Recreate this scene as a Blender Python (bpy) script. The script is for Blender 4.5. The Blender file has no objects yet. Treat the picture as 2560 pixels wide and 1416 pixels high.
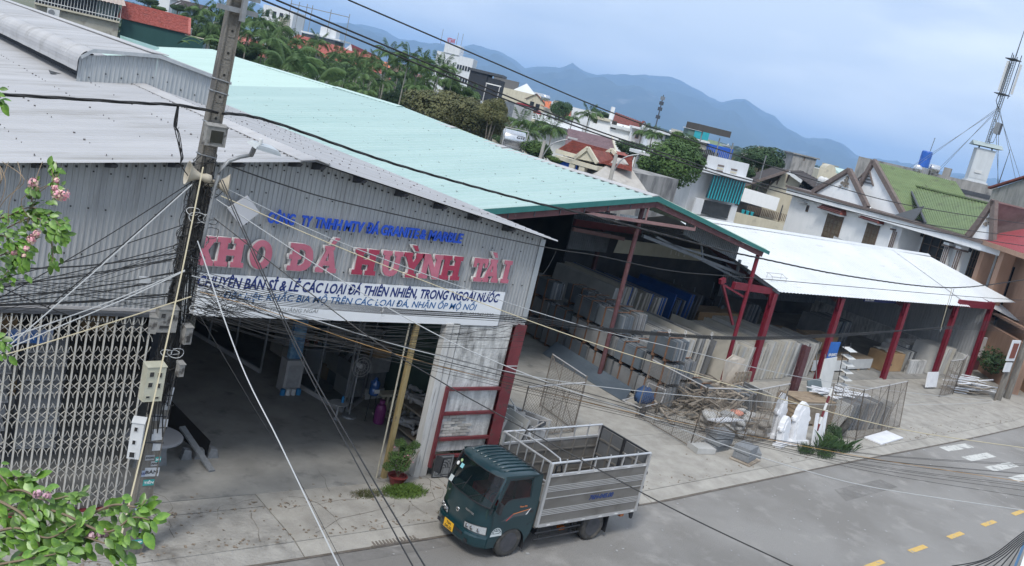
import bpy, math, random
from math import sin, cos, pi, radians, sqrt, atan2
from mathutils import Vector, Matrix, Euler
R = random.Random(7)
scene = bpy.context.scene
COL = scene.collection

# ---------------------------------------------------------------- camera
CAM_H = 9.5
YAW, PITCH, ROLL, FPX = radians(40.28), radians(11.09), radians(13.37), 2365.0
_f = Vector((sin(YAW)*cos(PITCH), cos(YAW)*cos(PITCH), -sin(PITCH)))
_r0 = Vector((cos(YAW), -sin(YAW), 0))
_u0 = _r0.cross(_f)
_r = _r0*cos(ROLL) + _u0*sin(ROLL)
_u = -_r0*sin(ROLL) + _u0*cos(ROLL)
CAMP = Vector((0, 0, CAM_H))
cam_d = bpy.data.cameras.new('camera')
cam = bpy.data.objects.new('camera', cam_d)
COL.objects.link(cam)
cam.matrix_world = Matrix(((_r.x, _u.x, -_f.x, 0), (_r.y, _u.y, -_f.y, 0), (_r.z, _u.z, -_f.z, CAM_H), (0, 0, 0, 1)))
cam_d.sensor_width = 36
cam_d.lens = FPX*36/2560
cam_d.clip_start = 0.1
cam_d.clip_end = 40000
scene.camera = cam

# ---------------------------------------------------------------- world, sun, exposure
SUN_EL, SUN_AZ = radians(52), radians(238)     # azimuth measured clockwise from +Y
world = bpy.data.worlds.new('World'); scene.world = world; world.use_nodes = True
wn, wl = world.node_tree.nodes, world.node_tree.links
for n in list(wn): wn.remove(n)
wo = wn.new('ShaderNodeOutputWorld'); bg = wn.new('ShaderNodeBackground')
sky = wn.new('ShaderNodeTexSky'); sky.sky_type = 'NISHITA'; sky.sun_disc = False
sky.sun_elevation = SUN_EL; sky.sun_rotation = SUN_AZ; sky.air_density = 1.3; sky.dust_density = 2.0; sky.ozone_density = 2.0
SKY_STRENGTH = 0.14
tc = wn.new('ShaderNodeTexCoord')
def sky_noise(scale, detail, stretch, lo, hi):
    mp = wn.new('ShaderNodeMapping'); mp.inputs['Scale'].default_value = stretch
    nz = wn.new('ShaderNodeTexNoise'); nz.inputs['Scale'].default_value = scale; nz.inputs['Detail'].default_value = detail; nz.inputs['Roughness'].default_value = 0.5
    mr = wn.new('ShaderNodeMapRange'); mr.inputs['From Min'].default_value = lo; mr.inputs['From Max'].default_value = hi
    wl.new(tc.outputs['Generated'], mp.inputs['Vector']); wl.new(mp.outputs['Vector'], nz.inputs['Vector']); wl.new(nz.outputs['Fac'], mr.inputs['Value'])
    return mr.outputs['Result']
def mixc(a, b, fac):
    m = wn.new('ShaderNodeMix'); m.data_type = 'RGBA'
    for s, v in ((0, fac), (6, a), (7, b)):
        if hasattr(v, 'is_linked') or hasattr(v, 'links'): wl.new(v, m.inputs[s])
        else: m.inputs[s].default_value = v
    return m.outputs[2]
# an even veil of thin overcast over the clear sky, with a few brighter and darker banks (values are divided by the strength)
K = 1/SKY_STRENGTH
veil = mixc((0.43*K, 0.495*K, 0.60*K, 1), (0.66*K, 0.70*K, 0.75*K, 1), sky_noise(2.3, 6, (1, 1, 3.5), .42, .62))
dark = mixc(veil, (0.33*K, 0.40*K, 0.53*K, 1), sky_noise(3.1, 4, (1.2, 1, 4.5), .50, .72))
tot = mixc(sky.outputs['Color'], dark, 0.93)
wl.new(tot, bg.inputs['Color']); bg.inputs['Strength'].default_value = SKY_STRENGTH
wl.new(bg.outputs['Background'], wo.inputs['Surface'])
sun_d = bpy.data.lights.new('sun', 'SUN'); sun_d.energy = 1.5; sun_d.angle = radians(14); sun_d.color = (1, .965, .91)
sun = bpy.data.objects.new('sun', sun_d); COL.objects.link(sun)
sd = Vector((sin(SUN_AZ)*cos(SUN_EL), cos(SUN_AZ)*cos(SUN_EL), sin(SUN_EL)))
sun.rotation_euler = (-sd).to_track_quat('-Z', 'Y').to_euler(); sun.location = (0, -20, 60)
scene.view_settings.view_transform = 'Standard'; scene.view_settings.look = 'None'
scene.view_settings.gamma = 1; scene.view_settings.exposure = 0.88
try: scene.view_settings.use_curve_mapping = False
except Exception: pass
scene.render.engine = 'CYCLES'
scene.cycles.max_bounces = 6; scene.cycles.diffuse_bounces = 2; scene.cycles.transparent_max_bounces = 12
scene.cycles.volume_bounces = 1

# ---------------------------------------------------------------- pixel to place (reading real positions off the photograph)
def ray(px, py): return _f + _r*((px-1280)/FPX) - _u*((py-708)/FPX)
def G(px, py, z=0.0):                       # point at height z
    d = ray(px, py); return CAMP + d*((z-CAM_H)/d.z)
def onY(px, py, Y):
    d = ray(px, py); return CAMP + d*(Y/d.y)
def onX(px, py, X):
    d = ray(px, py); return CAMP + d*(X/d.x)
def D(px, py, dep):                         # point at forward depth
    return CAMP + ray(px, py)*dep
def onP(px, py, o, n):
    d = ray(px, py); return CAMP + d*((o-CAMP).dot(n)/d.dot(n))

# ---------------------------------------------------------------- materials
MATS = {}
def rgb(c): return (c[0], c[1], c[2], 1) if not isinstance(c, (int, float)) else (c, c, c, 1)
def mat(name, c1, c2=None, rough=.8, metal=0, scale=4, detail=5, lo=.35, hi=.65, bump=0, bscale=40, stretch=(1, 1, 1), c3=None, s3=1, lo3=.55, hi3=.7, st3=(1, 1, 1), spec=.5, vary=0, trans=0, sub=0, emit=None, wave=None, coat=0):
    if name in MATS: return MATS[name]
    m = bpy.data.materials.new(name); m.use_nodes = True; MATS[name] = m
    nt = m.node_tree; N, L = nt.nodes, nt.links
    b = N['Principled BSDF']
    b.inputs['Roughness'].default_value = rough; b.inputs['Metallic'].default_value = metal
    b.inputs['Specular IOR Level'].default_value = spec
    if trans: b.inputs['Transmission Weight'].default_value = trans
    if coat: b.inputs['Coat Weight'].default_value = coat; b.inputs['Coat Roughness'].default_value = .08
    col = None
    t = N.new('ShaderNodeTexCoord')
    def noise(sc, dt, st, l, h):
        mp = N.new('ShaderNodeMapping'); mp.inputs['Scale'].default_value = st
        nz = N.new('ShaderNodeTexNoise'); nz.inputs['Scale'].default_value = sc; nz.inputs['Detail'].default_value = dt; nz.inputs['Roughness'].default_value = .6
        mr = N.new('ShaderNodeMapRange'); mr.inputs['From Min'].default_value = l; mr.inputs['From Max'].default_value = h
        L.new(t.outputs['Object'], mp.inputs['Vector']); L.new(mp.outputs['Vector'], nz.inputs['Vector']); L.new(nz.outputs['Fac'], mr.inputs['Value'])
        return mr.outputs['Result']
    def mix(a, bb, fac):
        x = N.new('ShaderNodeMix'); x.data_type = 'RGBA'
        for s, v in ((0, fac), (6, a), (7, bb)):
            if hasattr(v, 'is_linked'): L.new(v, x.inputs[s])
            else: x.inputs[s].default_value = v
        return x.outputs[2]
    if c2 is not None: col = mix(rgb(c1), rgb(c2), noise(scale, detail, stretch, lo, hi))
    if c3 is not None: col = mix(col if col is not None else rgb(c1), rgb(c3), noise(s3, 6, st3, lo3, hi3))
    if vary:
        oi = N.new('ShaderNodeObjectInfo'); hs = N.new('ShaderNodeHueSaturation')
        mr = N.new('ShaderNodeMapRange'); mr.inputs['To Min'].default_value = 1-vary; mr.inputs['To Max'].default_value = 1+vary
        L.new(oi.outputs['Random'], mr.inputs['Value']); L.new(mr.outputs['Result'], hs.inputs['Value'])
        if col is not None: L.new(col, hs.inputs['Color'])
        else: hs.inputs['Color'].default_value = rgb(c1)
        col = hs.outputs['Color']
    if col is not None: L.new(col, b.inputs['Base Color'])
    else: b.inputs['Base Color'].default_value = rgb(c1)
    if bump:
        bn = N.new('ShaderNodeBump'); bn.inputs['Strength'].default_value = min(1, bump); bn.inputs['Distance'].default_value = .02
        L.new(noise(bscale, 5, stretch if wave else (1, 1, 1), .3, .7), bn.inputs['Height']); L.new(bn.outputs['Normal'], b.inputs['Normal'])
    if emit: b.inputs['Emission Color'].default_value = rgb(emit); b.inputs['Emission Strength'].default_value = 1
    return m

# ---------------------------------------------------------------- mesh building
class MB:
    def __init__(s): s.v = []; s.f = []
    def add(s, vs, fs):
        n = len(s.v); s.v += [Vector(p) for p in vs]; s.f += [tuple(i+n for i in q) for q in fs]; return s
    def quad(s, a, b, c, d): return s.add((a, b, c, d), ((0, 1, 2, 3),))
    def box(s, x0, y0, z0, x1, y1, z1):
        return s.add([(x, y, z) for x in (x0, x1) for y in (y0, y1) for z in (z0, z1)],
                     ((0, 1, 3, 2), (4, 6, 7, 5), (0, 4, 5, 1), (2, 3, 7, 6), (0, 2, 6, 4), (1, 5, 7, 3)))
    def obox(s, c, sx, sy, sz, rot=None, bottom=False):
        m = rot.to_3x3() if rot is not None else Matrix.Identity(3); c = Vector(c)
        z0, z1 = (0, sz) if bottom else (-sz/2, sz/2)
        return s.add([c + m @ Vector((x, y, z)) for x in (-sx/2, sx/2) for y in (-sy/2, sy/2) for z in (z0, z1)],
                     ((0, 1, 3, 2), (4, 6, 7, 5), (0, 4, 5, 1), (2, 3, 7, 6), (0, 2, 6, 4), (1, 5, 7, 3)))
    def beam(s, p, q, w, h, up=(0, 0, 1)):
        p, q = Vector(p), Vector(q); d = (q-p).normalized(); up = Vector(up)
        if abs(d.dot(up)) > .98: up = Vector((0, 1, 0))
        a = d.cross(up).normalized()*w/2; b = a.cross(d).normalized()*h/2
        return s.add([e+i*a+j*b for e in (p, q) for i, j in ((-1, -1), (1, -1), (1, 1), (-1, 1))],
                     ((3, 2, 1, 0), (4, 5, 6, 7), (0, 1, 5, 4), (1, 2, 6, 5), (2, 3, 7, 6), (3, 0, 4, 7)))
    def tube(s, pts, r, n=6, cap=True, r1=None):
        pts = [Vector(p) for p in pts]; k = len(pts); rings = []
        up = Vector((0, 0, 1))
        for i, p in enumerate(pts):
            d = (pts[min(i+1, k-1)] - pts[max(i-1, 0)])
            if d.length < 1e-9: d = Vector((0, 0, 1))
            d.normalize(); u = up if abs(d.dot(up)) < .95 else Vector((1, 0, 0))
            a = d.cross(u).normalized(); b = d.cross(a)
            rr = r if r1 is None else r + (r1-r)*i/max(1, k-1)
            if isinstance(r, (list, tuple)): rr = r[i]
            rings.append([p + a*rr*cos(2*pi*j/n) + b*rr*sin(2*pi*j/n) for j in range(n)])
        fs = [(i*n+j, i*n+(j+1) % n, (i+1)*n+(j+1) % n, (i+1)*n+j) for i in range(k-1) for j in range(n)]
        if cap: fs += [tuple(range(n-1, -1, -1)), tuple((k-1)*n+j for j in range(n))]
        return s.add([q for g in rings for q in g], fs)
    def lathe(s, c, prof, n=16, axis='z', cap=True):
        c = Vector(c); vs = []
        for (r, h) in prof:
            for j in range(n):
                a = 2*pi*j/n; x, y = r*cos(a), r*sin(a)
                vs.append(c + (Vector((x, y, h)) if axis == 'z' else Vector((h, x, y)) if axis == 'x' else Vector((y, h, x))))
        k = len(prof)
        fs = [(i*n+j, i*n+(j+1) % n, (i+1)*n+(j+1) % n, (i+1)*n+j) for i in range(k-1) for j in range(n)]
        if cap: fs += [tuple(range(n-1, -1, -1)), tuple((k-1)*n+j for j in range(n))]
        return s.add(vs, fs)
    def prism(s, poly, ext):
        poly = [Vector(p) for p in poly]; ext = Vector(ext); n = len(poly)
        return s.add(poly + [p+ext for p in poly], [tuple(range(n-1, -1, -1)), tuple(range(n, 2*n))] + [(i, (i+1) % n, n+(i+1) % n, n+i) for i in range(n)])
    def sheet(s, a, b, c, d, pitch=.15, depth=.03, th=.006, prof='trap'):
        """corrugated sheet: a->b along the width (ribs counted here), a->d along the ribs; quad a b c d"""
        a, b, c, d = map(Vector, (a, b, c, d)); W = (b-a).length; n = max(2, int(W/pitch))
        nrm = (b-a).cross(d-a).normalized(); vs = []
        steps = ((0, 0), (.5, 0), (.62, 1), (.88, 1)) if prof == 'trap' else ((0, 0), (.25, .5), (.5, 1), (.75, .5))
        ts = [((i+u)/n, h) for i in range(n) for u, h in steps] + [(1, 0)]
        for t, h in ts:
            o = nrm*(depth*h); vs += [a.lerp(b, t)+o, d.lerp(c, t)+o]
        k = len(ts)
        fs = [(2*i, 2*i+2, 2*i+3, 2*i+1) for i in range(k-1)]
        s.add(vs, fs)
        return s
    def mesh(s, name, off=Vector((0, 0, 0)), smooth=False):
        me = bpy.data.meshes.new(name)
        me.from_pydata([tuple(p-off) for p in s.v], [], s.f); me.validate(); me.update()
        if smooth:
            for p in me.polygons: p.use_smooth = True
        return me
    def build(s, name, m, parent=None, local=False, smooth=False, label=None, cat=None, group=None, kind=None, fix=False):
        off = Vector((0, 0, 0))
        if parent is not None and not local: off = wloc(parent)
        me = s.mesh(name, off, smooth)
        if fix:
            import bmesh
            bm = bmesh.new(); bm.from_mesh(me); bmesh.ops.recalc_face_normals(bm, faces=bm.faces); bm.to_mesh(me); bm.free()
        if m is not None: me.materials.append(m)
        o = bpy.data.objects.new(name, me); COL.objects.link(o); o.parent = parent
        tag(o, label, cat, group, kind); return o
def wloc(o):
    p = Vector(o.location)
    while o.parent is not None: o = o.parent; p += Vector(o.location)
    return p
def tag(o, label=None, cat=None, group=None, kind=None):
    if label: o['label'] = label
    if cat: o['category'] = cat
    if group: o['group'] = group
    if kind: o['kind'] = kind
    return o
def thing(name, label, cat, loc=(0, 0, 0), rz=0, group=None):
    o = bpy.data.objects.new(name, None); COL.objects.link(o); o.location = loc; o.rotation_euler = (0, 0, rz)
    o.empty_display_size = .2
    return tag(o, label, cat, group, 'thing')
CH = {}
def copy_tree(o, kids=None):
    def kids_of(x): return [c for c in bpy.data.objects if c.parent is x]
    def rec(x, par):
        c = x.copy(); COL.objects.link(c); c.parent = par
        for k in CH.get(x.name) or CH.setdefault(x.name, kids_of(x)): rec(k, c)
        return c
    return rec(o, None)
def sagline(p, q, sag, n=14):
    p, q = Vector(p), Vector(q)
    return [p.lerp(q, i/n) - Vector((0, 0, sag*4*(i/n)*(1-i/n))) for i in range(n+1)]
def text_obj(name, txt, size, m, parent, origin, xdir, ydir, ext=.01, bold=0, shear=0, xs=1, align='LEFT', spacing=1.0, width=None):
    cu = bpy.data.curves.new(name, 'FONT'); cu.body = txt; cu.size = size; cu.extrude = ext; cu.offset = bold; cu.shear = shear
    cu.align_x = align; cu.space_character = spacing; cu.resolution_u = 3
    tmp = bpy.data.objects.new(name, cu); COL.objects.link(tmp)
    dg = bpy.context.evaluated_depsgraph_get(); me = bpy.data.meshes.new_from_object(tmp.evaluated_get(dg)); bpy.data.objects.remove(tmp); bpy.data.curves.remove(cu)
    xd, yd = Vector(xdir).normalized(), Vector(ydir).normalized(); zd = xd.cross(yd)
    if width and len(me.vertices):
        x0 = min(v.co.x for v in me.vertices); x1 = max(v.co.x for v in me.vertices); xs = width/(x1-x0)
        for v in me.vertices: v.co.x -= x0
    off = Vector(origin) - (wloc(parent) if parent else Vector((0, 0, 0)))
    for v in me.vertices: v.co = off + xd*v.co.x*xs + yd*v.co.y + zd*v.co.z
    me.materials.clear(); me.materials.append(m)
    o = bpy.data.objects.new(name, me); COL.objects.link(o); o.parent = parent
    return o
# ================================================================ SETTING: ground, road, pavement, hills
m_conc = mat('concrete', (.27, .258, .235), (.36, .345, .315), rough=.9, scale=1.9, detail=10, lo=.4, hi=.6, bump=.8, bscale=14, c3=(.15, .14, .125), s3=.9, lo3=.54, hi3=.68)
m_conc2 = mat('pale_concrete', (.31, .292, .26), (.405, .385, .345), rough=.92, scale=1.9, detail=9, bump=.6, bscale=26, c3=(.25, .235, .21), s3=.8, lo3=.52, hi3=.72)
m_floor = mat('worn_floor', (.22, .215, .20), (.32, .312, .29), rough=.85, scale=.9, detail=9, bump=.15, bscale=30, c3=(.12, .12, .12), s3=1.6, lo3=.55, hi3=.75)
m_asph = mat('asphalt', (.225, .215, .20), (.285, .275, .26), rough=.95, scale=.22, detail=10, lo=.42, hi=.58, bump=.7, bscale=55, c3=(.34, .325, .305), s3=1.3, lo3=.54, hi3=.74)
m_joint = mat('joint_dirt', (.10, .085, .07), (.16, .14, .12), rough=1, scale=5)
m_earth = mat('earth', (.10, .12, .06), (.17, .155, .10), rough=1, scale=.05, detail=8)
def pave_kerb(x):      # kerb line of the near side of the street
    pts = [(-30, 14.4), (10.9, 15.05), (19.7, 15.3), (28.5, 16.04), (40.4, 16.84), (47.3, 17.46), (75, 21.5), (120, 29)]
    for (a, b), (c, d) in zip(pts, pts[1:]):
        if x <= c: return b + (d-b)*(x-a)/(c-a)
    return pts[-1][1]
mb = MB(); S = 16000
mb.quad((-S, -S, -.30), (S, -S, -.30), (S, S, -.30), (-S, S, -.30)); mb.build('ground', m_earth, kind='structure')
xs = [-30 + i*2.5 for i in range(61)]
mb = MB()
for a, b in zip(xs, xs[1:]): mb.quad((a, -3 if a < 60 else -3, -.10), (b, -3, -.10), (b, pave_kerb(b)-.02, -.10), (a, pave_kerb(a)-.02, -.10))
road = mb.build('road', m_asph, kind='structure')
m_yel = mat('yellow_marking', (.55, .36, .10), (.62, .42, .14), scale=9, c3=(.30, .29, .26), s3=6, lo3=.56, hi3=.66, rough=.8)
m_wht = mat('white_marking', (.50, .50, .47), (.60, .60, .57), scale=9, c3=(.28, .28, .27), s3=4, lo3=.50, hi3=.64, rough=.8)
def marking(name, cx, cy, L, W, ang, m):
    c, s = cos(ang), sin(ang); q = [(cx+c*u-s*v, cy+s*u+c*v, -.094) for u, v in ((-L/2, -W/2), (L/2, -W/2), (L/2, W/2), (-L/2, W/2))]
    MB().quad(*q).build(name, m, road)
for i in range(-2, 8): marking('lane_dash', 23.34+2.575*i, 10.69+.175*i, 1.0, .17, .068, m_yel)
for i in range(-1, 6): marking('crossing_stripe', 38.42+.05*i, 15.95-.90*i, 2.35, .40, .03, m_wht)
# pavement: a dirt bed that shows in the joints, and cast panels on it; a sloping apron runs down to the road
mb = MB()
for a, b in zip(xs, xs[1:]): mb.quad((a, pave_kerb(a)-.4, -.085), (b, pave_kerb(b)-.4, -.085), (b, 34, -.03), (a, 34, -.03))
pave = mb.build('pavement', m_joint, kind='structure')
def panel(poly, m=m_conc, z=0.0, name='concrete_panel', th=.10):
    c = Vector((sum(p[0] for p in poly)/len(poly), sum(p[1] for p in poly)/len(poly)))
    k = .985
    return MB().prism([(p[0], p[1], (p[2] if len(p) > 2 else z)-th) for p in poly], (0, 0, th)).build(name, m, pave)
gx = [-14, -5.2, 1.6, 8.9, 15.2, 15.55, 19.2, 25.4, 30.2, 34.2, 38.2, 42.6, 47, 52, 58, 66, 78]
J = .012
for k, (a, b) in enumerate(zip(gx, gx[1:])):
    jt = R.uniform(-.05, .05); m = m_conc if b < 15 else m_conc2
    ya, yb = pave_kerb(a), pave_kerb(b); z = R.uniform(-.004, .004)
    split = 16.62 if b < 15 else 18.4 + .06*(a-14)
    # apron towards the road: its street edge drops
    panel([(a+J, ya-.33, -.085), (b-J, yb-.33, -.085), (b-J, yb+.12, -.012), (a+J, ya+.12, -.012)], m, name='apron_panel', th=.06)
    panel([(a+J, ya+.12+J, z), (b-J, yb+.12+J, z), (b-J, split+jt, z), (a+J, split-jt*.5, z)], m)
    if b < 15: panel([(a+J, split+.03, 0), (b-J, split+.03, 0), (b-J, 17.18, 0), (a+J, 17.18, 0)], m)
    else:
        panel([(a+J, split+.02, 0), (b-J, split+.02, 0), (b-J, 23.0+J, 0), (a+J, 23.0, 0)], m)
mb = MB()
for s in range(44):        # cracks: thin broken lines of dirt standing a few mm proud of the panels
    x, y = R.uniform(0, 15) if s < 34 else R.uniform(15, 46), 0
    y = R.uniform(15.2, 17.0) if s < 34 else R.uniform(16.8, 18)
    a = R.choice((R.uniform(-.5, .5), R.uniform(1.1, 2)))
    for k in range(R.randint(4, 9)):
        L = R.uniform(.12, .4); w = R.uniform(.002, .007); nx, ny = x+cos(a)*L, y+sin(a)*L
        if ny > pave_kerb(nx)+.15 and ny < 18.2:
            px, py = -sin(a)*w, cos(a)*w
            mb.quad((x-px, y-py, .0065), (nx-px, ny-py, .0065), (nx+px, ny+py, .0065), (x+px, y+py, .0065))
        x, y = nx, ny; a += R.uniform(-.6, .6)
mb.build('crack', m_joint, pave, kind='stuff')
m_litter = mat('litter', (.30, .24, .18), (.12, .10, .08), scale=20, rough=1)
mb = MB()
for s in range(900):
    if s % 3: x = R.uniform(-1, 16); y = R.choice((R.gauss(16.62, .10), R.gauss(15.3, .12), R.uniform(15, 17.4)))
    else: x = R.uniform(15, 48); y = pave_kerb(x) + R.choice((R.gauss(.25, .12), R.uniform(.2, 2)))
    if y < pave_kerb(x)+.15: continue
    r = R.uniform(.01, .035); mb.obox((x, y, .008+r*.15), r*2, r*1.3, r*.3, Euler((R.uniform(-.3, .3), R.uniform(-.3, .3), R.uniform(0, 3))).to_matrix())
mb.build('debris', m_litter, kind='stuff', label='small stones and dead leaves scattered on the concrete', cat='debris')
# mountains: real relief about eight kilometres away, the crest read off the photograph
def fbm(x, y, o=5):
    from mathutils import noise
    return noise.fractal(Vector((x, y, 3.3)), 1.0, 2.1, o)
crest = [(300, -60), (560, 10), (640, 8), (700, 42), (760, 45), (830, 55), (900, 62), (960, 75), (1000, 98), (1060, 106), (1110, 112), (1150, 118), (1185, 112), (1215, 122), (1250, 128), (1285, 148), (1312, 172), (1335, 168), (1375, 170), (1400, 172), (1428, 160), (1450, 178), (1490, 190), (1540, 190), (1600, 188), (1665, 190), (1705, 202), (1720, 214), (1750, 226), (1775, 245), (1800, 256), (1830, 250), (1862, 248), (1880, 258), (1900, 276), (1935, 290), (1965, 318), (2010, 345), (2040, 344), (2075, 348), (2110, 362), (2150, 395), (2200, 402), (2260, 418), (2330, 425), (2420, 438), (2500, 452), (2560, 470), (2700, 500), (2900, 540), (3100, 590)]
mb = MB(); NU, NV = 260, 26; DIST = 8000.0
def crest_at(px):
    for (a, b), (c, d) in zip(crest, crest[1:]):
        if px <= c: t = (px-a)/(c-a); return b+(d-b)*t
    return crest[-1][1]
grid = []
for i in range(NU+1):
    px = 300 + 2800*i/NU; top = D(px, crest_at(px) + 2.6*fbm(px*.035, 0), DIST)
    hx = Vector((top.x, top.y, 0)).normalized(); dist = Vector((top.x, top.y, 0)).length
    col = []
    for j in range(NV+1):
        t = j/NV                        # 0 foot, 1 crest, then it falls away behind
        dd = dist - 3200*(1-t); w = t**.75
        ridge = fbm(px*.006+dd*.0009, dd*.0011, 6)
        z = top.z*(w) + (ridge*120+fbm(px*.02, dd*.004)*45)*w*(1-t)*2.4
        col.append(Vector((hx.x*dd, hx.y*dd, max(-1.2, z if j < NV else top.z))))
    col.append(Vector((hx.x*(dist+500), hx.y*(dist+500), -1.2)))
    grid.append(col)
K2 = NV+2
mb.v = [p for c in grid for p in c]; mb.f = [(i*K2+j, (i+1)*K2+j, (i+1)*K2+j+1, i*K2+j+1) for i in range(NU) for j in range(K2-1)]
m_hill = mat('forest_slope', (.02, .032, .02), (.045, .06, .035), rough=1, scale=.0035, detail=9, c3=(.16, .15, .12), s3=.004, lo3=.62, hi3=.72)
mb.build('hills', m_hill, kind='structure', smooth=True, fix=True)

# ================================================================ GREY WAREHOUSE (with the big sign)
m_galv = mat('galvanised_sheet', (.37, .38, .39), (.44, .45, .455), rough=.5, metal=.2, scale=1.2, detail=6, stretch=(3, 3, .35), c3=(.28, .28, .28), s3=2.2, st3=(2.5, 2.5, .25), lo3=.55, hi3=.75)
m_roofg = mat('grey_roof_sheet', (.37, .37, .378), (.44, .44, .448), rough=.55, metal=.1, scale=.5, detail=8, stretch=(.4, 2, 1), c3=(.31, .305, .30), s3=1.1, st3=(.25, 1.4, 1), lo3=.52, hi3=.7)
m_flash = mat('grey_flashing', (.40, .39, .39), (.47, .46, .45), rough=.55, scale=2, c3=(.30, .27, .25), s3=3, lo3=.6, hi3=.75)
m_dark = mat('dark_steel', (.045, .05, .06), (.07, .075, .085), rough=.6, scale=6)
m_rub = mat('black_rubber', .03, rough=.7)
m_red = mat('dark_red_paint', (.13, .022, .028), (.19, .035, .042), rough=.55, scale=3, detail=7, c3=(.09, .05, .045), s3=6, lo3=.56, hi3=.66)
m_redbr = mat('bright_red_paint', (.145, .010, .022), (.19, .016, .033), rough=.5, scale=3, c3=(.15, .03, .035), s3=5, lo3=.6, hi3=.7)
m_white = mat('white_paint', (.70, .70, .68), (.78, .78, .77), rough=.7, scale=3)
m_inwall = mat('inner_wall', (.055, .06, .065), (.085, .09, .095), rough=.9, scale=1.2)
m_plaster = mat('mouldy_plaster', (.42, .42, .41), (.68, .68, .66), rough=.95, scale=3.0, detail=9, stretch=(2.2, 2, .5), lo=.38, hi=.62, bump=.5, bscale=16, c3=(.13, .13, .125), s3=1.7, st3=(2.0, 1, .55), lo3=.54, hi3=.70)
FY = 17.4
wh = thing('warehouse', 'grey corrugated warehouse with large red lettering on its gable front', 'warehouse', (8.7, 17.4, 0))
XR, ZR, XE, ZE = 8.69, 7.32, 15.45, 6.28
XL = -12.0
def rz1(x): return ZR - .142*(XR-x) if x < XR else ZR - .154*(x-XR)
MB().sheet((XL, FY, 4.0), (XR, FY, 4.0), (XR, FY, rz1(XR)-.05), (XL, FY, rz1(XL)-.05), .098, .02).build('wall_sheet', m_galv, wh)
MB().sheet((XR, FY, 4.0), (15.40, FY, 4.0), (15.40, FY, rz1(15.4)-.05), (XR, FY, rz1(XR)-.05), .098, .02).build('wall_sheet', m_galv, wh)
m_paleg = mat('pale_sheet', (.36, .385, .40), (.43, .45, .46), rough=.5, metal=.2, scale=1.5, stretch=(3, 3, .3))
MB().box(15.30, FY-.045, 4.06, 15.46, FY-.025, 6.20).build('corner_trim', m_paleg, wh)
MB().sheet((15.44, FY, 4.0), (15.44, 44, 4.0), (15.44, 44, 6.2), (15.44, FY, 6.2), .15, .02).build('side_sheet', m_galv, wh)
MB().box(XL, FY-.03, 3.96, 15.45, FY+.05, 4.02).build('wall_flashing', m_flash, wh)
YB = 72
MB().sheet((XL, YB, rz1(XL)), (XL, 16.9, rz1(XL)), (XR, 16.9, ZR), (XR, YB, ZR), .26, .03).build('roof_sheet', m_roofg, wh)
MB().sheet((XR, YB, ZR), (XR, 16.9, ZR), (XE, 16.9, ZE), (XE, YB, ZE), .26, .03).build('roof_sheet', m_roofg, wh)
MB().prism([(XR-.32, 16.86, rz1(XR-.32)+.03), (XR, 16.86, ZR+.045), (XR+.32, 16.86, rz1(XR+.32)+.03), (XR+.32, 16.86, rz1(XR+.32)+.045), (XR, 16.86, ZR+.062), (XR-.32, 16.86, rz1(XR-.32)+.045)], (0, 11.1, 0)).build('ridge_cap', m_flash, wh)
m_scr = mat('screw_cap', (.10, .10, .10), (.16, .14, .13), rough=.8, scale=30)
mb = MB()
for x in [XR-.36-1.13*i for i in range(0, 12)] + [XR+.36+1.08*i for i in range(0, 7)]:
    y = 17.05
    while y < 60 and not (x > XE):
        if R.random() < .55 and not (6.9 < x < 10.9 and y > 28):
            r = .009 if abs(x-XR) < .5 else R.choice((.006, .008, .009, .018))
            mb.obox((x+R.uniform(-.02, .02), y, rz1(x)+.035), r*2, r*2, .03)
        y += .19 if abs(x-XR) < .5 else .38
mb.build('roof_screw', m_scr, wh, kind='stuff')
mb = MB()
for z in (4.12, 5.0, 5.85, 6.5, 7.0):
    x = XL+.3
    while x < 15.4:
        if z < rz1(x)-.12 and R.random() < .8: mb.obox((x, FY-.03, z+R.uniform(-.01, .01)), .024, .02, .024)
        x += .294
for i in range(80):
    x = 2+13.2*i/80; mb.obox((x, FY-.03, rz1(x)-.16), .035, .02, .035)
mb.build('wall_screw', m_rub, wh, kind='stuff')
for px, py in ((-260, 412), (-70, 412), (96, 412), (281, 412), (440, 412), (600, 412), (742, 412), (800, 420), (1010, 480), (1106, 515), (1190, 550), (1276, 582), (905, 445)):
    x = onY(px, py, 17.1).x; z = rz1(x)-.015
    MB().prism([(x-.05, 16.93, z-.03), (x-.05, FY-.03, z-.03), (x-.05, FY-.03, z-.17), (x-.05, 17.02, z-.10)], (.1, 0, 0)).build('purlin_end', m_dark, wh)
# raised ridge monitor with a rounded left shoulder
mo = thing('roof_monitor', 'raised ridge vent with curved shoulder along the grey warehouse roof', 'roof vent', (8.9, 28, 7.3))
MX0, MX1, MY0, MY1 = 6.9, 10.95, 28.0, 70
MB().sheet((MX0, MY0, rz1(MX0)), (8.95, MY0, ZR-.02), (8.95, MY0, 8.22), (MX0, MY0, 7.80), .12, .02).build('end_sheet', m_paleg, mo)
MB().sheet((8.95, MY0-.02, ZR-.02), (MX1, MY0, rz1(MX1)), (MX1, MY0, 7.86), (8.95, MY0-.02, 8.2), .12, .02).build('end_sheet', m_paleg, mo)
def shell(prof, y0, y1, th=.012):
    m = MB()
    for (a, b) in zip(prof, prof[1:]): m.quad((a[0], y0, a[1]), (b[0], y0, b[1]), (b[0], y1, b[1]), (a[0], y1, a[1]))
    return m
bar = [(6.84, 7.38)] + [(6.85, 7.5)] + [(7.24-.40*cos(t), 7.62+.40*sin(t)) for t in [i*.26 for i in range(0, 7)]]
barp = [(x, z) for x, z in bar]
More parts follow.
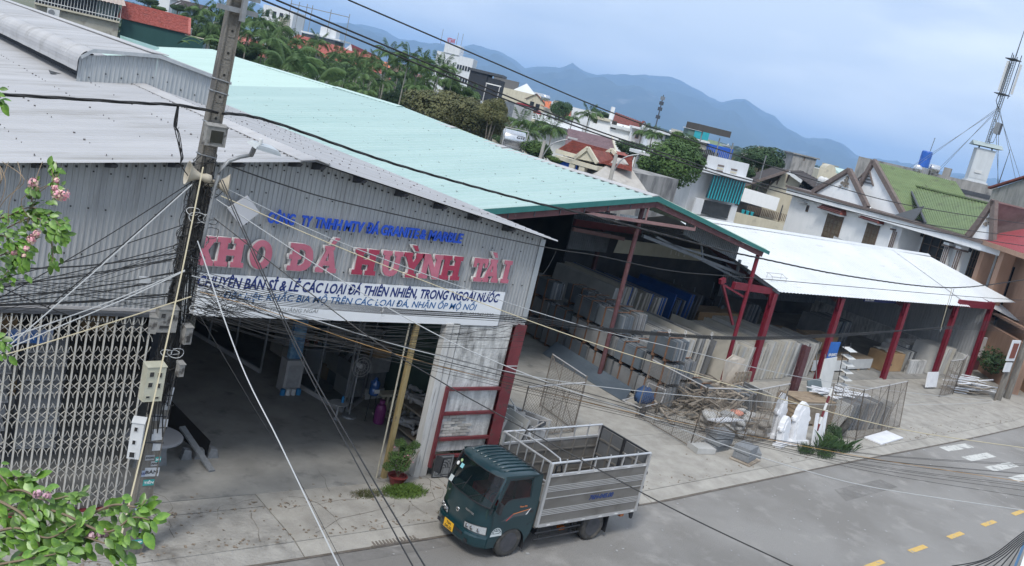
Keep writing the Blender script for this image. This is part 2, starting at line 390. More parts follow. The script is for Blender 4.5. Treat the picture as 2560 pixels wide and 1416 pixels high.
# curved cladding pieces along the monitor, each a sheet of its own with a lap
y = MY0-.12; k = 0
while y < 62:
    w = 1.02
    m = MB(); n = 8; off = .006 if k % 2 else 0
    for s in range(n):
        for u0, u1, h0, h1 in ((0, .4, 0, 0), (.4, .55, 0, .014), (.55, .85, .014, .014), (.85, 1, .014, 0)):
            ya, yb = y+w*(s+u0)/n, y+w*(s+u1)/n
            for (a, b) in zip(barp, barp[1:]):
                m.quad((a[0]-h0-off, ya, a[1]+h0*.5+off), (b[0]-h0*.5-off, ya, b[1]+h0+off), (b[0]-h1*.5-off, yb, b[1]+h1+off), (a[0]-h1-off, yb, a[1]+h1*.5+off))
    m.build('curved_sheet', m_roofg, mo, smooth=True)
    y += w - .012; k += 1
zt = barp[-1]
MB().sheet((zt[0], 70, zt[1]), (zt[0], MY0-.12, zt[1]), (8.95, MY0-.12, 8.26), (8.95, 70, 8.26), .19, .02).build('roof_sheet', m_roofg, mo)
MB().sheet((8.95, 70, 8.26), (8.95, MY0-.12, 8.26), (MX1+.15, MY0-.12, 7.90), (MX1+.15, 70, 7.90), .19, .02).build('roof_sheet', m_roofg, mo)
MB().box(8.7, MY0-.14, 8.27, 9.2, 70, 8.295).build('ridge_cap', m_flash, mo)
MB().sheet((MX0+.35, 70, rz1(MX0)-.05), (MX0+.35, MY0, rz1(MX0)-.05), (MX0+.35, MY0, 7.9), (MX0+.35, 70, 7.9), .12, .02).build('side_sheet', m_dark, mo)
MB().prism([(MX0-.02, MY0-.15, 7.80), (MX0+.30, MY0-.15, 8.055), (8.95, MY0-.15, 8.26), (MX1+.18, MY0-.15, 7.89), (MX1+.18, MY0-.15, 7.80), (8.95, MY0-.15, 8.16), (MX0+.30, MY0-.15, 7.95), (MX0+.02, MY0-.15, 7.72)], (0, .03, 0)).build('verge_trim', m_paleg, mo)
m = MB(); mb = MB()
for i in range(9):
    z = rz1(MX0+.3+.42*i); mb.obox((MX0+.3+.42*i, MY0-.03, z+R.uniform(.15, .4)), .035, .02, .035)
mb.build('sheet_screw', m_rub, mo, kind='stuff')
# inside: floor, side walls, back wall
floor = MB().box(XL, 17.20, -.12, 15.44, 46, .005).build('floor', m_floor, kind='structure')
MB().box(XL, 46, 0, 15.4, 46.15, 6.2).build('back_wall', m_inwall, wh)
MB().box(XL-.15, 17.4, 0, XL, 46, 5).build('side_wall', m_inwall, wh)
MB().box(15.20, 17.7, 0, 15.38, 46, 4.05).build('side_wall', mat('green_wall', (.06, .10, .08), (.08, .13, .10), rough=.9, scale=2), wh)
# inner posts and rafters seen dimly
for y in (24, 31, 38):
    for x in (-2.5, 3.2, 8.7):
        MB().beam((x, y, 0), (x, y, 6.6), .2, .2).build('inner_column', m_dark, wh)
    MB().beam((XL, y, rz1(XL)-.3), (XR, y, ZR-.3), .15, .25).build('rafter', m_dark, wh)
    MB().beam((XR, y, ZR-.3), (15.3, y, rz1(15.3)-.3), .15, .25).build('rafter', m_dark, wh)
# door jamb, plastered pier, red frame, exposed bricks
pier = thing('plastered_pier', 'weathered white plaster pier framed in red steel with bricks showing', 'wall', (14.2, 17.5, 0))
MB().box(13.46, 17.36, .62, 15.06, 17.56, 3.955).build('plaster', m_plaster, pier)
MB().box(13.02, 17.30, 0, 13.20, 17.52, 3.955).build('door_jamb', mat('chalky_paint', (.50, .49, .47), (.60, .60, .58), rough=.9, scale=3, stretch=(3, 3, .3), c3=(.16, .13, .12), s3=3, st3=(4, 4, .4), lo3=.62, hi3=.74), pier)
MB().box(13.23, 17.33, 0, 13.42, 17.5, 3.955).build('door_jamb', mat('chalky_paint', 0), pier)
MB().box(13.40, 17.24, .25, 13.47, 17.335, 2.36).build('frame_post', m_red, pier)
for z in (2.30, 1.66, .98, .52): MB().box(13.475, 17.25, z-.035, 15.06, 17.33, z+.035).build('frame_rail', m_red, pier)
mb = MB()
mb.box(15.07, 17.24, 0, 15.42, 17.262, 4.0); mb.box(15.07, 17.50, 0, 15.42, 17.522, 4.0); mb.box(15.235, 17.262, 0, 15.255, 17.50, 4.0)
mb.build('column', m_red, pier)
MB().box(15.07, 17.235, 2.9, 15.42, 17.24, 2.93).build('column_seam', m_flash, pier)
m_brick = mat('pale_brick', (.42, .40, .37), (.56, .54, .50), rough=.95, scale=6, vary=.25, c3=(.20, .19, .18), s3=5)
bm_ = MB().box(-.1, -.02, -.032, .1, .02, .032).mesh('brick'); bm_.materials.append(m_brick)
for r_ in range(7):
    for c_ in range(5):
        if R.random() < .12 or (c_ > 2+R.random()*3): continue
        o = bpy.data.objects.new('brick', bm_); COL.objects.link(o); o.parent = pier
        o.location = Vector((13.62+.215*c_+(.1 if r_ % 2 else 0), 17.352+R.uniform(-.008, .004), 1.07+.079*r_)) - Vector(pier.location)
# decorative carved tile leaning under the pier
tile = thing('carved_slab', 'grey stone panel carved with a fret pattern leaning under the pier', 'stone panel', (13.75, 17.2, 0))
m_gst = mat('grey_stone', (.17, .18, .19), (.23, .24, .25), rough=.7, scale=12)
m_gst2 = mat('dark_stone', (.05, .055, .06), (.075, .08, .085), rough=.5, scale=12)
MB().box(13.48, 17.16, .02, 14.02, 17.20, .60).build('panel', m_gst2, tile)
mb = MB(); y0 = 17.145
for (a, b, c, d) in ((13.50, .04, 14.00, .07), (13.50, .55, 14.0, .58), (13.50, .07, 13.53, .55), (13.97, .07, 14.0, .55), (13.56, .10, 13.74, .26), (13.76, .10, 13.94, .26), (13.56, .46, 13.66, .49), (13.56, .40, 13.59, .46), (13.84, .46, 13.94, .49), (13.91, .40, 13.94, .46)):
    mb.box(a, y0, b, c, 17.161, d)
for rr in (.19, .12, .05):
    for i in range(10):
        t0, t1 = pi*i/10, pi*(i+1)/10; c = Vector((13.75, y0, .28))
        mb.prism([c+Vector((cos(t0)*rr, 0, sin(t0)*rr)), c+Vector((cos(t1)*rr, 0, sin(t1)*rr)), c+Vector((cos(t1)*(rr-.03), 0, sin(t1)*(rr-.03))), c+Vector((cos(t0)*(rr-.03), 0, sin(t0)*(rr-.03)))], (0, .016, 0))
mb.build('fretwork', m_gst, tile, fix=True)
# yellow post
m_yp = mat('ochre_paint', (.25, .19, .085), (.32, .25, .12), rough=.7, scale=3, stretch=(3, 3, .5), c3=(.16, .12, .08), s3=3)
yp = MB().box(12.19, 17.36, 0, 12.30, 17.47, 3.96).build('steel_post', m_yp, label='slim ochre painted steel post behind the potted plant', cat='post')
MB().tube([(12.05, 17.42, 0), (12.05, 17.42, 3.9)], .02, 6).build('pole', mat('bamboo', (.35, .32, .25), (.45, .42, .33), scale=5), label='thin pale rod standing beside the ochre post', cat='rod')
# ---- folding steel gate (bars and scissor lattice), every bar a part
m_gate = mat('gate_steel', (.50, .485, .44), (.62, .60, .55), rough=.6, metal=.1, scale=6, stretch=(2, 2, .6), c3=(.22, .16, .11), s3=9, lo3=.6, hi3=.72)
gate = thing('folding_gate', 'closed grey scissor folding gate left of the open warehouse entrance', 'gate', (3, 17.15, 0))
GX0, GX1, GP = 2.3, 6.24, .158
ng = int((GX1-GX0)/GP)
bar_m = MB().box(-.014, -.016, .05, .014, .016, 3.93).mesh('gate_bar'); bar_m.materials.append(m_gate)
for i in range(ng+1):
    o = bpy.data.objects.new('gate_bar', bar_m); COL.objects.link(o); o.parent = gate; o.location = (GX0+i*GP-3, 0, 0)
# scissor arms: shallow arcs crossing between neighbouring bars in eight bands
arm = MB()
for sgn in (1, -1):
    pts = []
    for k in range(7):
        t = k/6; zz = -.19+.38*t; xx = sgn*(GP*1.0)*(2*t-1)
        pts.append((sgn*GP*sin((2*t-1)*pi/2), 0.024*sgn, zz*1.15))
    for p, q in zip(pts, pts[1:]): arm.beam(p, q, .008, .024, up=(0, 1, 0))
arm_m = arm.mesh('gate_scissor'); arm_m.materials.append(m_gate)
for b in range(7):
    z = .34+b*.555
    for i in range(ng):
        o = bpy.data.objects.new('gate_scissor', arm_m); COL.objects.link(o); o.parent = gate; o.location = (GX0+(i+.5)*GP-3, 0, z)
MB().box(GX0, 17.10, 0, GX1+.1, 17.20, .03).build('gate_track', m_red, gate)
MB().box(GX0, 17.10, 3.94, GX1+.1, 17.22, 4.0).build('gate_track', m_dark, gate)
# ================================================================ TEAL WAREHOUSE
m_cyan = mat('cyan_roof_sheet', (.34, .47, .45), (.395, .52, .495), rough=.5, metal=.05, scale=.35, detail=6, stretch=(.3, 2.5, 1), c3=(.28, .42, .405), s3=3, st3=(.5, 6, 1), lo3=.58, hi3=.8)
m_cyan2 = mat('pale_cyan_roof_sheet', (.44, .58, .53), (.48, .62, .57), rough=.5, metal=.05, scale=.35, stretch=(.3, 2.5, 1))
m_lgreen = mat('pale_green_roof_sheet', (.40, .52, .41), (.47, .58, .47), rough=.55, scale=.6, stretch=(.4, 2.5, 1), c3=(.38, .44, .36), s3=.8, st3=(.4, 3, 1), lo3=.55, hi3=.7)
m_tealf = mat('teal_flashing', (.025, .15, .14), (.035, .18, .165), rough=.5, scale=3)
m_maroon = mat('dull_maroon', (.085, .035, .04), (.12, .05, .055), rough=.7, scale=3, c3=(.16, .10, .10), s3=5, lo3=.58, hi3=.7)
m_pink = mat('faded_red_steel', (.24, .135, .135), (.30, .18, .175), rough=.7, scale=4)
m_grysteel = mat('grey_steel', (.13, .15, .17), (.18, .20, .22), rough=.6, scale=3)
tw = thing('warehouse', 'open fronted stone store under a long cyan corrugated gable roof', 'warehouse', (25.1, 23, 0))
TR, TXL, TXR = 25.1, 15.62, 32.15
prof = [(22.9, 7.13), (27, 7.12), (32, 7.17), (36, 7.33), (41, 7.55), (48, 7.52), (57, 7.5), (67.5, 7.57)]
def tz(y):
    for (a, b), (c, d) in zip(prof, prof[1:]):
        if y <= c: return b+(d-b)*(y-a)/(c-a)
    return prof[-1][1]
for (ya, za), (yb, zb) in zip(prof, prof[1:]):
    m1 = m_cyan if yb <= 48 else m_cyan2
    MB().sheet((TXL, yb, zb-.166*(TR-TXL)), (TXL, ya, za-.166*(TR-TXL)), (TR, ya, za), (TR, yb, zb), .42, .05).build('roof_sheet', m1, tw)
    MB().sheet((TR, yb, zb), (TR, ya, za), (TXR, ya, za-.196*(TXR-TR)), (TXR, yb, zb-.196*(TXR-TR)), .42, .05).build('roof_sheet', m_lgreen if yb < 40 else m_cyan2, tw)
    MB().prism([(TR-.28, ya, za-.01), (TR, ya, za+.05), (TR+.28, ya, za-.02), (TR+.28, ya, za+.0), (TR, ya, za+.075), (TR-.28, ya, za+.015)], (0, yb-ya, 0)).build('ridge_cap', m_flash if ya < 40 else m_cyan2, tw)
m = MB()
for i in range(450):
    x = TXL+1.05*R.randint(0, 8)+.4; y = R.uniform(23, 60)
    m.obox((x, y, tz(y)-.166*(TR-x)+.03), .022, .022, .02)
m.build('roof_screw', m_scr, tw, kind='stuff')
ZL0 = 7.13-.166*(TR-17.4); ZR0 = 7.13-.196*(TXR-TR)
MB().prism([(17.3, 22.84, ZL0-.02), (TR, 22.84, 7.16), (TR, 22.84, 6.98), (17.3, 22.84, ZL0-.20)], (0, .03, 0)).build('verge_trim', m_tealf, tw)
MB().prism([(TR, 22.84, 7.16), (TXR+.15, 22.84, ZR0-.03), (TXR+.15, 22.84, ZR0-.17), (TR, 22.84, 6.98)], (0, .03, 0)).build('verge_trim', m_tealf, tw)
MB().beam((17.5, 23.0, ZL0-.30), (TR, 23.0, 6.86), .16, .2).build('gable_beam', m_maroon, tw)
MB().beam((TR, 23.0, 6.86), (32.0, 23.0, 5.54), .16, .2).build('gable_beam', m_maroon, tw)
for k in range(6): MB().box(18.6+k*1.05, 22.9, ZL0-.36+.166*(1.2+k*1.05), 18.64+k*1.05, 22.92, ZL0-.20+.166*(1.2+k*1.05)).build('purlin_end', m_dark, tw)
def seg(p, q, Y, w, h, m, par, name='brace'): return MB().beam(onY(p[0], p[1], Y), onY(q[0], q[1], Y), w, h).build(name, m, par)
seg((1459, 532), (1737, 574), 22.95, .06, .11, m_pink, tw, 'hanging_rail')
seg((1624, 512), (1614, 551), 22.95, .05, .05, m_pink, tw, 'hanger'); seg((1461, 519), (1459, 535), 22.95, .05, .05, m_pink, tw, 'hanger'); seg((1738, 562), (1736, 577), 22.95, .05, .05, m_pink, tw, 'hanger')
for a, b, w in (((1607, 590), (1862, 690), .12), ((1660, 607), (1868, 668), .08), ((1640, 592), (1850, 700), .08), ((1757, 655), (1753, 610), .06), ((1850, 650), (1843, 682), .1)): seg(a, b, 24.2, w, w, m_grysteel, tw)
for y in (23.1, 24.2): pass
MB().tube([(24.95, 23.35, 0), (24.95, 23.35, 6.8)], .085, 8).build('column', m_maroon, tw)
MB().tube([(31.95, 23.1, 0), (31.95, 23.1, 5.5)], .085, 8).build('column', m_redbr, tw)
# gable infill sheet at the right and the panels hanging in the dark
MB().sheet((28.2, 24.0, 5.75), (31.8, 24.0, 5.0), (31.8, 24.0, 5.6), (28.2, 24.0, 6.3), .12, .02).build('infill_sheet', m_grysteel, tw)
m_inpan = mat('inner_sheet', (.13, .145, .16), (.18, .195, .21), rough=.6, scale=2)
def Yq(pts, Y): return [onY(x, y, Y) for x, y in pts]
q = Yq([(1418, 622), (1515, 632), (1528, 583), (1430, 570)], 31); MB().sheet(q[0], q[1], q[2], q[3], .13, .02).build('inner_sheet', m_inpan, tw)
q = Yq([(1430, 560), (1530, 572), (1542, 535), (1440, 520)], 31.5); MB().sheet(q[0], q[1], q[2], q[3], .13, .02).build('inner_sheet', m_inpan, tw)
q = Yq([(1545, 560), (1720, 590), (1730, 560), (1550, 535)], 32); MB().sheet(q[0], q[1], q[2], q[3], .13, .02).build('inner_sheet', m_grysteel, tw)
q = Yq([(1534, 632), (1752, 653), (1760, 626), (1548, 598)], 29.5)
bn = thing('banner', 'faded blank cream banner hung across the dark inside of the cyan roofed store', 'banner', q[0])
MB().prism(q, (0, .02, 0)).build('cloth', mat('cream_cloth', (.42, .41, .33), (.50, .49, .40), rough=.9, scale=1.5), bn, fix=True)
mm = MB()
for i, x in enumerate((1678, 1690, 1697, 1712, 1745)):
    c = onY(x, 631+i*2, 29.48); mm.obox(c, R.uniform(.06, .14), .01, R.uniform(.12, .25), Euler((0, R.uniform(-.4, .4), 0)).to_matrix())
mm.build('faded_print', mat('faded_print', (.62, .62, .58)), bn)
seg((1432, 573), (1560, 598), 29.4, .1, .16, m_pink, tw, 'tie_beam'); seg((1436, 556), (1600, 580), 30.4, .15, .3, m_red, tw, 'tie_beam')
for y in (32, 41, 50):
    MB().beam((17.4, y, tz(y)-1.6), (TR, y, tz(y)-.35), .12, .22).build('rafter', m_maroon, tw)
    MB().beam((TR, y, tz(y)-.35), (31.9, y, tz(y)-1.7), .12, .22).build('rafter', m_maroon, tw)
    for x in (17.4, 31.9): MB().box(x-.08, y-.08, 0, x+.08, y+.08, tz(y)-1.5).build('column', m_maroon, tw)
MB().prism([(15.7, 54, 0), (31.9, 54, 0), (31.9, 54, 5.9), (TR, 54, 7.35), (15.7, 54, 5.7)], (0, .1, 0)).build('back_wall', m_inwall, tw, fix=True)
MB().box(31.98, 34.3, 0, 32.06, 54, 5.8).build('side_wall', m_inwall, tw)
MB().box(15.45, 23.02, -.12, 62, 54, .006).build('floor', m_floor, kind='structure')
# ================================================================ WHITE CANOPY
m_wroof = mat('white_roof_sheet', (.57, .59, .60), (.64, .66, .67), rough=.5, scale=.6, stretch=(1, 1, 1), c3=(.48, .48, .48), s3=2.2, st3=(.5, 2.5, 1), lo3=.6, hi3=.72)
cn = thing('canopy', 'white corrugated lean-to canopy carried on five bright red steel columns', 'canopy', (42, 23, 0))
CF, CB = 22.85, 28.2
MB().sheet((33.75, CF, 4.08), (50.9, CF, 4.14), (50.9, CB, 5.9), (32.1, CB, 5.9), .25, -.022).build('roof_sheet', m_wroof, cn)
MB().sheet((50.87, 23.25, 4.30), (57.2, 23.3, 4.52), (55.3, CB, 5.82), (50.87, CB, 5.905), .25, -.022).build('roof_sheet', m_wroof, cn)
MB().quad((32.15, 23.4, 4.75), (33.8, CF, 4.06), (32.2, CB, 5.86), (32.15, CB, 5.86)).build('side_flashing', m_wroof, cn)
MB().sheet((32.1, 34.4, 3.9), (57.5, 34.4, 3.9), (55.3, CB+.01, 5.82), (32.1, CB+.01, 5.9), .25, .022).build('roof_sheet', m_wroof, cn)
MB().prism([(32.1, CB-.2, 5.87), (32.1, CB, 5.975), (32.1, CB+.2, 5.89)], (23.2, 0, -.05)).build('ridge_cap', m_wroof, cn)
MB().beam((32.3, 23.6, 4.66), (33.9, 22.95, 4.0), .06, .14).build('edge_beam', m_grysteel, cn)
def icol(mb, x, y, z0, z1, w=.28, d=.22):
    mb.box(x-w/2, y-d/2, z0, x+w/2, y-d/2+.02, z1); mb.box(x-w/2, y+d/2-.02, z0, x+w/2, y+d/2, z1); mb.box(x-.01, y-d/2+.02, z0, x+.01, y+d/2-.02, z1); return mb
for x, z in ((33.75, 3.95), (38.9, 3.98), (44.75, 4.0), (49.9, 4.05), (53.85, 4.45)):
    icol(MB(), x, 23.08, 0, z).build('column', m_redbr, cn)
    MB().beam((x, 23.3, z-.15), (x, CB, z+(1.35 if z < 4.2 else 1.0)), .14, .24).build('rafter', m_maroon, cn)
    MB().prism([(x-.3, 23.05, z-.02), (x+.3, 23.05, z-.02), (x+.14, 23.05, z-.55), (x-.14, 23.05, z-.55)], (0, .05, 0)).build('haunch', m_redbr, cn)
MB().box(49.95, 23.0, 4.05, 53.8, 23.12, 4.42).build('lintel', m_redbr, cn)
MB().beam((31.0, 23.15, 4.12), (33.9, 23.15, 4.0), .16, .28).build('lintel', m_redbr, cn)
seg((1805, 705), (1832, 812), 23.15, .09, .09, m_redbr, cn); seg((1808, 712), (1858, 742), 23.15, .08, .08, m_redbr, cn); seg((1800, 705), (1812, 700), 23.15, .15, .2, m_redbr, cn, 'end_plate')
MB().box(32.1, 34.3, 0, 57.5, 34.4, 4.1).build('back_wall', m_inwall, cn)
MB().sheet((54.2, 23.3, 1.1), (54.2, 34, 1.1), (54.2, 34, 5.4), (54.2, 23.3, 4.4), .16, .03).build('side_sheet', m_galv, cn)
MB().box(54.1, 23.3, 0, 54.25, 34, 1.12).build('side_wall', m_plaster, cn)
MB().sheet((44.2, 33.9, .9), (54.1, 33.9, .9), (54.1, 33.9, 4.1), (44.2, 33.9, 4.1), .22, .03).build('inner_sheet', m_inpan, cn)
# hanging blue sign under the canopy
sg = thing('hanging_sign', 'long dark blue sign board with small white lettering under the canopy edge', 'sign', (45, 23.4, 3.7))
p0, p1 = onY(2162, 745, 23.6), onY(2246, 751, 23.6)
MB().prism([p0, p1, p1-Vector((0, 0, .18)), p0-Vector((0, 0, .18))], (0, .03, 0)).build('board', mat('navy_board', (.02, .03, .13)), sg, fix=True)
text_obj('lettering', 'ĐÁ HOA CƯƠNG', .10, m_white, sg, p0+Vector((.08, -.01, -.14)), p1-p0, (0, 0, 1), .003, .004)
# roof grab bars on the canopy
def roofbar(x, y, z, name, lab):
    t = thing(name, lab, 'bracket', (x, y, z))
    mm = MB(); 
    for dx in (-.5, .5): mm.tube([(x+dx, y-.15, z), (x+dx, y-.15, z+.16), (x+dx, y+.15, z+.26), (x+dx, y+.15, z+.05)], .015, 5)
    mm.tube([(x-.6, y-.15, z+.16), (x+.6, y-.15, z+.16)], .015, 5); mm.tube([(x-.6, y+.15, z+.26), (x+.6, y+.15, z+.26)], .015, 5)
    mm.build('frame', m_flash, t)
roofbar(34.5, 23.7, 4.38, 'roof_rack', 'small grey metal frame on the near corner of the white canopy')
# ================================================================ STONE SLABS
m_slabs = [mat('slab_light', (.38, .38, .365), (.47, .465, .45), rough=.75, scale=1.5, vary=.2), mat('slab_warm', (.42, .40, .35), (.52, .49, .43), rough=.7, scale=1.2, vary=.2),
           mat('slab_grey', (.16, .165, .17), (.23, .235, .24), rough=.7, scale=1.4, vary=.25), mat('slab_blue', (.09, .11, .13), (.13, .15, .17), rough=.55, scale=1.4, vary=.2), mat('slab_dark', (.035, .04, .048), (.06, .065, .075), rough=.35, scale=3, vary=.2)]
m_bluep = mat('blue_edge', (.02, .08, .30), (.03, .11, .38), rough=.6, scale=2)
smesh = {}
def slab_mesh(th, L, H, mi):
    k = (th, L, H, mi)
    if k not in smesh:
        m_ = MB().box(-th/2, 0, 0, th/2, L, H).mesh('stone_slab'); m_.materials.append(m_bluep if mi == 9 else m_slabs[mi]); smesh[k] = m_
    return smesh[k]
def slab_row(x0, x1, y, L, H, lean, kinds, label, group, ths=(.045, .06, .08), gap=(.006, .02), brk=.10, jy=.05, yslope=0, nmax=200):
    x = x0; n = 0; ln = lean; hh = H
    while x < x1 and n < nmax:
        th = R.choice(ths)
        if R.random() < brk: x += R.uniform(.05, .16); ln = lean+R.uniform(-.04, .05); hh = H*R.choice((.86, .93, 1, 1, 1.04))
        o = bpy.data.objects.new('stone_slab', slab_mesh(th, L, round(hh, 2), R.choice(kinds))); COL.objects.link(o)
        o.location = (x+.02, y+yslope*(x-x0)+R.uniform(-jy, jy), .02); o.rotation_euler = (0, ln, R.uniform(-.004, .004))
        tag(o, label, 'stone slab', group, 'thing'); x += th/cos(ln)+R.uniform(*gap); n += 1
slab_row(28.4, 31.2, 23.5, 3.4, 1.75, .10, (0, 2, 0, 1), 'pale grey stone slab on edge between the red pipe column and strapped bundles', 'slabs beside the pipe column', brk=.14)
slab_row(31.9, 36.6, 23.1, 3.6, 1.75, .12, (0, 0, 1, 1), 'pale stone slab standing on edge behind the wood heap and first canopy column', 'slabs behind the first canopy column', brk=.13, yslope=.04)
slab_row(36.9, 38.7, 23.5, 2.8, 1.6, .16, (0, 2, 0), 'light grey stone slab leaning beside the blue standing sign', 'slabs beside the blue sign', brk=.2)
slab_row(29.5, 38.5, 27.2, 1.6, .95, .10, (2, 1, 2, 3), 'dull brown stone slab standing in the shaded second row', 'slabs in the second row', brk=.25, ths=(.08, .12), nmax=34)
slab_row(30.4, 34.3, 29.0, 4.2, 2.15, .12, (1, 0, 1, 9), 'cream edged stone slab standing deep inside the cyan roofed store', 'slabs deep in the store', ths=(.08, .12), brk=.35, nmax=26)
slab_row(34.7, 37.4, 29.2, 3.6, 2.0, .16, (3, 9, 2, 3, 2), 'dark stone slab with a painted blue edge deep inside the store', 'blue edged slabs', ths=(.05, .07), brk=.3, nmax=18)
slab_row(25.4, 30.0, 30.0, 4.4, 2.2, .07, (3, 4, 3, 2), 'dark polished slab standing in the shade left of the middle column', 'dark slabs in the store', ths=(.05, .09), brk=.3, nmax=14)
slab_row(48.6, 49.5, 24.2, 1.6, 1.05, .12, (2, 0), 'grey slab leaning on the low wall left of the fourth canopy column', 'slabs by the fourth column', brk=.3, nmax=10)
slab_row(50.3, 51.9, 23.5, 1.5, 1.55, .20, (0, 1, 0), 'pale slab leaning right of the fourth canopy column', 'slabs right of the fourth column', brk=.3, ths=(.05, .08))
slab_row(46.2, 49.6, 27.8, 1.8, 1.5, .16, (2, 3, 0, 2), 'grey slab leaning in a group at the back of the canopy', 'slabs at the back of the canopy', ths=(.05, .09), brk=.28, nmax=22)
slab_row(42.0, 45.6, 30.2, 1.8, 1.5, .16, (2, 3, 2), 'shaded slab leaning against the dark back sheet of the canopy', 'slabs against the back sheet', ths=(.06, .10), brk=.28, nmax=10)
# bundles: packs of slabs strapped with brown steel straps, stacked three high
m_strap = mat('rusty_strap', (.16, .085, .05), (.22, .12, .075), rough=.8, scale=8)
def bundle(x, y, z, L, H, W, label, mi=(2, 3), n=9, group='strapped slab bundles', par=None):
    t = thing('slab_bundle', label, 'slab bundle', (x, y, z), R.uniform(-.02, .02), group)
    xx = 0
    for i in range(n):
        th = W/n*R.uniform(.70, .95)
        o = MB().box(xx, R.uniform(-.03, .03), R.uniform(0, .02), xx+th, L+R.uniform(-.03, .03), H-R.uniform(0, .07)).build('slab', m_slabs[R.choice(mi)], t, local=True); xx += W/n
    for yy in (.25*L, .72*L):
        MB().box(-.03, yy-.03, -.02, -.004, yy+.03, H+.03).build('strap', m_strap, t, local=True)
        MB().box(-.03, yy-.03, H+.012, W, yy+.03, H+.03).build('strap', m_strap, t, local=True)
        MB().box(-.02, yy-.05, -.10, W, yy+.05, -.025).build('spacer', m_strap, t, local=True)
    return t
lv = ('bottom', 'middle', 'top')
for s in range(9):
    y = 20.55 + s*1.42; hs = 3 if s not in (1, 4) else 2
    for k in range(hs):
        bundle(25.35+R.uniform(-.06, .06)+.05*s, y, .1+k*.86, 1.28, .74, .66, 'strapped bundle of grey slabs, %s of the stack %s' % (lv[k], ('nearest the wood heap', 'second from the wood heap', 'third from the wood heap', 'fourth from the wood heap', 'fifth from the wood heap', 'sixth from the wood heap', 'third from the grey warehouse', 'second from the grey warehouse', 'nearest the grey warehouse')[s]))
for s in range(5):
    y = 21.0 + s*1.45
    for k in range(3 if s > 1 else 2):
        bundle(26.6+.04*s, y, .1+k*.84, 1.28, .72, .7, 'strapped slab bundle in the rear row, %s of the %s stack from the street' % (lv[k], ('first', 'second', 'third', 'fourth', 'fifth')[s]), mi=(2, 3, 2))
for s in range(5):
    y = 28.0+s*1.5
    for k in range(3):
        bundle(22.6-.25*s, y, .1+k*.84, 1.3, .72, .8, 'dim strapped slab bundle beside the grey warehouse wall, %s of the %s stack inwards' % (lv[k], ('first', 'second', 'third', 'fourth', 'fifth')[s]), mi=(2, 3, 2))
for s in range(3):
    bundle(27.3, 20.2+s*1.35, .08, 1.2, .9, .5, 'low pack of dark slabs standing right of the strapped bundles, %s from the street' % ('first', 'second', 'third')[s], mi=(3, 4, 3), n=7)
# big dark blue slab lying against the stack
q = [(24.35, 21.3, .02), (24.55, 26.2, .02), (25.15, 26.2, .52), (25.05, 21.75, .36)]
MB().prism(q, (.03, 0, -.03)).build('leaning_slab', mat('blue_black_slab', (.075, .095, .12), (.10, .125, .15), rough=.3, scale=1.2), label='long blue grey slab laid slanting against the foot of the strapped bundles', cat='stone slab', fix=True)
# crates, carton and tables under the canopy
m_wood = mat('crate_wood', (.27, .20, .135), (.36, .28, .19), rough=.85, scale=2, stretch=(1, 6, 6), c3=(.18, .13, .09), s3=4)
m_oldwood = mat('old_wood', (.20, .165, .13), (.32, .28, .23), rough=.95, scale=3, vary=.3)
m_card = mat('cardboard', (.36, .23, .12), (.42, .28, .15), rough=.9, scale=2)
m_wpan = mat('white_panel', (.55, .56, .55), (.63, .64, .63), rough=.6, scale=2)
def crate(x, y, L, W, H, rz, lab, name='crate', group=None, side=None):
    t = thing(name, lab, 'crate', (x, y, 0), rz, group)
    MB().box(0, 0, .08, L, W, H).build('panel_load', side or m_wpan, t, local=True)
    for k in range(int(W/.14)): MB().box(-.03, k*.14, H+.003, L+.03, k*.14+.12, H+.03).build('board', m_wood, t, local=True)
    for k in range(int(H/.16)):
        MB().box(-.05, -.02, .1+k*.16, -.008, W+.02, .23+k*.16).build('board', m_wood, t, local=True)
        MB().box(L+.008, -.02, .1+k*.16, L+.04, W+.02, .23+k*.16).build('board', m_wood, t, local=True)
    for xx in (.1, L/2, L-.2): MB().box(xx, -.05, 0, xx+.1, W+.05, .075).build('skid', m_wood, t, local=True)
    return t
crate(39.7, 24.0, 3.0, .95, .62, .0, 'long low wooden crate holding white panels behind the third canopy column')
crate(43.0, 24.2, 2.6, 1.0, .60, .05, 'second low wooden crate with white side right of the third canopy column')
crate(40.2, 27.6, 3.6, 1.4, .75, .03, 'brown topped crate in the shade behind the long low crates', side=m_card)
crate(44.2, 27.0, 2.2, 1.2, .8, .02, 'brown boarded crate in front of the slabs at the canopy back', side=m_card)
crate(38.6, 30.4, 4.4, 1.3, .85, .02, 'wide brown crate deep under the canopy', side=m_card)
t = thing('cardboard_box', 'large brown cardboard box with printed marks between the crates and low wall', 'box', (46.9, 24.2, 0))
MB().box(46.2, 24.0, .02, 48.1, 25.0, .98).build('carton', m_card, t)
MB().box(46.7, 23.993, .35, 47.0, 23.997, .42).build('print', m_dark, t); MB().box(46.85, 23.993, .55, 46.9, 23.997, .75).build('print', m_dark, t)
m = MB()
for i in range(12): m.obox((46.4+R.random()*1.6, 24.2+R.random()*.7, 1.02+R.random()*.05), R.uniform(.2, .4), .15, .04, Euler((0, 0, R.uniform(0, 3))).to_matrix())
m.build('stone_offcut', m_slabs[1], t, kind='stuff')
MB().box(48.15, 23.7, 0, 50.0, 23.85, .75).build('low_wall', m_plaster, label='low pale block wall joining the cardboard box and fourth column', cat='wall')
MB().box(50.2, 25.2, 0, 54, 26.4, 1.1).build('low_wall', m_plaster, label='pale plastered plinth in the right end bay of the canopy', cat='wall')
q = [(36.6, 22.35, .02), (38.3, 22.5, .02), (38.3, 23.0, 1.3), (36.6, 22.9, 1.3)]
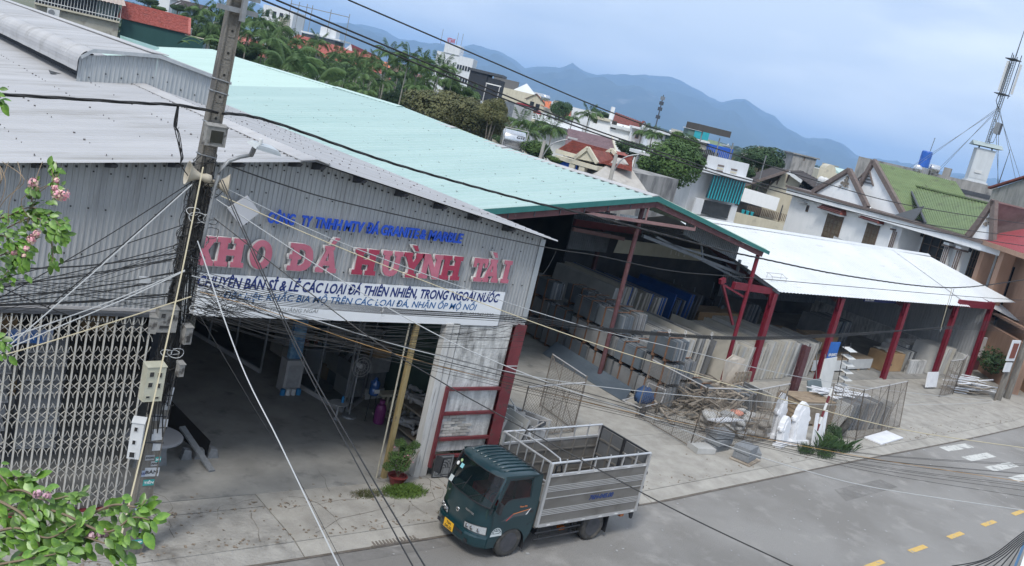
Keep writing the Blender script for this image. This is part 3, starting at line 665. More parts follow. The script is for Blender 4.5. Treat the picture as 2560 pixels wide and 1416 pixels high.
# clutter deep in the shade
slab_row(39.0, 42.4, 24.9, 2.2, 1.2, .2, (0, 2, 1), 'pale slab leaning in the bay behind the long low crate', 'slabs behind the long low crate', brk=.25, ths=(.07, .10), nmax=18)
for i in range(22):
    x = R.uniform(33.5, 43.5); y = R.uniform(31, 33.5); h = R.uniform(.3, 1.5)
    t = thing('machine', 'dim piece of stone cutting machinery in the dark bay behind the canopy', 'machine', (x, y, 0), R.uniform(0, 3), 'machinery in the dark bay')
    MB().box(-.3, -.25, 0, .3, .25, h*.6).build('cabinet', R.choice((m_dark, m_grysteel, m_dark)), t, local=True)
    MB().lathe((0, -.28, h*.75), [(.05, 0), (.22, .01), (.22, .04), (.05, .05)], 12, 'y').build('wheel', m_flash if i % 5 == 0 else m_grysteel, t, local=True)
    MB().beam((0, 0, h*.6), (.1, 0, h+.4), .05, .05).build('arm', m_grysteel, t, local=True)
# ================================================================ LIGHT TRUCK
m_tp = mat('dark_teal_paint', (.005, .028, .035), (.007, .035, .044), rough=.28, scale=2, coat=.6, c3=(.03, .05, .055), s3=2, lo3=.62, hi3=.9)
m_alu = mat('aluminium_sheet', (.155, .145, .13), (.215, .205, .19), rough=.55, metal=.3, scale=1.2, stretch=(.6, 1, 3), c3=(.10, .09, .078), s3=1.4, lo3=.52, hi3=.75)
m_alr = mat('aluminium_rail', (.55, .55, .55), (.64, .64, .64), rough=.35, metal=.6, scale=3)
m_blk = mat('black_plastic', (.015, .017, .02), (.03, .03, .033), rough=.55, scale=5)
m_tyre = mat('tyre_rubber', (.035, .034, .033), (.07, .066, .06), rough=.9, scale=6, c3=(.14, .125, .105), s3=3, lo3=.5, hi3=.7)
m_rim = mat('wheel_steel', (.06, .063, .07), (.09, .09, .10), rough=.5, metal=.3, scale=6)
m_seat = mat('red_seat', (.17, .018, .02), (.22, .03, .03), rough=.8, scale=4)
m_int = mat('cab_interior', .02, rough=.9)
m_chr = mat('chrome', (.65, .66, .68), rough=.12, metal=1)
m_lampw = mat('lamp_glass', (.55, .58, .60), (.75, .78, .80), rough=.08, scale=40, metal=.5, coat=1)
m_or = mat('orange_lens', (.45, .12, .02), rough=.2, coat=1)
m_plate = mat('plate_yellow', (.75, .42, .02), rough=.5)
m_gl = bpy.data.materials.new('window_glass'); m_gl.use_nodes = True
_b = m_gl.node_tree.nodes['Principled BSDF']; _b.inputs['Base Color'].default_value = (.01, .018, .02, 1); _b.inputs['Roughness'].default_value = .04; _b.inputs['Alpha'].default_value = .52; _b.inputs['Specular IOR Level'].default_value = .7
TZ = radians(1.7)
tk = thing('truck', 'small dark teal truck with an open slatted aluminium cargo box parked at the kerb', 'truck', (13.1, 13.61, -.10), TZ)
def T(mb, name, m, par=tk, smooth=False, fix=False): return mb.build(name, m, par, local=True, smooth=smooth, fix=fix)
W = 1.60
# cab shell: profile rows (x, z) lofted over stations in y
rows = [(-.60, .30), (-.84, .31), (-.885, .40), (-.885, .57), (-.855, .60), (-.87, .72), (-.865, .95), (-.84, 1.20), (-.835, 1.235), (-.60, 1.875), (-.55, 1.925), (-.40, 1.955), (-.1, 1.975), (.3, 1.965), (.50, 1.93), (.60, 1.86), (.625, 1.7), (.63, 1.2), (.63, .75), (.60, .52)]
ys = [0, .025, .09, .22, .5, .8, 1.1, 1.38, 1.51, 1.575, 1.60]
def cabpt(i, y):
    x, z = rows[i]; u = abs(y-W/2)/(W/2)
    if i < 11: x += .26*(u**4) * (1 if i < 8 else .55) - .035*(1-u*u) + (.0 if u < .99 else .03)
    if 9 < i < 16: z -= .035*u**4 + (.03 if u > .98 else 0)
    if i in (8, 9): z -= .0
    yy = y
    if i >= 9 and i < 17: yy = W/2 + (y-W/2)*(.955 - (.01 if i in (11, 12, 13) else 0))
    elif i in (7, 8): yy = W/2 + (y-W/2)*.995
    return Vector((x, yy, z))
mb = MB(); V = {}
for i in range(len(rows)):
    for j, y in enumerate(ys): V[i, j] = len(mb.v); mb.v.append(cabpt(i, y))
for i in range(len(rows)-1):
    for j in range(len(ys)-1):
        if i == 8 and 1 <= j <= len(ys)-3+0: continue      # windscreen opening
        mb.f.append((V[i, j], V[i, j+1], V[i+1, j+1], V[i+1, j]))
cab = T(mb, 'cab_shell', m_tp, smooth=True)
mb = MB()
for k in range(9):       # pressed ribs on the roof
    y = .2+.15*k; pts = [cabpt(11, y)+Vector((.02, 0, .004)), Vector((-.1, y, cabpt(12, y).z+.012)), Vector((.28, y, cabpt(13, y).z+.012)), Vector((.46, y, cabpt(14, y).z+.012))]
    mb.tube(pts, .016, 6)
T(mb, 'roof_rib', m_tp, cab, smooth=True).__setitem__('kind', 'stuff')
# windscreen
mb = MB(); js = list(range(1, len(ys)-1))
for j in js[:-1]:
    mb.quad(cabpt(8, ys[j])+Vector((.004, 0, 0)), cabpt(8, ys[j+1])+Vector((.004, 0, 0)), cabpt(9, ys[j+1])+Vector((.004, 0, 0)), cabpt(9, ys[j])+Vector((.004, 0, 0)))
ws = T(mb, 'windscreen', m_gl, smooth=True)
mb = MB()
edge = [cabpt(8, y) for y in ys[1:-1]] + [cabpt(9, y) for y in reversed(ys[1:-1])] + [cabpt(8, ys[1])]
mb.tube([p+Vector((-.006, 0, 0)) for p in edge], .013, 5); T(mb, 'windscreen_seal', m_blk, ws)
st = lambda y, t: cabpt(8, y).lerp(cabpt(9, y), t) + Vector((-.006, 0, 0))
for (y, t, r, m, nm) in ((1.42, .62, .045, m_white, 'sticker'), (1.33, .78, .035, mat('sticker_green', (.35, .5, .25)), 'sticker')):
    c = st(y, t); d = (cabpt(9, y)-cabpt(8, y)).normalized(); e = Vector((0, 1, 0))
    MB().add([c+d*r*sin(a)+e*r*cos(a) for a in [k*pi/8 for k in range(16)]], (tuple(range(15, -1, -1)),)).build(nm, m, ws, local=True)
for (y, t, a, b, m) in ((1.22, .66, .05, .05, mat('sticker_cyan', (.25, .55, .6))), (1.36, .12, .07, .06, mat('sticker_white', (.5, .55, .55)))):
    c = st(y, t); d = (cabpt(9, y)-cabpt(8, y)).normalized(); e = Vector((0, 1, 0))
    MB().quad(c-d*a-e*b, c+d*a-e*b, c+d*a+e*b, c-d*a+e*b).build('sticker', m, ws, local=True)
for y0, y1 in ((.62, .22), (1.15, .80)):
    mb = MB(); mb.beam(cabpt(8, y0)+Vector((-.02, 0, 0)), st(y1, .38)+Vector((-.02, 0, 0)), .014, .014); mb.beam(st(y1+.05, .10)+Vector((-.025, 0, 0)), st(y1-.02, .62)+Vector((-.025, 0, 0)), .010, .012); T(mb, 'wiper', m_blk, ws)
# sides: lower body with wheel arch, door with stepped window line
def side(y, yt, sgn):
    lo, up = y, yt      # y at the waist and at the roof
    zy = lambda z: lo + (up-lo)*max(0, (z-1.2)/.68)
    P = lambda x, z: (x, zy(z), z)
    cx, r = .04, .43
    arch = [(cx + r*cos(a), max(.30, .26 + r*sin(a)*1.0)) for a in [pi - pi*k/12 for k in range(13)]]
    mb = MB()
    mb.add([P(-.60, .30)] + [P(x, z) for x, z in arch if z >= .30] + [P(.60, .52), P(.63, .75), P(.63, 1.14), P(-.60, .98)], (tuple(range(1+len([1 for x, z in arch if z >= .30])+4)),))
    mb.add([P(-.60, .98), P(.63, 1.14), P(.63, 1.40), P(-.15, 1.40), P(-.28, 1.36), P(-.42, 1.20), P(-.60, 1.16)], ((0, 1, 2, 3, 4, 5, 6),))
    mb.add([P(-.60, .98), P(-.60, 1.16), P(-.60, 1.22), P(-.59, 1.235), P(-.615, 1.1)], ((0, 1, 2, 3, 4),))
    # pillars and roof rail round the window
    mb.quad(P(.34, 1.40), P(.63, 1.40), P(.61, 1.88), P(.30, 1.88))
    mb.quad(P(-.40, 1.82), P(.32, 1.82), P(.60, 1.90), P(-.46, 1.925))
    mb.quad(P(-.60, 1.16), P(-.53, 1.18), P(-.32, 1.82), P(-.42, 1.90))
    return mb
for y, yt, s in ((.004, .036, -1), (1.596, 1.564, 1)):
    d = T(side(y, yt, s), 'door', m_tp, fix=True)
    zy = lambda z: y + (yt-y)*max(0, (z-1.2)/.68) - s*.0
    P = lambda x, z, o=0: (x, zy(z)+s*o, z)
    g = MB(); g.add([P(-.53, 1.17, -.004), P(-.42, 1.20, -.004), P(-.28, 1.36, -.004), P(-.15, 1.405, -.004), P(.345, 1.405, -.004), P(.32, 1.83, -.004), P(-.33, 1.83, -.004)], (tuple(range(7)),)); T(g, 'side_window', m_gl, d)
    g = MB(); g.tube([P(-.56, 1.16, .004), P(-.42, 1.185, .004), P(-.28, 1.345, .004), P(-.15, 1.39, .004), P(.36, 1.39, .004), P(.335, 1.85, .004), P(-.33, 1.85, .004), P(-.56, 1.16, .004)], .011, 5); T(g, 'window_seal', m_blk, d)
    g = MB(); g.box(.40, y+s*.001-.006, 1.02, .53, y+s*.001+.006, 1.07); T(g, 'handle', m_blk, d)
    g = MB(); g.tube([P(-.58, 1.1, .002), P(-.56, .74, .002)], .004, 4); g.tube([P(.60, 1.9, .002), P(.60, .78, .002), P(.42, .74, .002)], .004, 4); T(g, 'door_gap', m_blk, d)
    if s < 0:
        def dec(pts, m, o): MB().add([P(x, z, o) for x, z in pts], (tuple(range(len(pts))),)).build('stripe', m, d, local=True)
        dec([(-.36, .90), (-.06, 1.05), (.44, 1.12), (.36, .98), (-.02, .97), (-.16, .90)], mat('decal_grey', (.07, .08, .085)), .003)
        dec([(-.06, 1.05), (.44, 1.125), (.43, 1.105), (-.04, 1.035)], mat('decal_orange', (.65, .22, .08)), .006)
        dec([(.36, .99), (.45, 1.13), (.43, 1.13), (.32, .99)], m_white, .006)
        dec([(-.22, .90), (-.05, 1.045), (-.03, 1.045), (-.19, .90)], mat('decal_red', (.5, .06, .06)), .006)
        text_obj('lettering', 'Thaco KIA', .05, mat('decal_orange', 0), None, (.10, y-.006, 1.18), (1, 0, 0), (0, 0, 1), .001, .001).parent = d
        # white half-round decal with an inscription band
        mb = MB(); c = (-.40, .62)
        for r0, r1 in ((.145, .130), (.10, .088)):
            for k in range(12):
                a0, a1 = pi*k/12, pi*(k+1)/12
                mb.quad(*[P(c[0]+rr*cos(a), c[1]+rr*sin(a), .005) for rr, a in ((r0, a0), (r0, a1), (r1, a1), (r1, a0))])
        mb.quad(P(-.56, .57, .005), P(-.24, .57, .005), P(-.25, .625, .005), P(-.55, .625, .005)); mb.quad(P(-.47, .64, .005), P(-.33, .64, .005), P(-.33, .68, .005), P(-.47, .68, .005))
        for k in range(7): a = pi*(k+.5)/7; mb.quad(*[P(c[0]+.115*cos(a)+dx, c[1]+.115*sin(a)+dz, .006) for dx, dz in ((-.01, -.01), (.01, -.01), (.01, .01), (-.01, .01))])
        T(mb, 'decal', mat('decal_white', (.55, .60, .60)), d)
# front details
def fr(y, z, o=.0):         # point on the cab front at height z
    for i in range(len(rows)-1):
        z0, z1 = rows[i][1], rows[i+1][1]
        if i >= 1 and z0 <= z <= z1: 
            t = (z-z0)/max(1e-6, z1-z0); p = cabpt(i, y).lerp(cabpt(i+1, y), t); return Vector((p.x-o, p.y, z))
    return Vector((-.9-o, y, z))
for ya, yb in ((.035, .50), (1.10, 1.565)):
    mb = MB(); n = 6; inner = ya if ya > 1 else yb
    top = []; bot = []
    for k in range(n+1):
        y = ya+(yb-ya)*k/n; q = abs(y-(1.6 if ya > 1 else 0))/.5
        bot.append(fr(y, .605+.0*q, .012)); top.append(fr(y, .79-.05*q, .012))
    for k in range(n): mb.quad(bot[k], bot[k+1], top[k+1], top[k])
    hl = T(mb, 'headlight', m_lampw, smooth=True)
    mb = MB(); mb.tube(bot+list(reversed(top))+[bot[0]], .008, 4); T(mb, 'bezel', m_blk, hl)
    for q in (.16, .30, .42):
        y = q if ya < 1 else 1.6-q
        MB().lathe(fr(y, .68, .02), [(.045, 0), (.04, -.012), (.02, -.004), (.001, -.003)], 12, 'x').build('reflector', m_chr, hl, local=True)
mb = MB(); n = 12     # bumper wraps the front
yy = [0.0+W*k/n for k in range(n+1)]
ring = []
for y in yy:
    a = fr(y, .40, .03); ring.append([Vector((a.x+.10, y, .30)), Vector((a.x, y, .31)), Vector((a.x-.022, y, .36)), Vector((a.x-.022, y, .52)), Vector((a.x, y, .565)), Vector((a.x+.04, y, .57))])
for k in range(n):
    for j in range(5): mb.quad(ring[k][j], ring[k+1][j], ring[k+1][j+1], ring[k][j+1])
for e in (ring[0], ring[-1]): mb.add([p for p in e], (tuple(range(6)),))
for y in (.0, W): 
    s = -1 if y == 0 else 1
    mb.box(-.62, y-.01 if s < 0 else y-.03, .31, -.42, y+.03 if s < 0 else y+.01, .54)
bp = T(mb, 'bumper', m_tp, smooth=False, fix=True)
for y in (.35, 1.25): MB().box(fr(y, .4, .056).x, y-.09, .35, fr(y, .4, .05).x, y+.09, .43).build('fog_recess', m_blk, bp, local=True)
MB().box(fr(.8, .4, .056).x, .42, .47, fr(.8, .4, .05).x, 1.18, .53).build('grille_slot', m_blk, bp, local=True)
MB().box(fr(.85, .4, .075).x, .71, .37, fr(.85, .4, .066).x, 1.04, .56).build('number_plate', m_plate, bp, local=True)
for s_, zz in (('76H', .475), ('045.00', .385)):
    text_obj('plate_digits', s_, .088, m_int, None, (fr(.85, .4, .077).x, .875, zz), (0, -1, 0), (0, 0, 1), .0005, .002, align='CENTER').parent = bp
MB().lathe(fr(.80, .86, .008), [(.001, -.006), (.05, -.004), (.055, .004)], 18, 'x').build('emblem_ring', m_chr, tk, local=True)
text_obj('emblem_letters', 'KIA', .042, m_int, None, fr(.80, .845, .018), (0, -1, 0), (0, 0, 1), .001, .001, align='CENTER').parent = tk
text_obj('badge_letters', 'FRONTIER', .062, m_chr, None, fr(.56, .98, .012), (0, -1, 0), (0, 0, 1), .003, .001).parent = tk
text_obj('badge_letters', 'THACO', .055, m_chr, None, fr(1.36, 1.05, .016), (0, -1, 0), (0, 0, 1), .003, .001).parent = tk
# mirrors
for y, s in ((.0, -1), (1.6, 1)):
    mb = MB(); mb.tube([(-.66, y, 1.16), (-.86, y+s*.14, 1.20), (-.84, y+s*.18, 1.52 if s > 0 else 1.34)], .010, 5); a = T(mb, 'mirror_arm', m_blk)
    c = Vector((-.86, y+s*.19, 1.42)) if s > 0 else Vector((-.56, -.10, 1.28))
    MB().obox(c, .06, .18 if s > 0 else .13, .36 if s > 0 else .22, Euler((0, .08, .25*s)).to_matrix()).build('mirror', m_blk, a, local=True)
# interior
mb = MB(); mb.box(-.60, .06, .80, .60, 1.54, .83); mb.box(.56, .06, .8, .60, 1.54, 1.9); cabin = T(mb, 'cab_floor', m_int)
T(MB().box(-.72, .08, .95, -.42, 1.52, 1.19), 'dashboard', mat('dash_teal', (.02, .05, .05)))
for y0 in (.12, .62, 1.08):
    s_ = T(MB().box(.0, y0, .85, .46, y0+.42, 1.08), 'seat', m_seat); T(MB().box(.40, y0+.02, 1.08, .54, y0+.40, 1.62), 'backrest', m_seat, s_)
mb = MB(); mb.tube([(-.30+.17*cos(a)*.4, .38+.17*sin(a), 1.22+.17*cos(a)*.8) for a in [k*pi/7 for k in range(15)]], .014, 5); T(mb, 'steering_wheel', m_blk)
mb = MB(); 
for k in range(5): mb.box(-.40+.012*k, .10+.03*k, 1.30, -.395+.012*k, .125+.03*k, 1.78)
T(mb, 'curtain', mat('grey_curtain', (.18, .22, .26), rough=.9))
# wheels
def wheel(x, y, s, dual=False):
    w = T(MB().lathe((x, y+s*.10, .355), [(.22, -.09), (.30, -.10), (.345, -.085), (.36, -.05), (.36, .05), (.345, .085), (.30, .10), (.22, .09)], 28, 'y', cap=False), 'tyre', m_tyre, smooth=True)
    yo = y if s > 0 else y
    k = 1 if s > 0 else -1
    c = (x, y+s*.10, .355)
    pr = [(.225, -.095*k), (.215, -.06*k), (.20, -.055*k), (.19, -.02*k), (.12, -.015*k), (.10, -.07*k), (.03, -.075*k), (.001, -.075*k)] if not dual else [(.225, -.095*k), (.21, .02*k), (.13, .03*k), (.12, -.04*k), (.05, -.05*k), (.001, -.05*k)]
    pr = [(a, -b if s > 0 else b) for a, b in pr] if False else pr
    r = MB().lathe(c, [(a, (b if k > 0 else b)) for a, b in pr], 20, 'y').build('rim', m_rim, w, local=True, smooth=False)
    m = MB()
    for q in range(6): a = q*pi/3; m.lathe((x+.085*cos(a), c[1]-.082*k, .355+.085*sin(a)), [(.012, -.012), (.012, .014), (.001, .014)], 6, 'y')
    m.build('wheel_nuts', m_alr, w, local=True).__setitem__('kind', 'stuff')
    m = MB()
    for q in range(6):
        a = (q+.5)*pi/3; c0 = Vector((x+.155*cos(a), c[1]-.026*k, .355+.155*sin(a))); e1 = Vector((-sin(a), 0, cos(a)))*.032; e2 = Vector((cos(a), 0, sin(a)))*.02
        m.quad(c0-e1-e2, c0+e1-e2, c0+e1+e2, c0-e1+e2)
    m.build('rim_holes', m_int, w, local=True).__setitem__('kind', 'stuff')
wheel(.05, .02, 1); wheel(.05, 1.58, -1); wheel(2.68, .05, 1, True); wheel(2.68, 1.55, -1, True)
T(MB().lathe((2.68, .38, .355), [(.22, -.09), (.345, -.085), (.36, 0), (.345, .085), (.22, .09)], 24, 'y'), 'tyre', m_tyre, smooth=True)
mb = MB()
for y in (.03,): mb.prism([(.50, y, .78), (.52, y, .60), (.50, y, .12), (.52, y, .12), (.55, y, .60), (.53, y, .78)], (0, .28, 0)); mb.prism([(3.10, y, .66), (3.12, y, .16), (3.14, y, .16), (3.13, y, .66)], (0, .30, 0))
T(mb, 'mud_flap', m_blk, fix=True)
mb = MB()
for k in range(10):
    a0, a1 = pi*(.04+.92*k/10), pi*(.04+.92*(k+1)/10)
    mb.quad((.05+.44*cos(a0), .01, .30+.45*sin(a0)), (.05+.44*cos(a1), .01, .30+.45*sin(a1)), (.05+.44*cos(a1), .35, .30+.45*sin(a1)), (.05+.44*cos(a0), .35, .30+.45*sin(a0)))
T(mb, 'wheel_arch', m_blk)
mb = MB(); 
for y in (.42, 1.10): mb.box(-.5, y, .42, 3.95, y+.08, .56)
for x in (.9, 1.6, 2.3, 3.2, 3.8): mb.box(x, .42, .42, x+.08, 1.18, .54)
mb.box(2.60, .2, .30, 2.76, 1.4, .42); T(mb, 'chassis', m_int, fix=True)
T(MB().box(1.0, .20, .28, 1.45, .42, .52), 'fuel_tank', m_blk); T(MB().box(1.62, .1, .38, 1.78, .2, .46), 'lamp_box', m_or)
mb = MB()
for z in (.34, .50): mb.tube([(.75, .0, z-.02), (2.15, .0, z)], .02, 6)
for x in (.9, 1.9): mb.tube([(x, .02, .32), (x, .02, .64)], .014, 5)
T(mb, 'side_guard', m_blk)
T(MB().box(3.55, .05, .50, 3.67, .16, .58), 'tail_lamp', m_or); T(MB().prism([(3.8, .02, .66), (3.98, .02, .66), (3.98, .02, .42), (3.92, .02, .42)], (0, .05, 0)), 'rear_bracket', m_blk, fix=True)
# cargo box
BX0, BX1, BY0, BY1, BZ0, BZ1, BZ2 = .68, 3.93, -.05, 1.65, .67, 1.87, 2.17
T(MB().box(BX0, BY0+.03, BZ0-.05, BX1, BY1-.03, BZ0+.03), 'cargo_floor', m_alu)
T(MB().box(.64, .1, .60, .675, 1.5, 1.25), 'headboard', m_tp)
def sidewall(y, out):
    t = .022; s = T(MB().box(BX0+.06, y, BZ0+.06, BX1-.05, y+t, BZ1-.02), 'side_panel', m_alu)
    yo = y-.008 if out < 0 else y+t+.0; yb = y if out < 0 else y+t+.008
    for z in (1.78, 1.74, 1.70, 1.66, 1.20-.0, 1.16, 1.12, 1.08) if False else (1.62, 1.58, 1.54, 1.50, 1.06, 1.02, .98, .94): MB().box(BX0+.08, yo, z-.009, BX1-.07, yb, z+.009).build('pressed_rib', m_alr, s, local=True)
    MB().box(BX0+.05, yo-.002, 1.325, BX1-.05, yb+.002, 1.345).build('panel_joint', m_alr, s, local=True)
    yi0, yi1 = (y+t, y+t+.03) if out < 0 else (y-.03, y)
    for x in [BX0+.45*k+.1 for k in range(1, 7)]: MB().box(x, yi0, BZ0+.06, x+.04, yi1, BZ1-.03).build('inner_post', m_alu, s, local=True)
    for z in (1.0, 1.3, 1.6): MB().box(BX0+.08, yi0+.002, z, BX1-.08, yi1-.004, z+.035).build('inner_rail', m_alu, s, local=True)
    yc = y+t/2
    for x in (BX0+.02, BX1-.02): T(MB().box(x-.035, yc-.035, BZ0, x+.035, yc+.035, BZ2), 'corner_post', m_alr)
    T(MB().box(BX0+.06, yc-.03, BZ0-.02, BX1-.06, yc+.03, BZ0+.055), 'bottom_rail', m_alr); T(MB().box(BX0+.06, yc-.028, BZ1-.02, BX1-.06, yc+.028, BZ1+.03), 'middle_rail', m_alr)
    T(MB().tube([(BX0, yc, BZ2), (BX1, yc, BZ2)], .026, 8), 'top_rail', m_alr)
    for k in range(1, 7):
        x = BX0+(BX1-BX0)*k/7; T(MB().box(x-.016, yc-.014, BZ1+.03, x+.016, yc+.014, BZ2-.02), 'upright', m_alr)
        T(MB().box(x-.012, yc-.012, BZ2+.026, x+.012, yc+.012, BZ2+.06), 'hook', m_alr)
    for k in range(6): x = BX0+.3+.55*k; T(MB().box(x, yc+out*.037, BZ0+.005, x+.10, yc+out*.031, BZ0+.025), 'latch', m_white); T(MB().box(x, yc+out*.037, BZ1, x+.10, yc+out*.030, BZ1+.014), 'latch', m_white)
    return s
sp = sidewall(BY0, -1); sidewall(BY1-.022, 1)
text_obj('side_number', '76H-045.00', .155, mat('number_blue', (.02, .045, .16)), None, (2.16, BY0-.006, 1.155), (1, 0, 0), (0, 0, 1), .002, .006, .25, width=.80).parent = sp
mb = MB()
T(MB().tube([(BX0+.02, BY0, BZ2), (BX0+.02, BY1, BZ2)], .024, 8), 'front_top_rail', m_alr); T(MB().tube([(BX0+.02, BY0, 1.72), (BX0+.02, BY1, 1.72)], .02, 6), 'front_rail', m_alr)
T(MB().tube([(BX0+.28, BY0+.02, BZ2), (BX0+.28, BY0+.06, BZ2+.07), (BX0+.3, .55, BZ2+.10), (BX0+.3, 1.1, BZ2+.10), (BX0+.26, BY1-.05, BZ2+.02)], .018, 6), 'front_hoop', m_alr)
for k in range(1, 6): y = BY0+1.7*k/6; T(MB().box(BX0+.01, y-.013, 1.25, BX0+.03, y+.013, BZ2-.02), 'front_bar', m_alr)
T(MB().box(BX0, BY0+.03, BZ0+.03, BX0+.02, BY1-.03, 1.25), 'front_panel', m_alu)
for y0, y1 in ((BY0+.04, .79), (.81, BY1-.04)):
    dr = T(MB().box(BX1-.02, y0+.04, BZ0+.08, BX1-.004, y1-.04, BZ2-.06), 'rear_door', mat('door_mesh_grey', (.13, .135, .14), (.17, .175, .18), rough=.5, metal=.4, scale=2))
    for a in ((y0, y0+.035, BZ0+.04, BZ2), (y1-.035, y1, BZ0+.04, BZ2)): MB().box(BX1-.035, a[0], a[2], BX1+.01, a[1], a[3]).build('door_frame', m_blk, dr, local=True)
    MB().box(BX1-.035, y0+.036, BZ2-.04, BX1+.01, y1-.036, BZ2).build('door_frame', m_blk, dr, local=True)
    for z in (1.0, 1.4, 1.8): MB().box(BX1-.05, y0+.04, z, BX1-.022, y1-.04, z+.04).build('door_rail', m_alu, dr, local=True)
    MB().box(BX1-.048, (y0+y1)/2-.02, BZ0+.08, BX1-.021, (y0+y1)/2+.02, BZ2-.06).build('door_post', m_alu, dr, local=True)
for z in (.80, 1.25, 1.62): T(MB().box(BX1+.01, BY0-.02, z, BX1+.05, BY0+.04, z+.07), 'hinge', m_blk)
for x0 in (.98, 3.0):      # black steel stands carried inside the box
    T(MB().tube([(x0, .12, BZ0+.03), (x0+.07, .12, 2.0), (x0+.20, .12, 2.02), (x0+.24, .12, 1.9), (x0+.30, .12, BZ0+.03)], .022, 6), 'load_stand', m_blk)
    T(MB().tube([(x0+.04, .12, 1.5), (x0+.24, .12, 1.5)], .016, 5), 'load_stand', m_blk)
T(MB().tube([(1.15, .14, 2.03), (1.9, .16, 2.0), (2.6, .22, 2.06), (3.05, .2, 2.04)], .016, 5), 'load_strap', m_blk)
# ================================================================ SIGNS ON THE GREY WAREHOUSE
def curve_mesh(name, loops, ext, org, m, parent, flip=False):
    cu = bpy.data.curves.new(name, 'CURVE'); cu.dimensions = '2D'; cu.fill_mode = 'BOTH'; cu.extrude = ext
    for lp in loops:
        s = cu.splines.new('POLY'); s.points.add(len(lp)-1); s.use_cyclic_u = True
        for p, q in zip(s.points, lp): p.co = (q[0], q[1], 0, 1)
    tmp = bpy.data.objects.new(name, cu); COL.objects.link(tmp)
    me = bpy.data.meshes.new_from_object(tmp.evaluated_get(bpy.context.evaluated_depsgraph_get())); bpy.data.objects.remove(tmp); bpy.data.curves.remove(cu)
    o0 = Vector(org)-wloc(parent)
    for v in me.vertices: v.co = o0 + Vector((v.co.x, -v.co.z, v.co.y))
    me.materials.clear(); me.materials.append(m)
    o = bpy.data.objects.new(name, me); COL.objects.link(o); o.parent = parent; return o
def offs(poly, d):
    n = len(poly); A = sum(poly[i][0]*poly[(i+1) % n][1]-poly[(i+1) % n][0]*poly[i][1] for i in range(n)); s = 1 if A > 0 else -1; out = []
    for i in range(n):
        p0, p1, p2 = Vector(poly[i-1]), Vector(poly[i]), Vector(poly[(i+1) % n]); a, b = (p1-p0), (p2-p1)
        if a.length < 1e-6 or b.length < 1e-6: out.append(tuple(p1)); continue
        a.normalize(); b.normalize(); na, nb = Vector((a.y, -a.x))*s, Vector((b.y, -b.x))*s; m = na+nb
        if m.length < .2: out.append(tuple(p1+na*d)); continue
        m.normalize(); out.append(tuple(p1 + m*d/max(.45, m.dot(na))))
    return out
ell = lambda cx, cy, a, b, n=28: [(cx+a*cos(2*pi*k/n), cy+b*sin(2*pi*k/n)) for k in range(n)]
GL = {
 'H': [[(0,0),(.44,0),(.44,.17),(.36,.17),(.36,.40),(.64,.40),(.64,.17),(.56,.17),(.56,0),(1,0),(1,.17),(.9,.17),(.9,.83),(1,.83),(1,1),(.56,1),(.56,.83),(.64,.83),(.64,.60),(.36,.60),(.36,.83),(.44,.83),(.44,1),(0,1),(0,.83),(.1,.83),(.1,.17),(0,.17)]],
 'K': [[(0,0),(.44,0),(.44,.17),(.37,.17),(.37,.36),(.60,.17),(.52,.17),(.52,0),(1,0),(1,.17),(.92,.17),(.58,.53),(.88,.83),(.97,.83),(.97,1),(.52,1),(.52,.83),(.57,.83),(.37,.62),(.37,.83),(.44,.83),(.44,1),(0,1),(0,.83),(.1,.83),(.1,.17),(0,.17)]],
 'U': [[(0,1),(0,.83),(.09,.83),(.09,.38),(.14,.17),(.28,.04),(.5,0),(.72,.04),(.86,.17),(.91,.38),(.91,.83),(1,.83),(1,1),(.58,1),(.58,.83),(.66,.83),(.66,.40),(.62,.26),(.5,.21),(.40,.26),(.36,.40),(.36,.83),(.44,.83),(.44,1)]],
 'Y': [[(.25,0),(.75,0),(.75,.17),(.64,.17),(.64,.40),(.9,.83),(1,.83),(1,1),(.6,1),(.6,.83),(.64,.83),(.51,.6),(.38,.83),(.42,.83),(.42,1),(0,1),(0,.83),(.1,.83),(.36,.40),(.36,.17),(.25,.17)]],
 'N': [[(0,0),(.40,0),(.40,.17),(.32,.17),(.32,.62),(.66,0),(.92,0),(.92,.83),(1,.83),(1,1),(.6,1),(.6,.83),(.68,.83),(.68,.42),(.36,1),(0,1),(0,.83),(.1,.83),(.1,.17),(0,.17)]],
 'T': [[(.22,0),(.78,0),(.78,.17),(.63,.17),(.63,.80),(.80,.80),(.80,.62),(1,.62),(1,1),(0,1),(0,.62),(.20,.62),(.20,.80),(.37,.80),(.37,.17),(.22,.17)]],
 'A': [[(0,0),(.38,0),(.38,.17),(.30,.17),(.33,.27),(.62,.27),(.65,.17),(.58,.17),(.58,0),(1,0),(1,.17),(.93,.17),(.68,.86),(.74,.86),(.74,1),(.28,1),(.28,.86),(.34,.86),(.08,.17),(0,.17)], [(.385,.44),(.565,.44),(.475,.74)]],
 'I': [[(0,0),(1,0),(1,.17),(.76,.17),(.76,.83),(1,.83),(1,1),(0,1),(0,.83),(.24,.83),(.24,.17),(0,.17)]],
 'O': [ell(.5,.5,.5,.52), ell(.5,.5,.20,.30)],
 'D': [[(0,0),(.55,0),(.78,.06),(.93,.22),(1,.5),(.93,.78),(.78,.94),(.55,1),(0,1),(0,.83),(.12,.83),(.12,.58),(.02,.58),(.02,.43),(.12,.43),(.12,.17),(0,.17)], [(.38,.2),(.5,.2),(.63,.28),(.70,.5),(.63,.72),(.5,.8),(.38,.8),(.38,.58),(.5,.58),(.5,.43),(.38,.43)]],
}
m_lp = mat('letter_faded_pink', (.44, .12, .17), (.52, .17, .23), rough=.45, scale=2)
m_lr = mat('letter_deep_pink', (.33, .035, .075), (.38, .05, .095), rough=.4, scale=2)
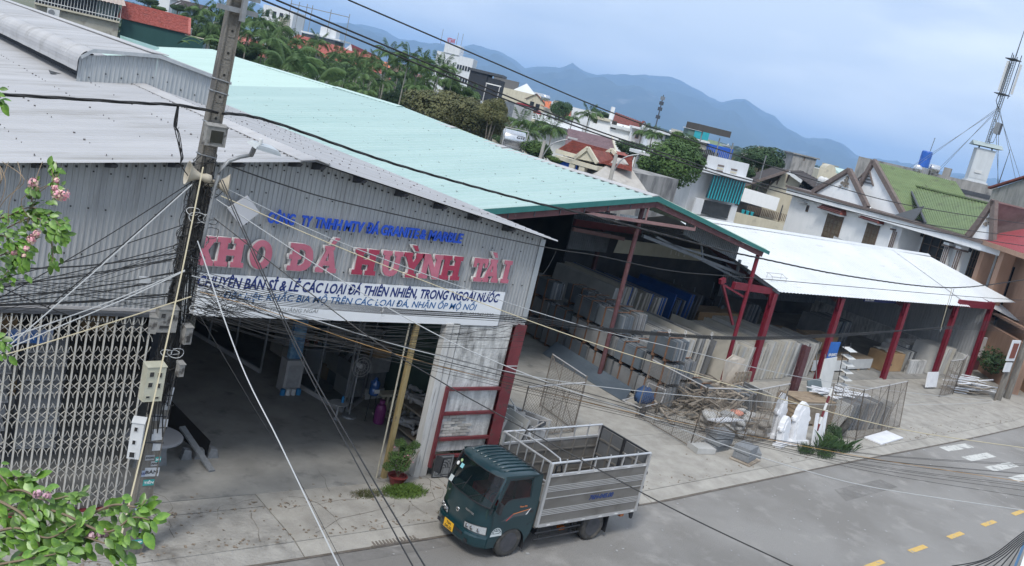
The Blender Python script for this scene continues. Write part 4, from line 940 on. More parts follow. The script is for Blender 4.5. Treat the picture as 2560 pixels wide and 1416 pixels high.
m_lw = mat('letter_edge', (.55, .53, .52), (.66, .65, .64), rough=.6, scale=6)
sgn = thing('sign_lettering', 'row of large pink red letters KHO ĐÁ HUỲNH TÀI', 'sign', (10.7, 17.3, 5))
base_y = lambda x: 661+(x-490)*.0595
top_y = lambda x: 589+(x-506)*.0815
for ch, a, b, dk, acc in (('K', 488, 541, 0, ''), ('H', 532, 617, 0, ''), ('O', 617, 684, 0, ''), ('D', 714, 787, 0, ''), ('A', 785, 849, 0, 'a'), ('H', 876, 947, 1, ''), ('U', 945, 1007, 0, ''), ('Y', 1000, 1057, 1, 'g'), ('N', 1043, 1108, 0, ''), ('H', 1094, 1157, 1, ''), ('T', 1173, 1220, 0, ''), ('A', 1202, 1253, 0, 'g'), ('I', 1248, 1280, 0, '')):
    P0, P1 = onY(a, base_y(a), 17.3), onY(b, top_y(b), 17.3); w = P1.x-P0.x; zb = P0.z; h = P1.z-zb
    if ch == 'Y' : P0.x -= .03; w += .06
    loops = [[(x*w, y*h) for x, y in lp] for lp in GL[ch]]
    lt = curve_mesh('letter', loops, .012, (P0.x, 17.26, zb), m_lr if dk else m_lp, sgn)
    lo = [offs(loops[0], .012)] + [offs(l, -.010) for l in loops[1:]]
    curve_mesh('letter_back', [[(x-.016, y-.010) for x, y in l] for l in lo], .030, (P0.x, 17.31, zb), m_lw, lt)
    if acc:
        ac = [(.52*w, 1.08*h), (.70*w, 1.08*h), (.92*w, 1.32*h), (.70*w, 1.32*h)] if acc == 'a' else [(.52*w, 1.08*h), (.68*w, 1.08*h), (.56*w, 1.30*h), (.32*w, 1.30*h)]
        curve_mesh('accent', [ac], .012, (P0.x, 17.26, zb), m_lr if dk else m_lp, lt); curve_mesh('accent_back', [[(x-.02, y-.01) for x, y in offs(ac, .018)]], .03, (P0.x, 17.31, zb), m_lw, lt)
m_bl = mat('letter_blue', (.015, .075, .50), (.025, .10, .58), rough=.4, scale=4)
bs = thing('sign_lettering', 'blue slanted capital letters with the company name above the pink letters', 'sign', (10.6, 17.3, 5.9))
def line(txt, p, q, Y, size, m, parent, bold, shear, name='letter', ext=.012, percent=None):
    A, B = onY(p[0], p[1], Y), onY(q[0], q[1], Y)
    return text_obj(name, txt, size, m, parent, (A.x, Y, (A.z+B.z)/2), (1, 0, 0), (0, 0, 1), ext, bold, shear, width=B.x-A.x)
words = [('CÔNG', 668, 735), ('TY', 752, 778), ('TNHH', 786, 853), ('MTV', 858, 908), ('ĐÁ', 914, 944), ('GRANITE', 951, 1045), ('&', 1048, 1063), ('MARBLE', 1069, 1154)]
for t_, a, b in words:
    if t_ == 'CÔNG': t_ = 'CÓNG' if False else 'CÔNG'
    yy = 556+(a-670)*.108; line(t_, (a, yy), (b, 556+(b-670)*.108), 17.29, .31, m_bl, bs, .009, .14, 'word', .02)
bn = thing('banner', 'white banner with dark blue Vietnamese lettering across the warehouse entrance', 'banner', (10.7, 17.3, 4.3))
m_ban = mat('banner_white', (.74, .76, .78), (.80, .82, .84), rough=.6, scale=1.2)
MB().box(6.95, 17.33, 3.93, 14.55, 17.36, 4.80).build('board', m_ban, bn)
m_nv = mat('navy_print', (.012, .03, .16)); m_sky = mat('blue_print', (.02, .12, .32)); m_fp = mat('faded_grey_print', (.30, .31, .31))
line('CHUYÊN BÁN SỈ & LẺ CÁC LOẠI ĐÁ THIÊN NHIÊN, TRONG NGOÀI NƯỚC', (491, 722), (1247, 751), 17.325, .30, m_nv, bn, .008, .2, 'print', .001)
line('Đặc biệt: KHẮC BIA MỘ TRÊN CÁC LOẠI ĐÁ, NHẬN ỐP MỘ NỔI', (556, 754), (1191, 770), 17.325, .21, m_sky, bn, .002, .2, 'print', .001)
line('ĐC: NGHĨA THÀNH, TP. QUẢNG NGÃI', (515, 776), (795, 780), 17.325, .12, m_fp, bn, 0, .2, 'print', .001)
line('ĐT: 0919421250', (1149, 789), (1233, 791), 17.325, .12, m_fp, bn, 0, 0, 'print', .001)
MB().add([onY(x, y, 17.12) for x, y in ((570, 522), (603, 568), (650, 532), (620, 490))] + [onY(x, y, 17.12)+Vector((.0, .05, 0)) for x, y in ((570, 522), (603, 568), (650, 532), (620, 490))], ((0, 1, 2, 3), (7, 6, 5, 4), (0, 4, 5, 1), (1, 5, 6, 2), (2, 6, 7, 3), (3, 7, 4, 0))).build('panel', mat('pale_panel', (.50, .51, .54)), label='plain pale square panel mounted like a diamond left of the blue letters', cat='panel', fix=True)

# ================================================================ UTILITY POLE AND WHAT HANGS ON IT
m_pole = mat('pole_concrete', (.14, .128, .112), (.22, .205, .18), rough=.95, scale=2.5, detail=9, stretch=(3, 3, .5), c3=(.10, .095, .09), s3=2.5, st3=(2, 2, .4), lo3=.5, hi3=.66, bump=.5, bscale=30)
PX, PY = 5.82, 15.52
def pax(z): return PX + .022*z
up = thing('utility_pole', 'weathered concrete pole before the warehouse, its foot plastered with adverts, overgrown with cables', 'utility pole', (PX, PY, 0))
mb = MB()
for (z0, z1) in ((0, 12.2),):
    a = [(pax(0)-.155, PY-.13), (pax(0)+.155, PY-.13), (pax(0)+.155, PY+.13), (pax(0)-.155, PY+.13)]
    b = [(pax(12.2)-.10, PY-.08), (pax(12.2)+.10, PY-.08), (pax(12.2)+.10, PY+.08), (pax(12.2)-.10, PY+.08)]
    mb.add([(x, y, 0) for x, y in a]+[(x, y, 12.2) for x, y in b], ((3, 2, 1, 0), (4, 5, 6, 7), (0, 1, 5, 4), (1, 2, 6, 5), (2, 3, 7, 6), (3, 0, 4, 7)))
shaft = mb.build('shaft', m_pole, up)
hw = lambda z: .155-.055*z/12.2
hd = lambda z: .13-.05*z/12.2
for z in [6.9+.36*i for i in range(14)]:
    MB().box(pax(z)-hw(z)*.52, PY-hd(z)-.010, z-.10, pax(z)+hw(z)*.52, PY-hd(z)+.002, z+.10).build('moulding', m_pole, up)
    MB().tube([(pax(z), PY-hd(z)-.016, z), (pax(z), PY-hd(z)-.008, z)], .022, 8).build('bolt_hole', m_int, up)
for s in (-1, 1): MB().beam((pax(0)+s*hw(0)*.93, PY-hd(0)-.008, .1), (pax(12)+s*hw(12)*.93, PY-hd(12)-.008, 12), .02, .02).build('edge_rib', m_pole, up)
m_gs = mat('galvanised_steel', (.24, .25, .26), (.32, .33, .34), rough=.5, metal=.4, scale=8)
for z in (9.95, 9.72): MB().box(pax(z)-.35, PY-.20, z, pax(z)+.33, PY-.15, z+.08).build('crossarm', m_gs, up)
MB().box(pax(9.9)+.02, PY-.3, 9.6, pax(9.9)+.09, PY-.2, 10.2).build('clamp', m_gs, up)
for z in (8.62, 8.42, 4.3, 3.1, 2.7, 2.2, 7.35, 7.9): 
    MB().tube([(pax(z)-hw(z)-.012, PY-hd(z)-.012, z), (pax(z)+hw(z)+.012, PY-hd(z)-.012, z-.03), (pax(z)+hw(z)+.012, PY+hd(z)+.012, z), (pax(z)-hw(z)-.012, PY+hd(z)+.012, z), (pax(z)-hw(z)-.012, PY-hd(z)-.012, z)], .012, 5).build('strap', m_gs if z > 4 else m_blk, up)
# paper adverts
m_pap = [mat('paper_white', (.42, .44, .46), (.55, .56, .57), scale=9), mat('paper_teal', (.05, .30, .28)), mat('paper_blueprint', (.35, .40, .50)), mat('paper_grey', (.28, .29, .30), (.4, .4, .4), scale=12)]
m_prt = mat('print_navy', (.02, .03, .15)); m_prb = mat('print_black', .02)
def bill(x, z, w, h, k, txt=None, m=None, tilt=0):
    o = .170+.0-.06*z/12.2*.9; y = PY-hd(z)-.006-R.uniform(0, .006); cx = pax(z)+x
    c, s = cos(tilt), sin(tilt)
    q = [(cx+c*u-s*v, y, z+s*u+c*v) for u, v in ((-w/2, -h/2), (w/2, -h/2), (w/2, h/2), (-w/2, h/2))]
    o = MB().quad(*q).build('advert', m_pap[k], up)
    if txt: text_obj('advert_print', txt, h*.5, m or m_prt, o, (cx-w*.42, y-.0025, z-h*.18), (1, 0, 0), (0, 0, 1), .0003, .002, width=w*.84)
for a in ((.02, .93, .22, .13, 0, '0471 722', m_prt, .02), (-.12, .95, .07, .13, 2), (.0, .78, .14, .08, 2, 'VAY', m_prt), (.03, 1.42, .20, .12, 1, 'TIỀN', m_white), (.05, 1.62, .26, .17, 0, 'BÁN', m_prb, -.05), (-.10, 1.60, .08, .12, 2, '55I', m_prt), (.08, 1.78, .14, .10, 3, 'NHÀ', m_prb), (.12, 1.86, .10, .10, 1, '24H', m_white), (-.03, 1.90, .16, .10, 3, 'KHOAN', m_prb), (.06, 2.10, .16, .14, 0), (.03, 2.34, .20, .22, 0, None, None, .06), (.1, 2.55, .14, .15, 0), (-.02, 2.66, .18, .12, 3), (.07, 2.86, .16, .12, 3), (.03, .25, .2, .1, 1, '09', m_white), (.0, .42, .14, .06, 2, 'CỌC', m_prt), (.12, 3.05, .08, .35, 0, None, None, -.08)): bill(*a)
# meter boxes
m_cream = mat('meter_box_cream', (.44, .43, .33), (.52, .51, .41), rough=.5, scale=4); m_mw = mat('meter_box_white', (.56, .57, .57), (.64, .65, .65), rough=.5, scale=4)
m_old = mat('meter_box_old', (.20, .195, .18), (.34, .33, .31), rough=.8, scale=5, detail=8, c3=(.07, .065, .06), s3=5, lo3=.5, hi3=.62)
m_win = mat('meter_window', .02, rough=.1, coat=1)
def mbox(px, py, w, h, d, rz, m, lab, wins, tilt=0, Y=15.24, slope=0):
    c = onY(px, py, Y); t = thing('meter_box', lab, 'meter box', c, rz)
    t.rotation_euler = (0, tilt, rz)
    MB().prism([(-w/2, -d/2, -h/2), (w/2, -d/2, -h/2), (w/2, d/2, -h/2), (-w/2, d/2, -h/2)], (0, 0, h)).build('case', m, t, local=True)
    MB().prism([(-w/2-.01, -d/2-.015, h/2+.001), (-w/2-.01, d/2, h/2+.001), (-w/2-.01, d/2, h/2+.05), (-w/2-.01, -d/2-.015, h/2+.012)], (w+.02, 0, 0)).build('lid', m, t, local=True, fix=True)
    for (x, z, a, b) in wins:
        f = MB().box(x-a/2-.012, -d/2-.008, z-b/2-.012, x+a/2+.012, -d/2-.001, z+b/2+.012).build('window_frame', m, t, local=True)
        MB().box(x-a/2, -d/2-.012, z-b/2, x+a/2, -d/2-.0085, z+b/2).build('window', m_win, f, local=True)
    return t
mbox(381, 957, .33, .62, .19, .10, m_cream, 'cream meter box with four dark windows strapped to the pole', [(-.08, .19, .07, .08), (.06, .17, .07, .08), (-.08, -.0, .07, .08), (.06, -.02, .07, .08), (-.09, -.22, .06, .03), (.07, -.24, .06, .03)])
mbox(341, 1098, .20, .66, .20, -.45, m_mw, 'tall white meter box low on the left of the pole', [(-.02, .22, .05, .07), (-.02, -.02, .05, .07), (-.02, -.25, .08, .09)])
mbox(415, 800, .34, .40, .16, .05, m_old, 'grimy double meter box under the cable tangle', [(-.09, .10, .07, .07), (.07, .08, .07, .07), (-.05, -.10, .16, .05)])
mbox(382, 812, .13, .28, .14, -.3, m_old, 'narrow dark junction box left of the grimy meter box', [])
mbox(466, 838, .14, .30, .14, .2, m_old, 'old grey switch box on the right side of the pole', [(0, -.05, .07, .12)])
mbox(450, 980-55, .10, .22, .12, .2, m_old, 'small dusty fuse box right of the cream meter box', [])
mbox(537, 341, .36, .32, .12, .12, m_old, 'open backed steel meter frame high on the pole', [(.0, .0, .22, .20)])
# street lamp
sl = thing('street_lamp', 'grey led street lamp on a curved arm clamped to the utility pole', 'street lamp', onY(515, 600, 15.3))
pts = [onY(x, y, 15.26) for x, y in ((505, 620), (513, 580), (524, 530), (537, 470), (545, 440), (556, 419), (572, 403), (600, 393), (628, 388))]
MB().tube(pts, .033, 8).build('arm', m_gs, sl, smooth=True)
hc = onY(660, 374, 15.1)
hr = Euler((radians(14), radians(8), radians(22))).to_matrix()
hd_ = MB()
for z0, z1, k in ((.0, .045, 1), (.045, .075, .86)):
    a = [Vector((x*.31*k, y*.15*k, z0)) for x, y in ((-1, -.8), (.9, -1), (.9, 1), (-1, .8))]; b = [Vector((x*.31*k*.93, y*.15*k*.9, z1)) for x, y in ((-1, -.8), (.9, -1), (.9, 1), (-1, .8))]
    hd_.add([hc+hr @ p for p in a+b], ((3, 2, 1, 0), (4, 5, 6, 7), (0, 1, 5, 4), (1, 2, 6, 5), (2, 3, 7, 6), (3, 0, 4, 7)))
lh = hd_.build('lamp_head', mat('lamp_grey', (.42, .45, .46), (.5, .53, .54), rough=.4), sl)
MB().add([hc+hr @ Vector((x*.25, y*.11, -.006)) for x, y in ((-.6, -1), (1, -1), (1, 1), (-.6, 1))], ((3, 2, 1, 0),)).build('lens', mat('lamp_lens', (.16, .17, .17), rough=.2), lh)
MB().lathe(hc+hr @ Vector((-.14, .0, .076)), [(.035, 0), (.035, .07), (.03, .085), (.001, .09)], 12).build('sensor', m_mw, lh)
MB().tube([pts[-1], hc+hr @ Vector((-.22, 0, .02))], .045, 8).build('neck', m_gs, sl)
# horn loudspeakers
m_horn = mat('horn_beige', (.38, .33, .25), (.47, .42, .33), rough=.5, scale=3)
def horn(px, py, d, lab):
    c = onY(px, py, 15.3); t = thing('horn_speaker', lab, 'loudspeaker', c)
    d = Vector(d).normalized(); q = d.to_track_quat('Z', 'Y').to_matrix()
    mb = MB(); n = 18; prof = [(.03, -.30), (.07, -.28), (.075, -.2), (.05, -.12), (.08, -.04), (.13, .04), (.19, .10), (.205, .11), (.19, .105), (.12, .03), (.05, -.06), (.001, -.10)]
    vs = [c+q @ Vector((r*cos(2*pi*j/n), r*sin(2*pi*j/n), h)) for r, h in prof for j in range(n)]
    mb.add(vs, [(i*n+j, i*n+(j+1) % n, (i+1)*n+(j+1) % n, (i+1)*n+j) for i in range(len(prof)-1) for j in range(n)])
    mb.build('horn', m_horn, t, smooth=True); MB().tube([c+q @ Vector((0, 0, -.2)), c+q @ Vector((0, 0, -.2))+Vector((.1 if d.x < 0 else -.1, .12, 0))], .02, 5).build('bracket', m_gs, t)
horn(484, 437, (-1, .15, .12), 'beige horn loudspeaker pointing left, high on the cable pole')
horn(556, 462, (1, -.45, .05), 'beige horn loudspeaker pointing right below the street lamp arm')

# ================================================================ CABLES
m_cb = mat('cable_black', .018, rough=.6); m_cw = mat('cable_white', (.44, .45, .45), rough=.5); m_cy = mat('cable_cream', (.50, .44, .30), rough=.5); m_co = mat('cable_orange', (.38, .22, .08), rough=.5)
PO, PN = Vector((5.8, 15.32, 0)), Vector((-.104, 1, 0)).normalized()
def cp(px, py, dy=0): return onP(px, py, PO+Vector((0, dy, 0)), PN)
def smooth(pts, k=6):
    out = []; n = len(pts)
    for i in range(n-1):
        p0, p1, p2, p3 = pts[max(i-1, 0)], pts[i], pts[i+1], pts[min(i+2, n-1)]
        for j in range(k):
            t = j/k; out.append(.5*((2*p1)+(-p0+p2)*t+(2*p0-5*p1+4*p2-p3)*t*t+(-p0+3*p1-3*p2+p3)*t**3))
    out.append(pts[-1]); return out
def cable(pts3, r, m, lab, group=None, k=6, n=5, twist=0):
    pts = smooth(pts3, k) if len(pts3) > 2 else pts3
    mb = MB()
    if twist:
        L = 0; fine = []
        for a, b in zip(pts, pts[1:]):
            m_ = max(2, int((b-a).length/.12))
            fine += [a.lerp(b, i/m_) for i in range(m_)]
        for s in range(3):
            mb.tube([p+Vector((0, cos(i*.5+s*2.1)*r*.75, sin(i*.5+s*2.1)*r*.75)) for i, p in enumerate(fine)], r*.62, 4)
    else: mb.tube(pts, r, n)
    return mb.build('cable', m, label=lab, cat='cable', group=group)
def C(pix, r, m, lab, group=None, dy=0, **kw): return cable([cp(x, y, dy) for x, y in pix], r, m, lab, group, **kw)
def CS(pix, r, m, lab, group=None, dy=0, **kw):
    n_ = Vector((.47, 1, 0)).normalized(); return cable([onP(x, y, Vector((5.8, 15.2+dy, 0)), n_) for x, y in pix], r, m, lab, group, **kw)
C([(-200, 220), (0, 236), (160, 246), (345, 258), (450, 264), (555, 284)], .020, m_cb, 'thick twisted black cable crossing in front of the grey roof left of the pole', twist=1, k=4)
C([(555, 284), (620, 290), (720, 318), (985, 410), (1300, 498), (1459, 535), (1618, 576), (1777, 618), (1890, 644), (2130, 692), (2378, 720), (2560, 700), (2700, 680)], .020, m_cb, 'thick twisted black cable running from the pole past the cyan roof and over the canopy', twist=1, k=4)
C([(560, 410), (707, 462), (900, 516), (1362, 618), (1497, 640), (1681, 678), (1887, 696), (2371, 738), (2560, 751), (2700, 760)], .012, m_cb, 'thin black cable sagging across the wall sheet, store gable and canopy edge')
C([(600, -48), (870, 0), (1200, 142), (1507, 273), (1700, 342), (2067, 460), (2279, 515), (2560, 560), (2700, 580)][1:] , .016, m_cb, 'uppermost black wire crossing the sky and mountains', dy=1.0)
C([(690, 0), (1200, 213), (1450, 312), (1700, 397), (1852, 445), (2176, 529), (2346, 566), (2560, 593)], .017, m_cb, 'middle black wire crossing the mountains, upper of the close pair', dy=.5)
C([(655, 0), (1200, 224), (1450, 320), (1700, 405), (1852, 453), (2176, 542), (2346, 581), (2560, 615)], .017, m_cb, 'lower black wire of the close pair crossing the mountains', dy=.2)
C([(569, 474), (900, 626), (1400, 799), (1700, 873), (2000, 943), (2300, 985), (2560, 1008), (2700, 1020)], .010, m_cw, 'white cable from below the right loudspeaker over the letters TÀI')
CS([(541, 499), (788, 661), (986, 779), (1170, 875), (1400, 968), (1584, 1029), (1824, 1117), (2000, 1173), (2200, 1222), (2560, 1276)], .0095, m_cw, 'white cable sagging lowest over the street at the right')
CS([(552, 490), (900, 640), (1400, 830), (1754, 942), (1980, 1005), (2260, 1075), (2560, 1120)], .009, m_cy, 'cream cable crossing the pink letters and the store yard')
C([(480, 690), (560, 715), (725, 780), (1100, 891), (1500, 967), (2000, 1010), (2300, 1012), (2560, 1003), (2700, 990)], .010, m_cw, 'bright white cable sagging past the plaster pier to the right', dy=-.2)
CS([(500, 730), (676, 780), (1000, 889), (1500, 1014), (1850, 1085), (2200, 1150), (2560, 1205)], .006, m_co, 'orange cable sagging below the banner and over the street')
for i in range(9):
    o = (i-4)/5.0
    C([(465, 705+o*45), (700, 746+o*22), (948, 776+o*10), (1310, 799+o*9+R.uniform(-2, 2)), (1554, 828+o*6), (1850, 846+o*5), (2100, 838+o*5), (2345, 821+o*3), (2560, 812+o*24)], .0062, m_cb, 'black telephone cable in the tied bundle running from the pole to the right', 'cables in the tied bundle', dy=R.uniform(-.05, .05))
for i in range(9):
    o = (i-4)/4.0+R.uniform(-.12, .12)
    CS([(480, 740+o*40), (700, 810+o*34), (1000, 884+o*24), (1500, 1008+o*18), (1700, 1062+o*9), (1900, 1104+o*12), (2200, 1160+o*24), (2560, 1200+o*42)], .0042, m_cb, 'black cable in the loose lower bundle sagging over the street', 'cables in the loose lower bundle', dy=R.uniform(-.1, .1))
for i in range(24):
    a = (R.uniform(470, 520), R.uniform(690, 800)); b = (R.uniform(880, 1290), 0)
    b = (b[0], 800+(b[0]-880)*.07+R.uniform(-8, 50)); c = (1310, 800+R.uniform(0, 70)); s = R.uniform(5, 40)
    C([a, ((a[0]+b[0])/2, (a[1]+b[1])/2+s+14), b, c] if R.random() < .5 else [a, ((a[0]+b[0])/2, (a[1]+b[1])/2+s+14), b], .0038, m_cb, 'thin black drop wire fanning out under the banner', 'thin drop wires under the banner', dy=R.uniform(-.2, .5))
L_ = [((480, 455), (0, 745)), ((455, 480), (118, 770)), ((480, 555), (0, 697)), ((484, 601), (0, 722)), ((474, 628), (0, 675)), ((470, 640), (0, 718)), ((430, 650), (0, 712)), ((430, 682), (0, 742)), ((432, 684), (0, 750)), ((430, 735), (0, 762)), ((430, 741), (0, 765)), ((435, 700), (0, 758)), ((440, 820), (200, 800)), ((200, 800), (0, 718))]
lw = 'black cable %s leaving the pole to the left in front of the wall sheet'
nm = ['highest', 'second highest', 'third', 'fourth', 'thickest', 'sixth', 'seventh', 'eighth', 'ninth', 'tenth', 'eleventh', 'twelfth', 'short low', 'steep low']
for i, (a, b) in enumerate(L_):
    e = (b[0]-(a[0]-b[0])*.3, b[1]+(b[1]-a[1])*.22) if b[0] == 0 else b
    C([a, ((a[0]+b[0])/2, (a[1]+b[1])/2+R.uniform(2, 12)), b, e][:4 if b[0] == 0 else 3], .009 if i not in (4, 9) else .014, m_cb, lw % nm[i], dy=R.uniform(-.2, .2))
for i in range(16):
    y0 = R.uniform(600, 790); y1 = R.uniform(690, 800)
    C([(470, y0), (240, (y0+y1)/2+R.uniform(0, 14)), (0, y1), (-150, y1+8)], .0045, m_cb, 'thin dark wire in the fan left of the pole', 'thin wires left of the pole', dy=R.uniform(-.2, .3))
C([(480, 462), (250, 668), (0, 885), (-80, 955)], .010, m_cw, 'straight white cable slanting from the left loudspeaker to the lower left', dy=-.4)
C([(462, 676), (300, 745), (150, 800), (0, 853), (-100, 885)], .0095, m_cw, 'upper white cable of the pair before the folding gate', dy=-.3)
C([(462, 678), (330, 740), (160, 812), (0, 880), (-100, 920)], .0095, m_cw, 'lower white cable of the pair before the folding gate', dy=-.4)
C([(478, 742), (300, 800), (100, 862), (0, 890), (-100, 915)], .010, m_cy, 'cream cable drooping before the folding gate', dy=-.5)
def CD(pts, r, m, lab): return cable([D(x, y, d) for x, y, d in pts], r, m, lab)
CD([(508, 418, 15.2), (455, 680, 14.6), (407, 900, 14.0), (350, 1150, 13.3), (283, 1416, 12.4), (240, 1560, 11.8)], .012, m_cy, 'pale drop wire running steeply down beside the utility pole')
CD([(494, 603, 15.2), (598, 900, 14), (700, 1110, 13), (847, 1416, 11), (900, 1520, 10)], .0095, m_cw, 'white drop wire slanting across the open entrance to the lower edge')
CD([(556, 450, 15.3), (606, 565, 15), (745, 868, 13.6), (880, 1110, 12.2), (1062, 1416, 10), (1110, 1490, 9.5)], .010, m_cb, 'right black wire of the pair slanting across the entrance')
CD([(550, 450, 15.3), (600, 565, 15), (738, 868, 13.6), (865, 1110, 12.2), (1032, 1416, 10), (1080, 1490, 9.5)], .009, m_cb, 'left black wire of the pair slanting across the entrance')
CD([(534, 545, 15.3), (900, 827, 14.8), (1100, 953, 14), (1235, 1030, 13.4), (1650, 1256, 12), (1990, 1420, 11), (2150, 1500, 10.6)], .009, m_cb, 'black wire slanting over the truck to the lower right')
CD([(500, 790, 15.2), (600, 960, 14.6), (660, 1060, 14), (730, 1170, 13.2), (860, 1416, 12)], .004, m_cb, 'hair thin wire dangling over the entrance floor')
for i in range(7):
    CD([(2380+i*22, 1416+i*3, 7), (2470+i*12, 1395-i*2, 7.2), (2560, 1330+i*5, 7.4), (2640, 1280+i*5, 7.6)], .0045, m_cb, 'black cable in the near bundle at the lower right corner')['group'] = 'cables at the lower right corner'
C([(1362, 618), (1340, 640), (1335, 665), (1345, 688), (1362, 680), (1385, 640), (1392, 620)], .007, m_cb, 'loop of black wire dangling at the right end of the wall', dy=1.6)
for i in range(5):
    C([(443+i, 265), (432+i*4+R.uniform(-6, 6), 310), (444+R.uniform(-5, 5), 335), (455+R.uniform(-4, 4), 390), (452, 412), (470, 440)], .008, m_cb, 'looped cable end hanging from the thick cable left of the pole', 'looped cable ends left of the pole')
m_tie = mat('white_tie', .5)
for (x, y) in ((1674, 829), (1714, 832), (1780, 836), (955, 775), (2352, 822)):
    c = cp(x, y); mb = MB(); mb.tube([c+Vector((.0, .04*cos(a), .05*sin(a))) for a in [k*pi/5 for k in range(11)]], .010, 4); mb.tube([c, c+Vector((.03, 0, -.14)), c+Vector((.08, 0, -.12))], .008, 4)
    mb.build('cable_tie', m_tie, label='white wire tie knotted round the tied cable bundle', cat='cable tie', group='ties on the tied bundle')
C([(2380, 722), (2352, 822)], .012, m_cy, 'cream wire hanger holding up the tied bundle before the canopy')
C([(2385, 722), (2356, 822)], .008, m_cb, 'dark wire beside the cream hanger before the canopy')
# tangle round the pole
mb = MB()
def helixish(z0, z1, turns, r0, off, cx=0):
    n = int(abs(turns)*10)+6; pts = []
    for i in range(n+1):
        t = i/n; z = z0+(z1-z0)*t; a = off+2*pi*turns*t
        rr = r0*(1+.35*sin(5*t+off)); pts.append(Vector((pax(z)+cx+cos(a)*(hw(z)+rr), PY+sin(a)*(hd(z)+rr), z+.05*sin(9*t+off))))
    return pts
for i in range(80):
    z0 = R.uniform(3.3, 7.0); z1 = z0+R.uniform(-1.2, 1.2); z1 = min(7.3, max(2.9, z1))
    mb.tube(helixish(z0, z1, R.uniform(.3, 1.6), R.uniform(.01, .10), R.uniform(0, 6)), R.choice((.005, .007, .010)), 4, cap=False)
for i in range(60):     # long vertical runs
    a = R.uniform(pi, 2*pi+.6); z0 = R.uniform(5.4, 7.4); z1 = R.uniform(2.2, 4.6); pts = []
    for k in range(8):
        z = z0+(z1-z0)*k/7; pts.append(Vector((pax(z)+cos(a)*(hw(z)+.04)+R.uniform(-.04, .04), PY+sin(a)*(hd(z)+.03)+R.uniform(-.03, .0), z)))
    mb.tube(smooth(pts, 3), R.choice((.006, .008, .011)), 4, cap=False)
for i in range(26):     # loose loops at the two knots
    zc = R.choice((6.95, 6.85, 6.2, 5.3, 4.9, 4.5)); c = Vector((pax(zc)+R.uniform(-.2, .28), PY-hd(zc)-.08+R.uniform(-.08, .03), zc+R.uniform(-.15, .15))); rr = R.uniform(.05, .17); ph = R.uniform(0, 6); st_ = R.uniform(.5, 1.2)
    mb.tube([c+Vector((rr*cos(a+ph)*(1+.2*sin(3*a)), .04*sin(2*a), rr*st_*sin(a+ph))) for a in [k*.45 for k in range(16)]], .006, 4, cap=False)
mb.build('cable_tangle', m_cb, up, kind='stuff')
mb = MB()
for i in range(9):
    zc = R.choice((6.4, 6.3, 5.0, 4.7, 3.9)); c = Vector((pax(zc)+R.uniform(-.15, .25), PY-hd(zc)-.10, zc)); rr = R.uniform(.07, .15); ph = R.uniform(0, 6)
    mb.tube([c+Vector((rr*cos(a+ph), .03*sin(2*a), rr*.6*sin(a+ph))) for a in [k*.45 for k in range(14)]], .007, 4, cap=False)
for i in range(8):
    z0 = R.uniform(4.5, 6.6); z1 = z0-R.uniform(.5, 1.6)
    mb.tube(helixish(z0, z1, R.uniform(.1, .35), .05, R.uniform(3.4, 5.4)), .007, 4, cap=False)
mb.build('cable_tangle', m_cw, up, kind='stuff')
# knotty fan of wires just right of the pole, in front of the banner
mb = MB()
for i in range(48):
    a = cp(R.uniform(470, 520), R.uniform(690, 800), R.uniform(-.1, .1)); b = cp(R.uniform(540, 700), R.uniform(700, 830), R.uniform(-.1, .2)); c = a.lerp(b, .5)+Vector((R.uniform(-.15, .15), 0, R.uniform(-.25, .15)))
    mb.tube(smooth([a, c, b], 5), .0045, 3, cap=False)
mb.build('cable_tangle', m_cb, up, kind='stuff')
c = cp(362, 700); MB().box(c.x-.09, c.y-.03, c.z-.05, c.x+.09, c.y+.03, c.z+.05).build('junction_box', m_mw, label='small white junction box hanging on the cables left of the pole', cat='junction box')
# ================================================================ BUILDINGS BEHIND
def M_(name, c, c2=None, **k): return MATS.get(name) or mat(name, c, c2 or tuple(x*1.15 for x in c), **dict(dict(rough=.85, scale=1.2, stretch=(2, 2, .5)), **k))
m_wh = M_('limewash_white', (.60, .62, .64), (.68, .70, .72), c3=(.48, .49, .50), s3=1.2, st3=(2, 2, .4), lo3=.6, hi3=.8)
m_bluew = M_('pale_blue_wash', (.80, .82, .83), (.85, .86, .87), c3=(.70, .73, .75), s3=.8)
m_crm = M_('cream_wall', (.50, .46, .36), (.58, .54, .43), c3=(.30, .28, .24), s3=1.4, lo3=.6, hi3=.8)
m_gcon = M_('grey_render', (.25, .245, .235), (.34, .33, .315), c3=(.10, .10, .10), s3=.8, st3=(1.5, 1.5, .5), lo3=.48, hi3=.68, bump=.3)
m_brtile = mat('brown_roof_tile', (.035, .03, .03), (.07, .055, .05), rough=.9, scale=6, c3=(.12, .11, .10), s3=5, lo3=.62, hi3=.75)
m_redtile = mat('red_roof_tile', (.17, .045, .035), (.27, .08, .06), rough=.85, scale=3, vary=.25, c3=(.10, .06, .05), s3=2.5, lo3=.55, hi3=.7)
m_redtile2 = mat('salmon_roof_tile', (.34, .09, .07), (.45, .14, .11), rough=.8, scale=4, c3=(.22, .09, .08), s3=3)
m_orange = mat('orange_roof', (.50, .14, .06), (.58, .19, .09), rough=.8, scale=3)
m_purp = mat('mauve_roof_sheet', (.20, .14, .155), (.26, .185, .20), rough=.6, scale=2)
m_green = mat('moss_green_sheet', (.125, .175, .075), (.165, .22, .10), rough=.6, scale=1.2, stretch=(3, .4, 1), c3=(.09, .10, .055), s3=1.5, lo3=.56, hi3=.72)
m_trim = mat('brown_trim', (.13, .10, .09), (.18, .145, .13), rough=.8, scale=5)
m_wframe = mat('wood_frame_brown', (.095, .062, .042), (.14, .095, .065), rough=.6, scale=8)
m_glass = mat('dark_glass', (.015, .02, .025), (.03, .035, .04), rough=.15, scale=2)
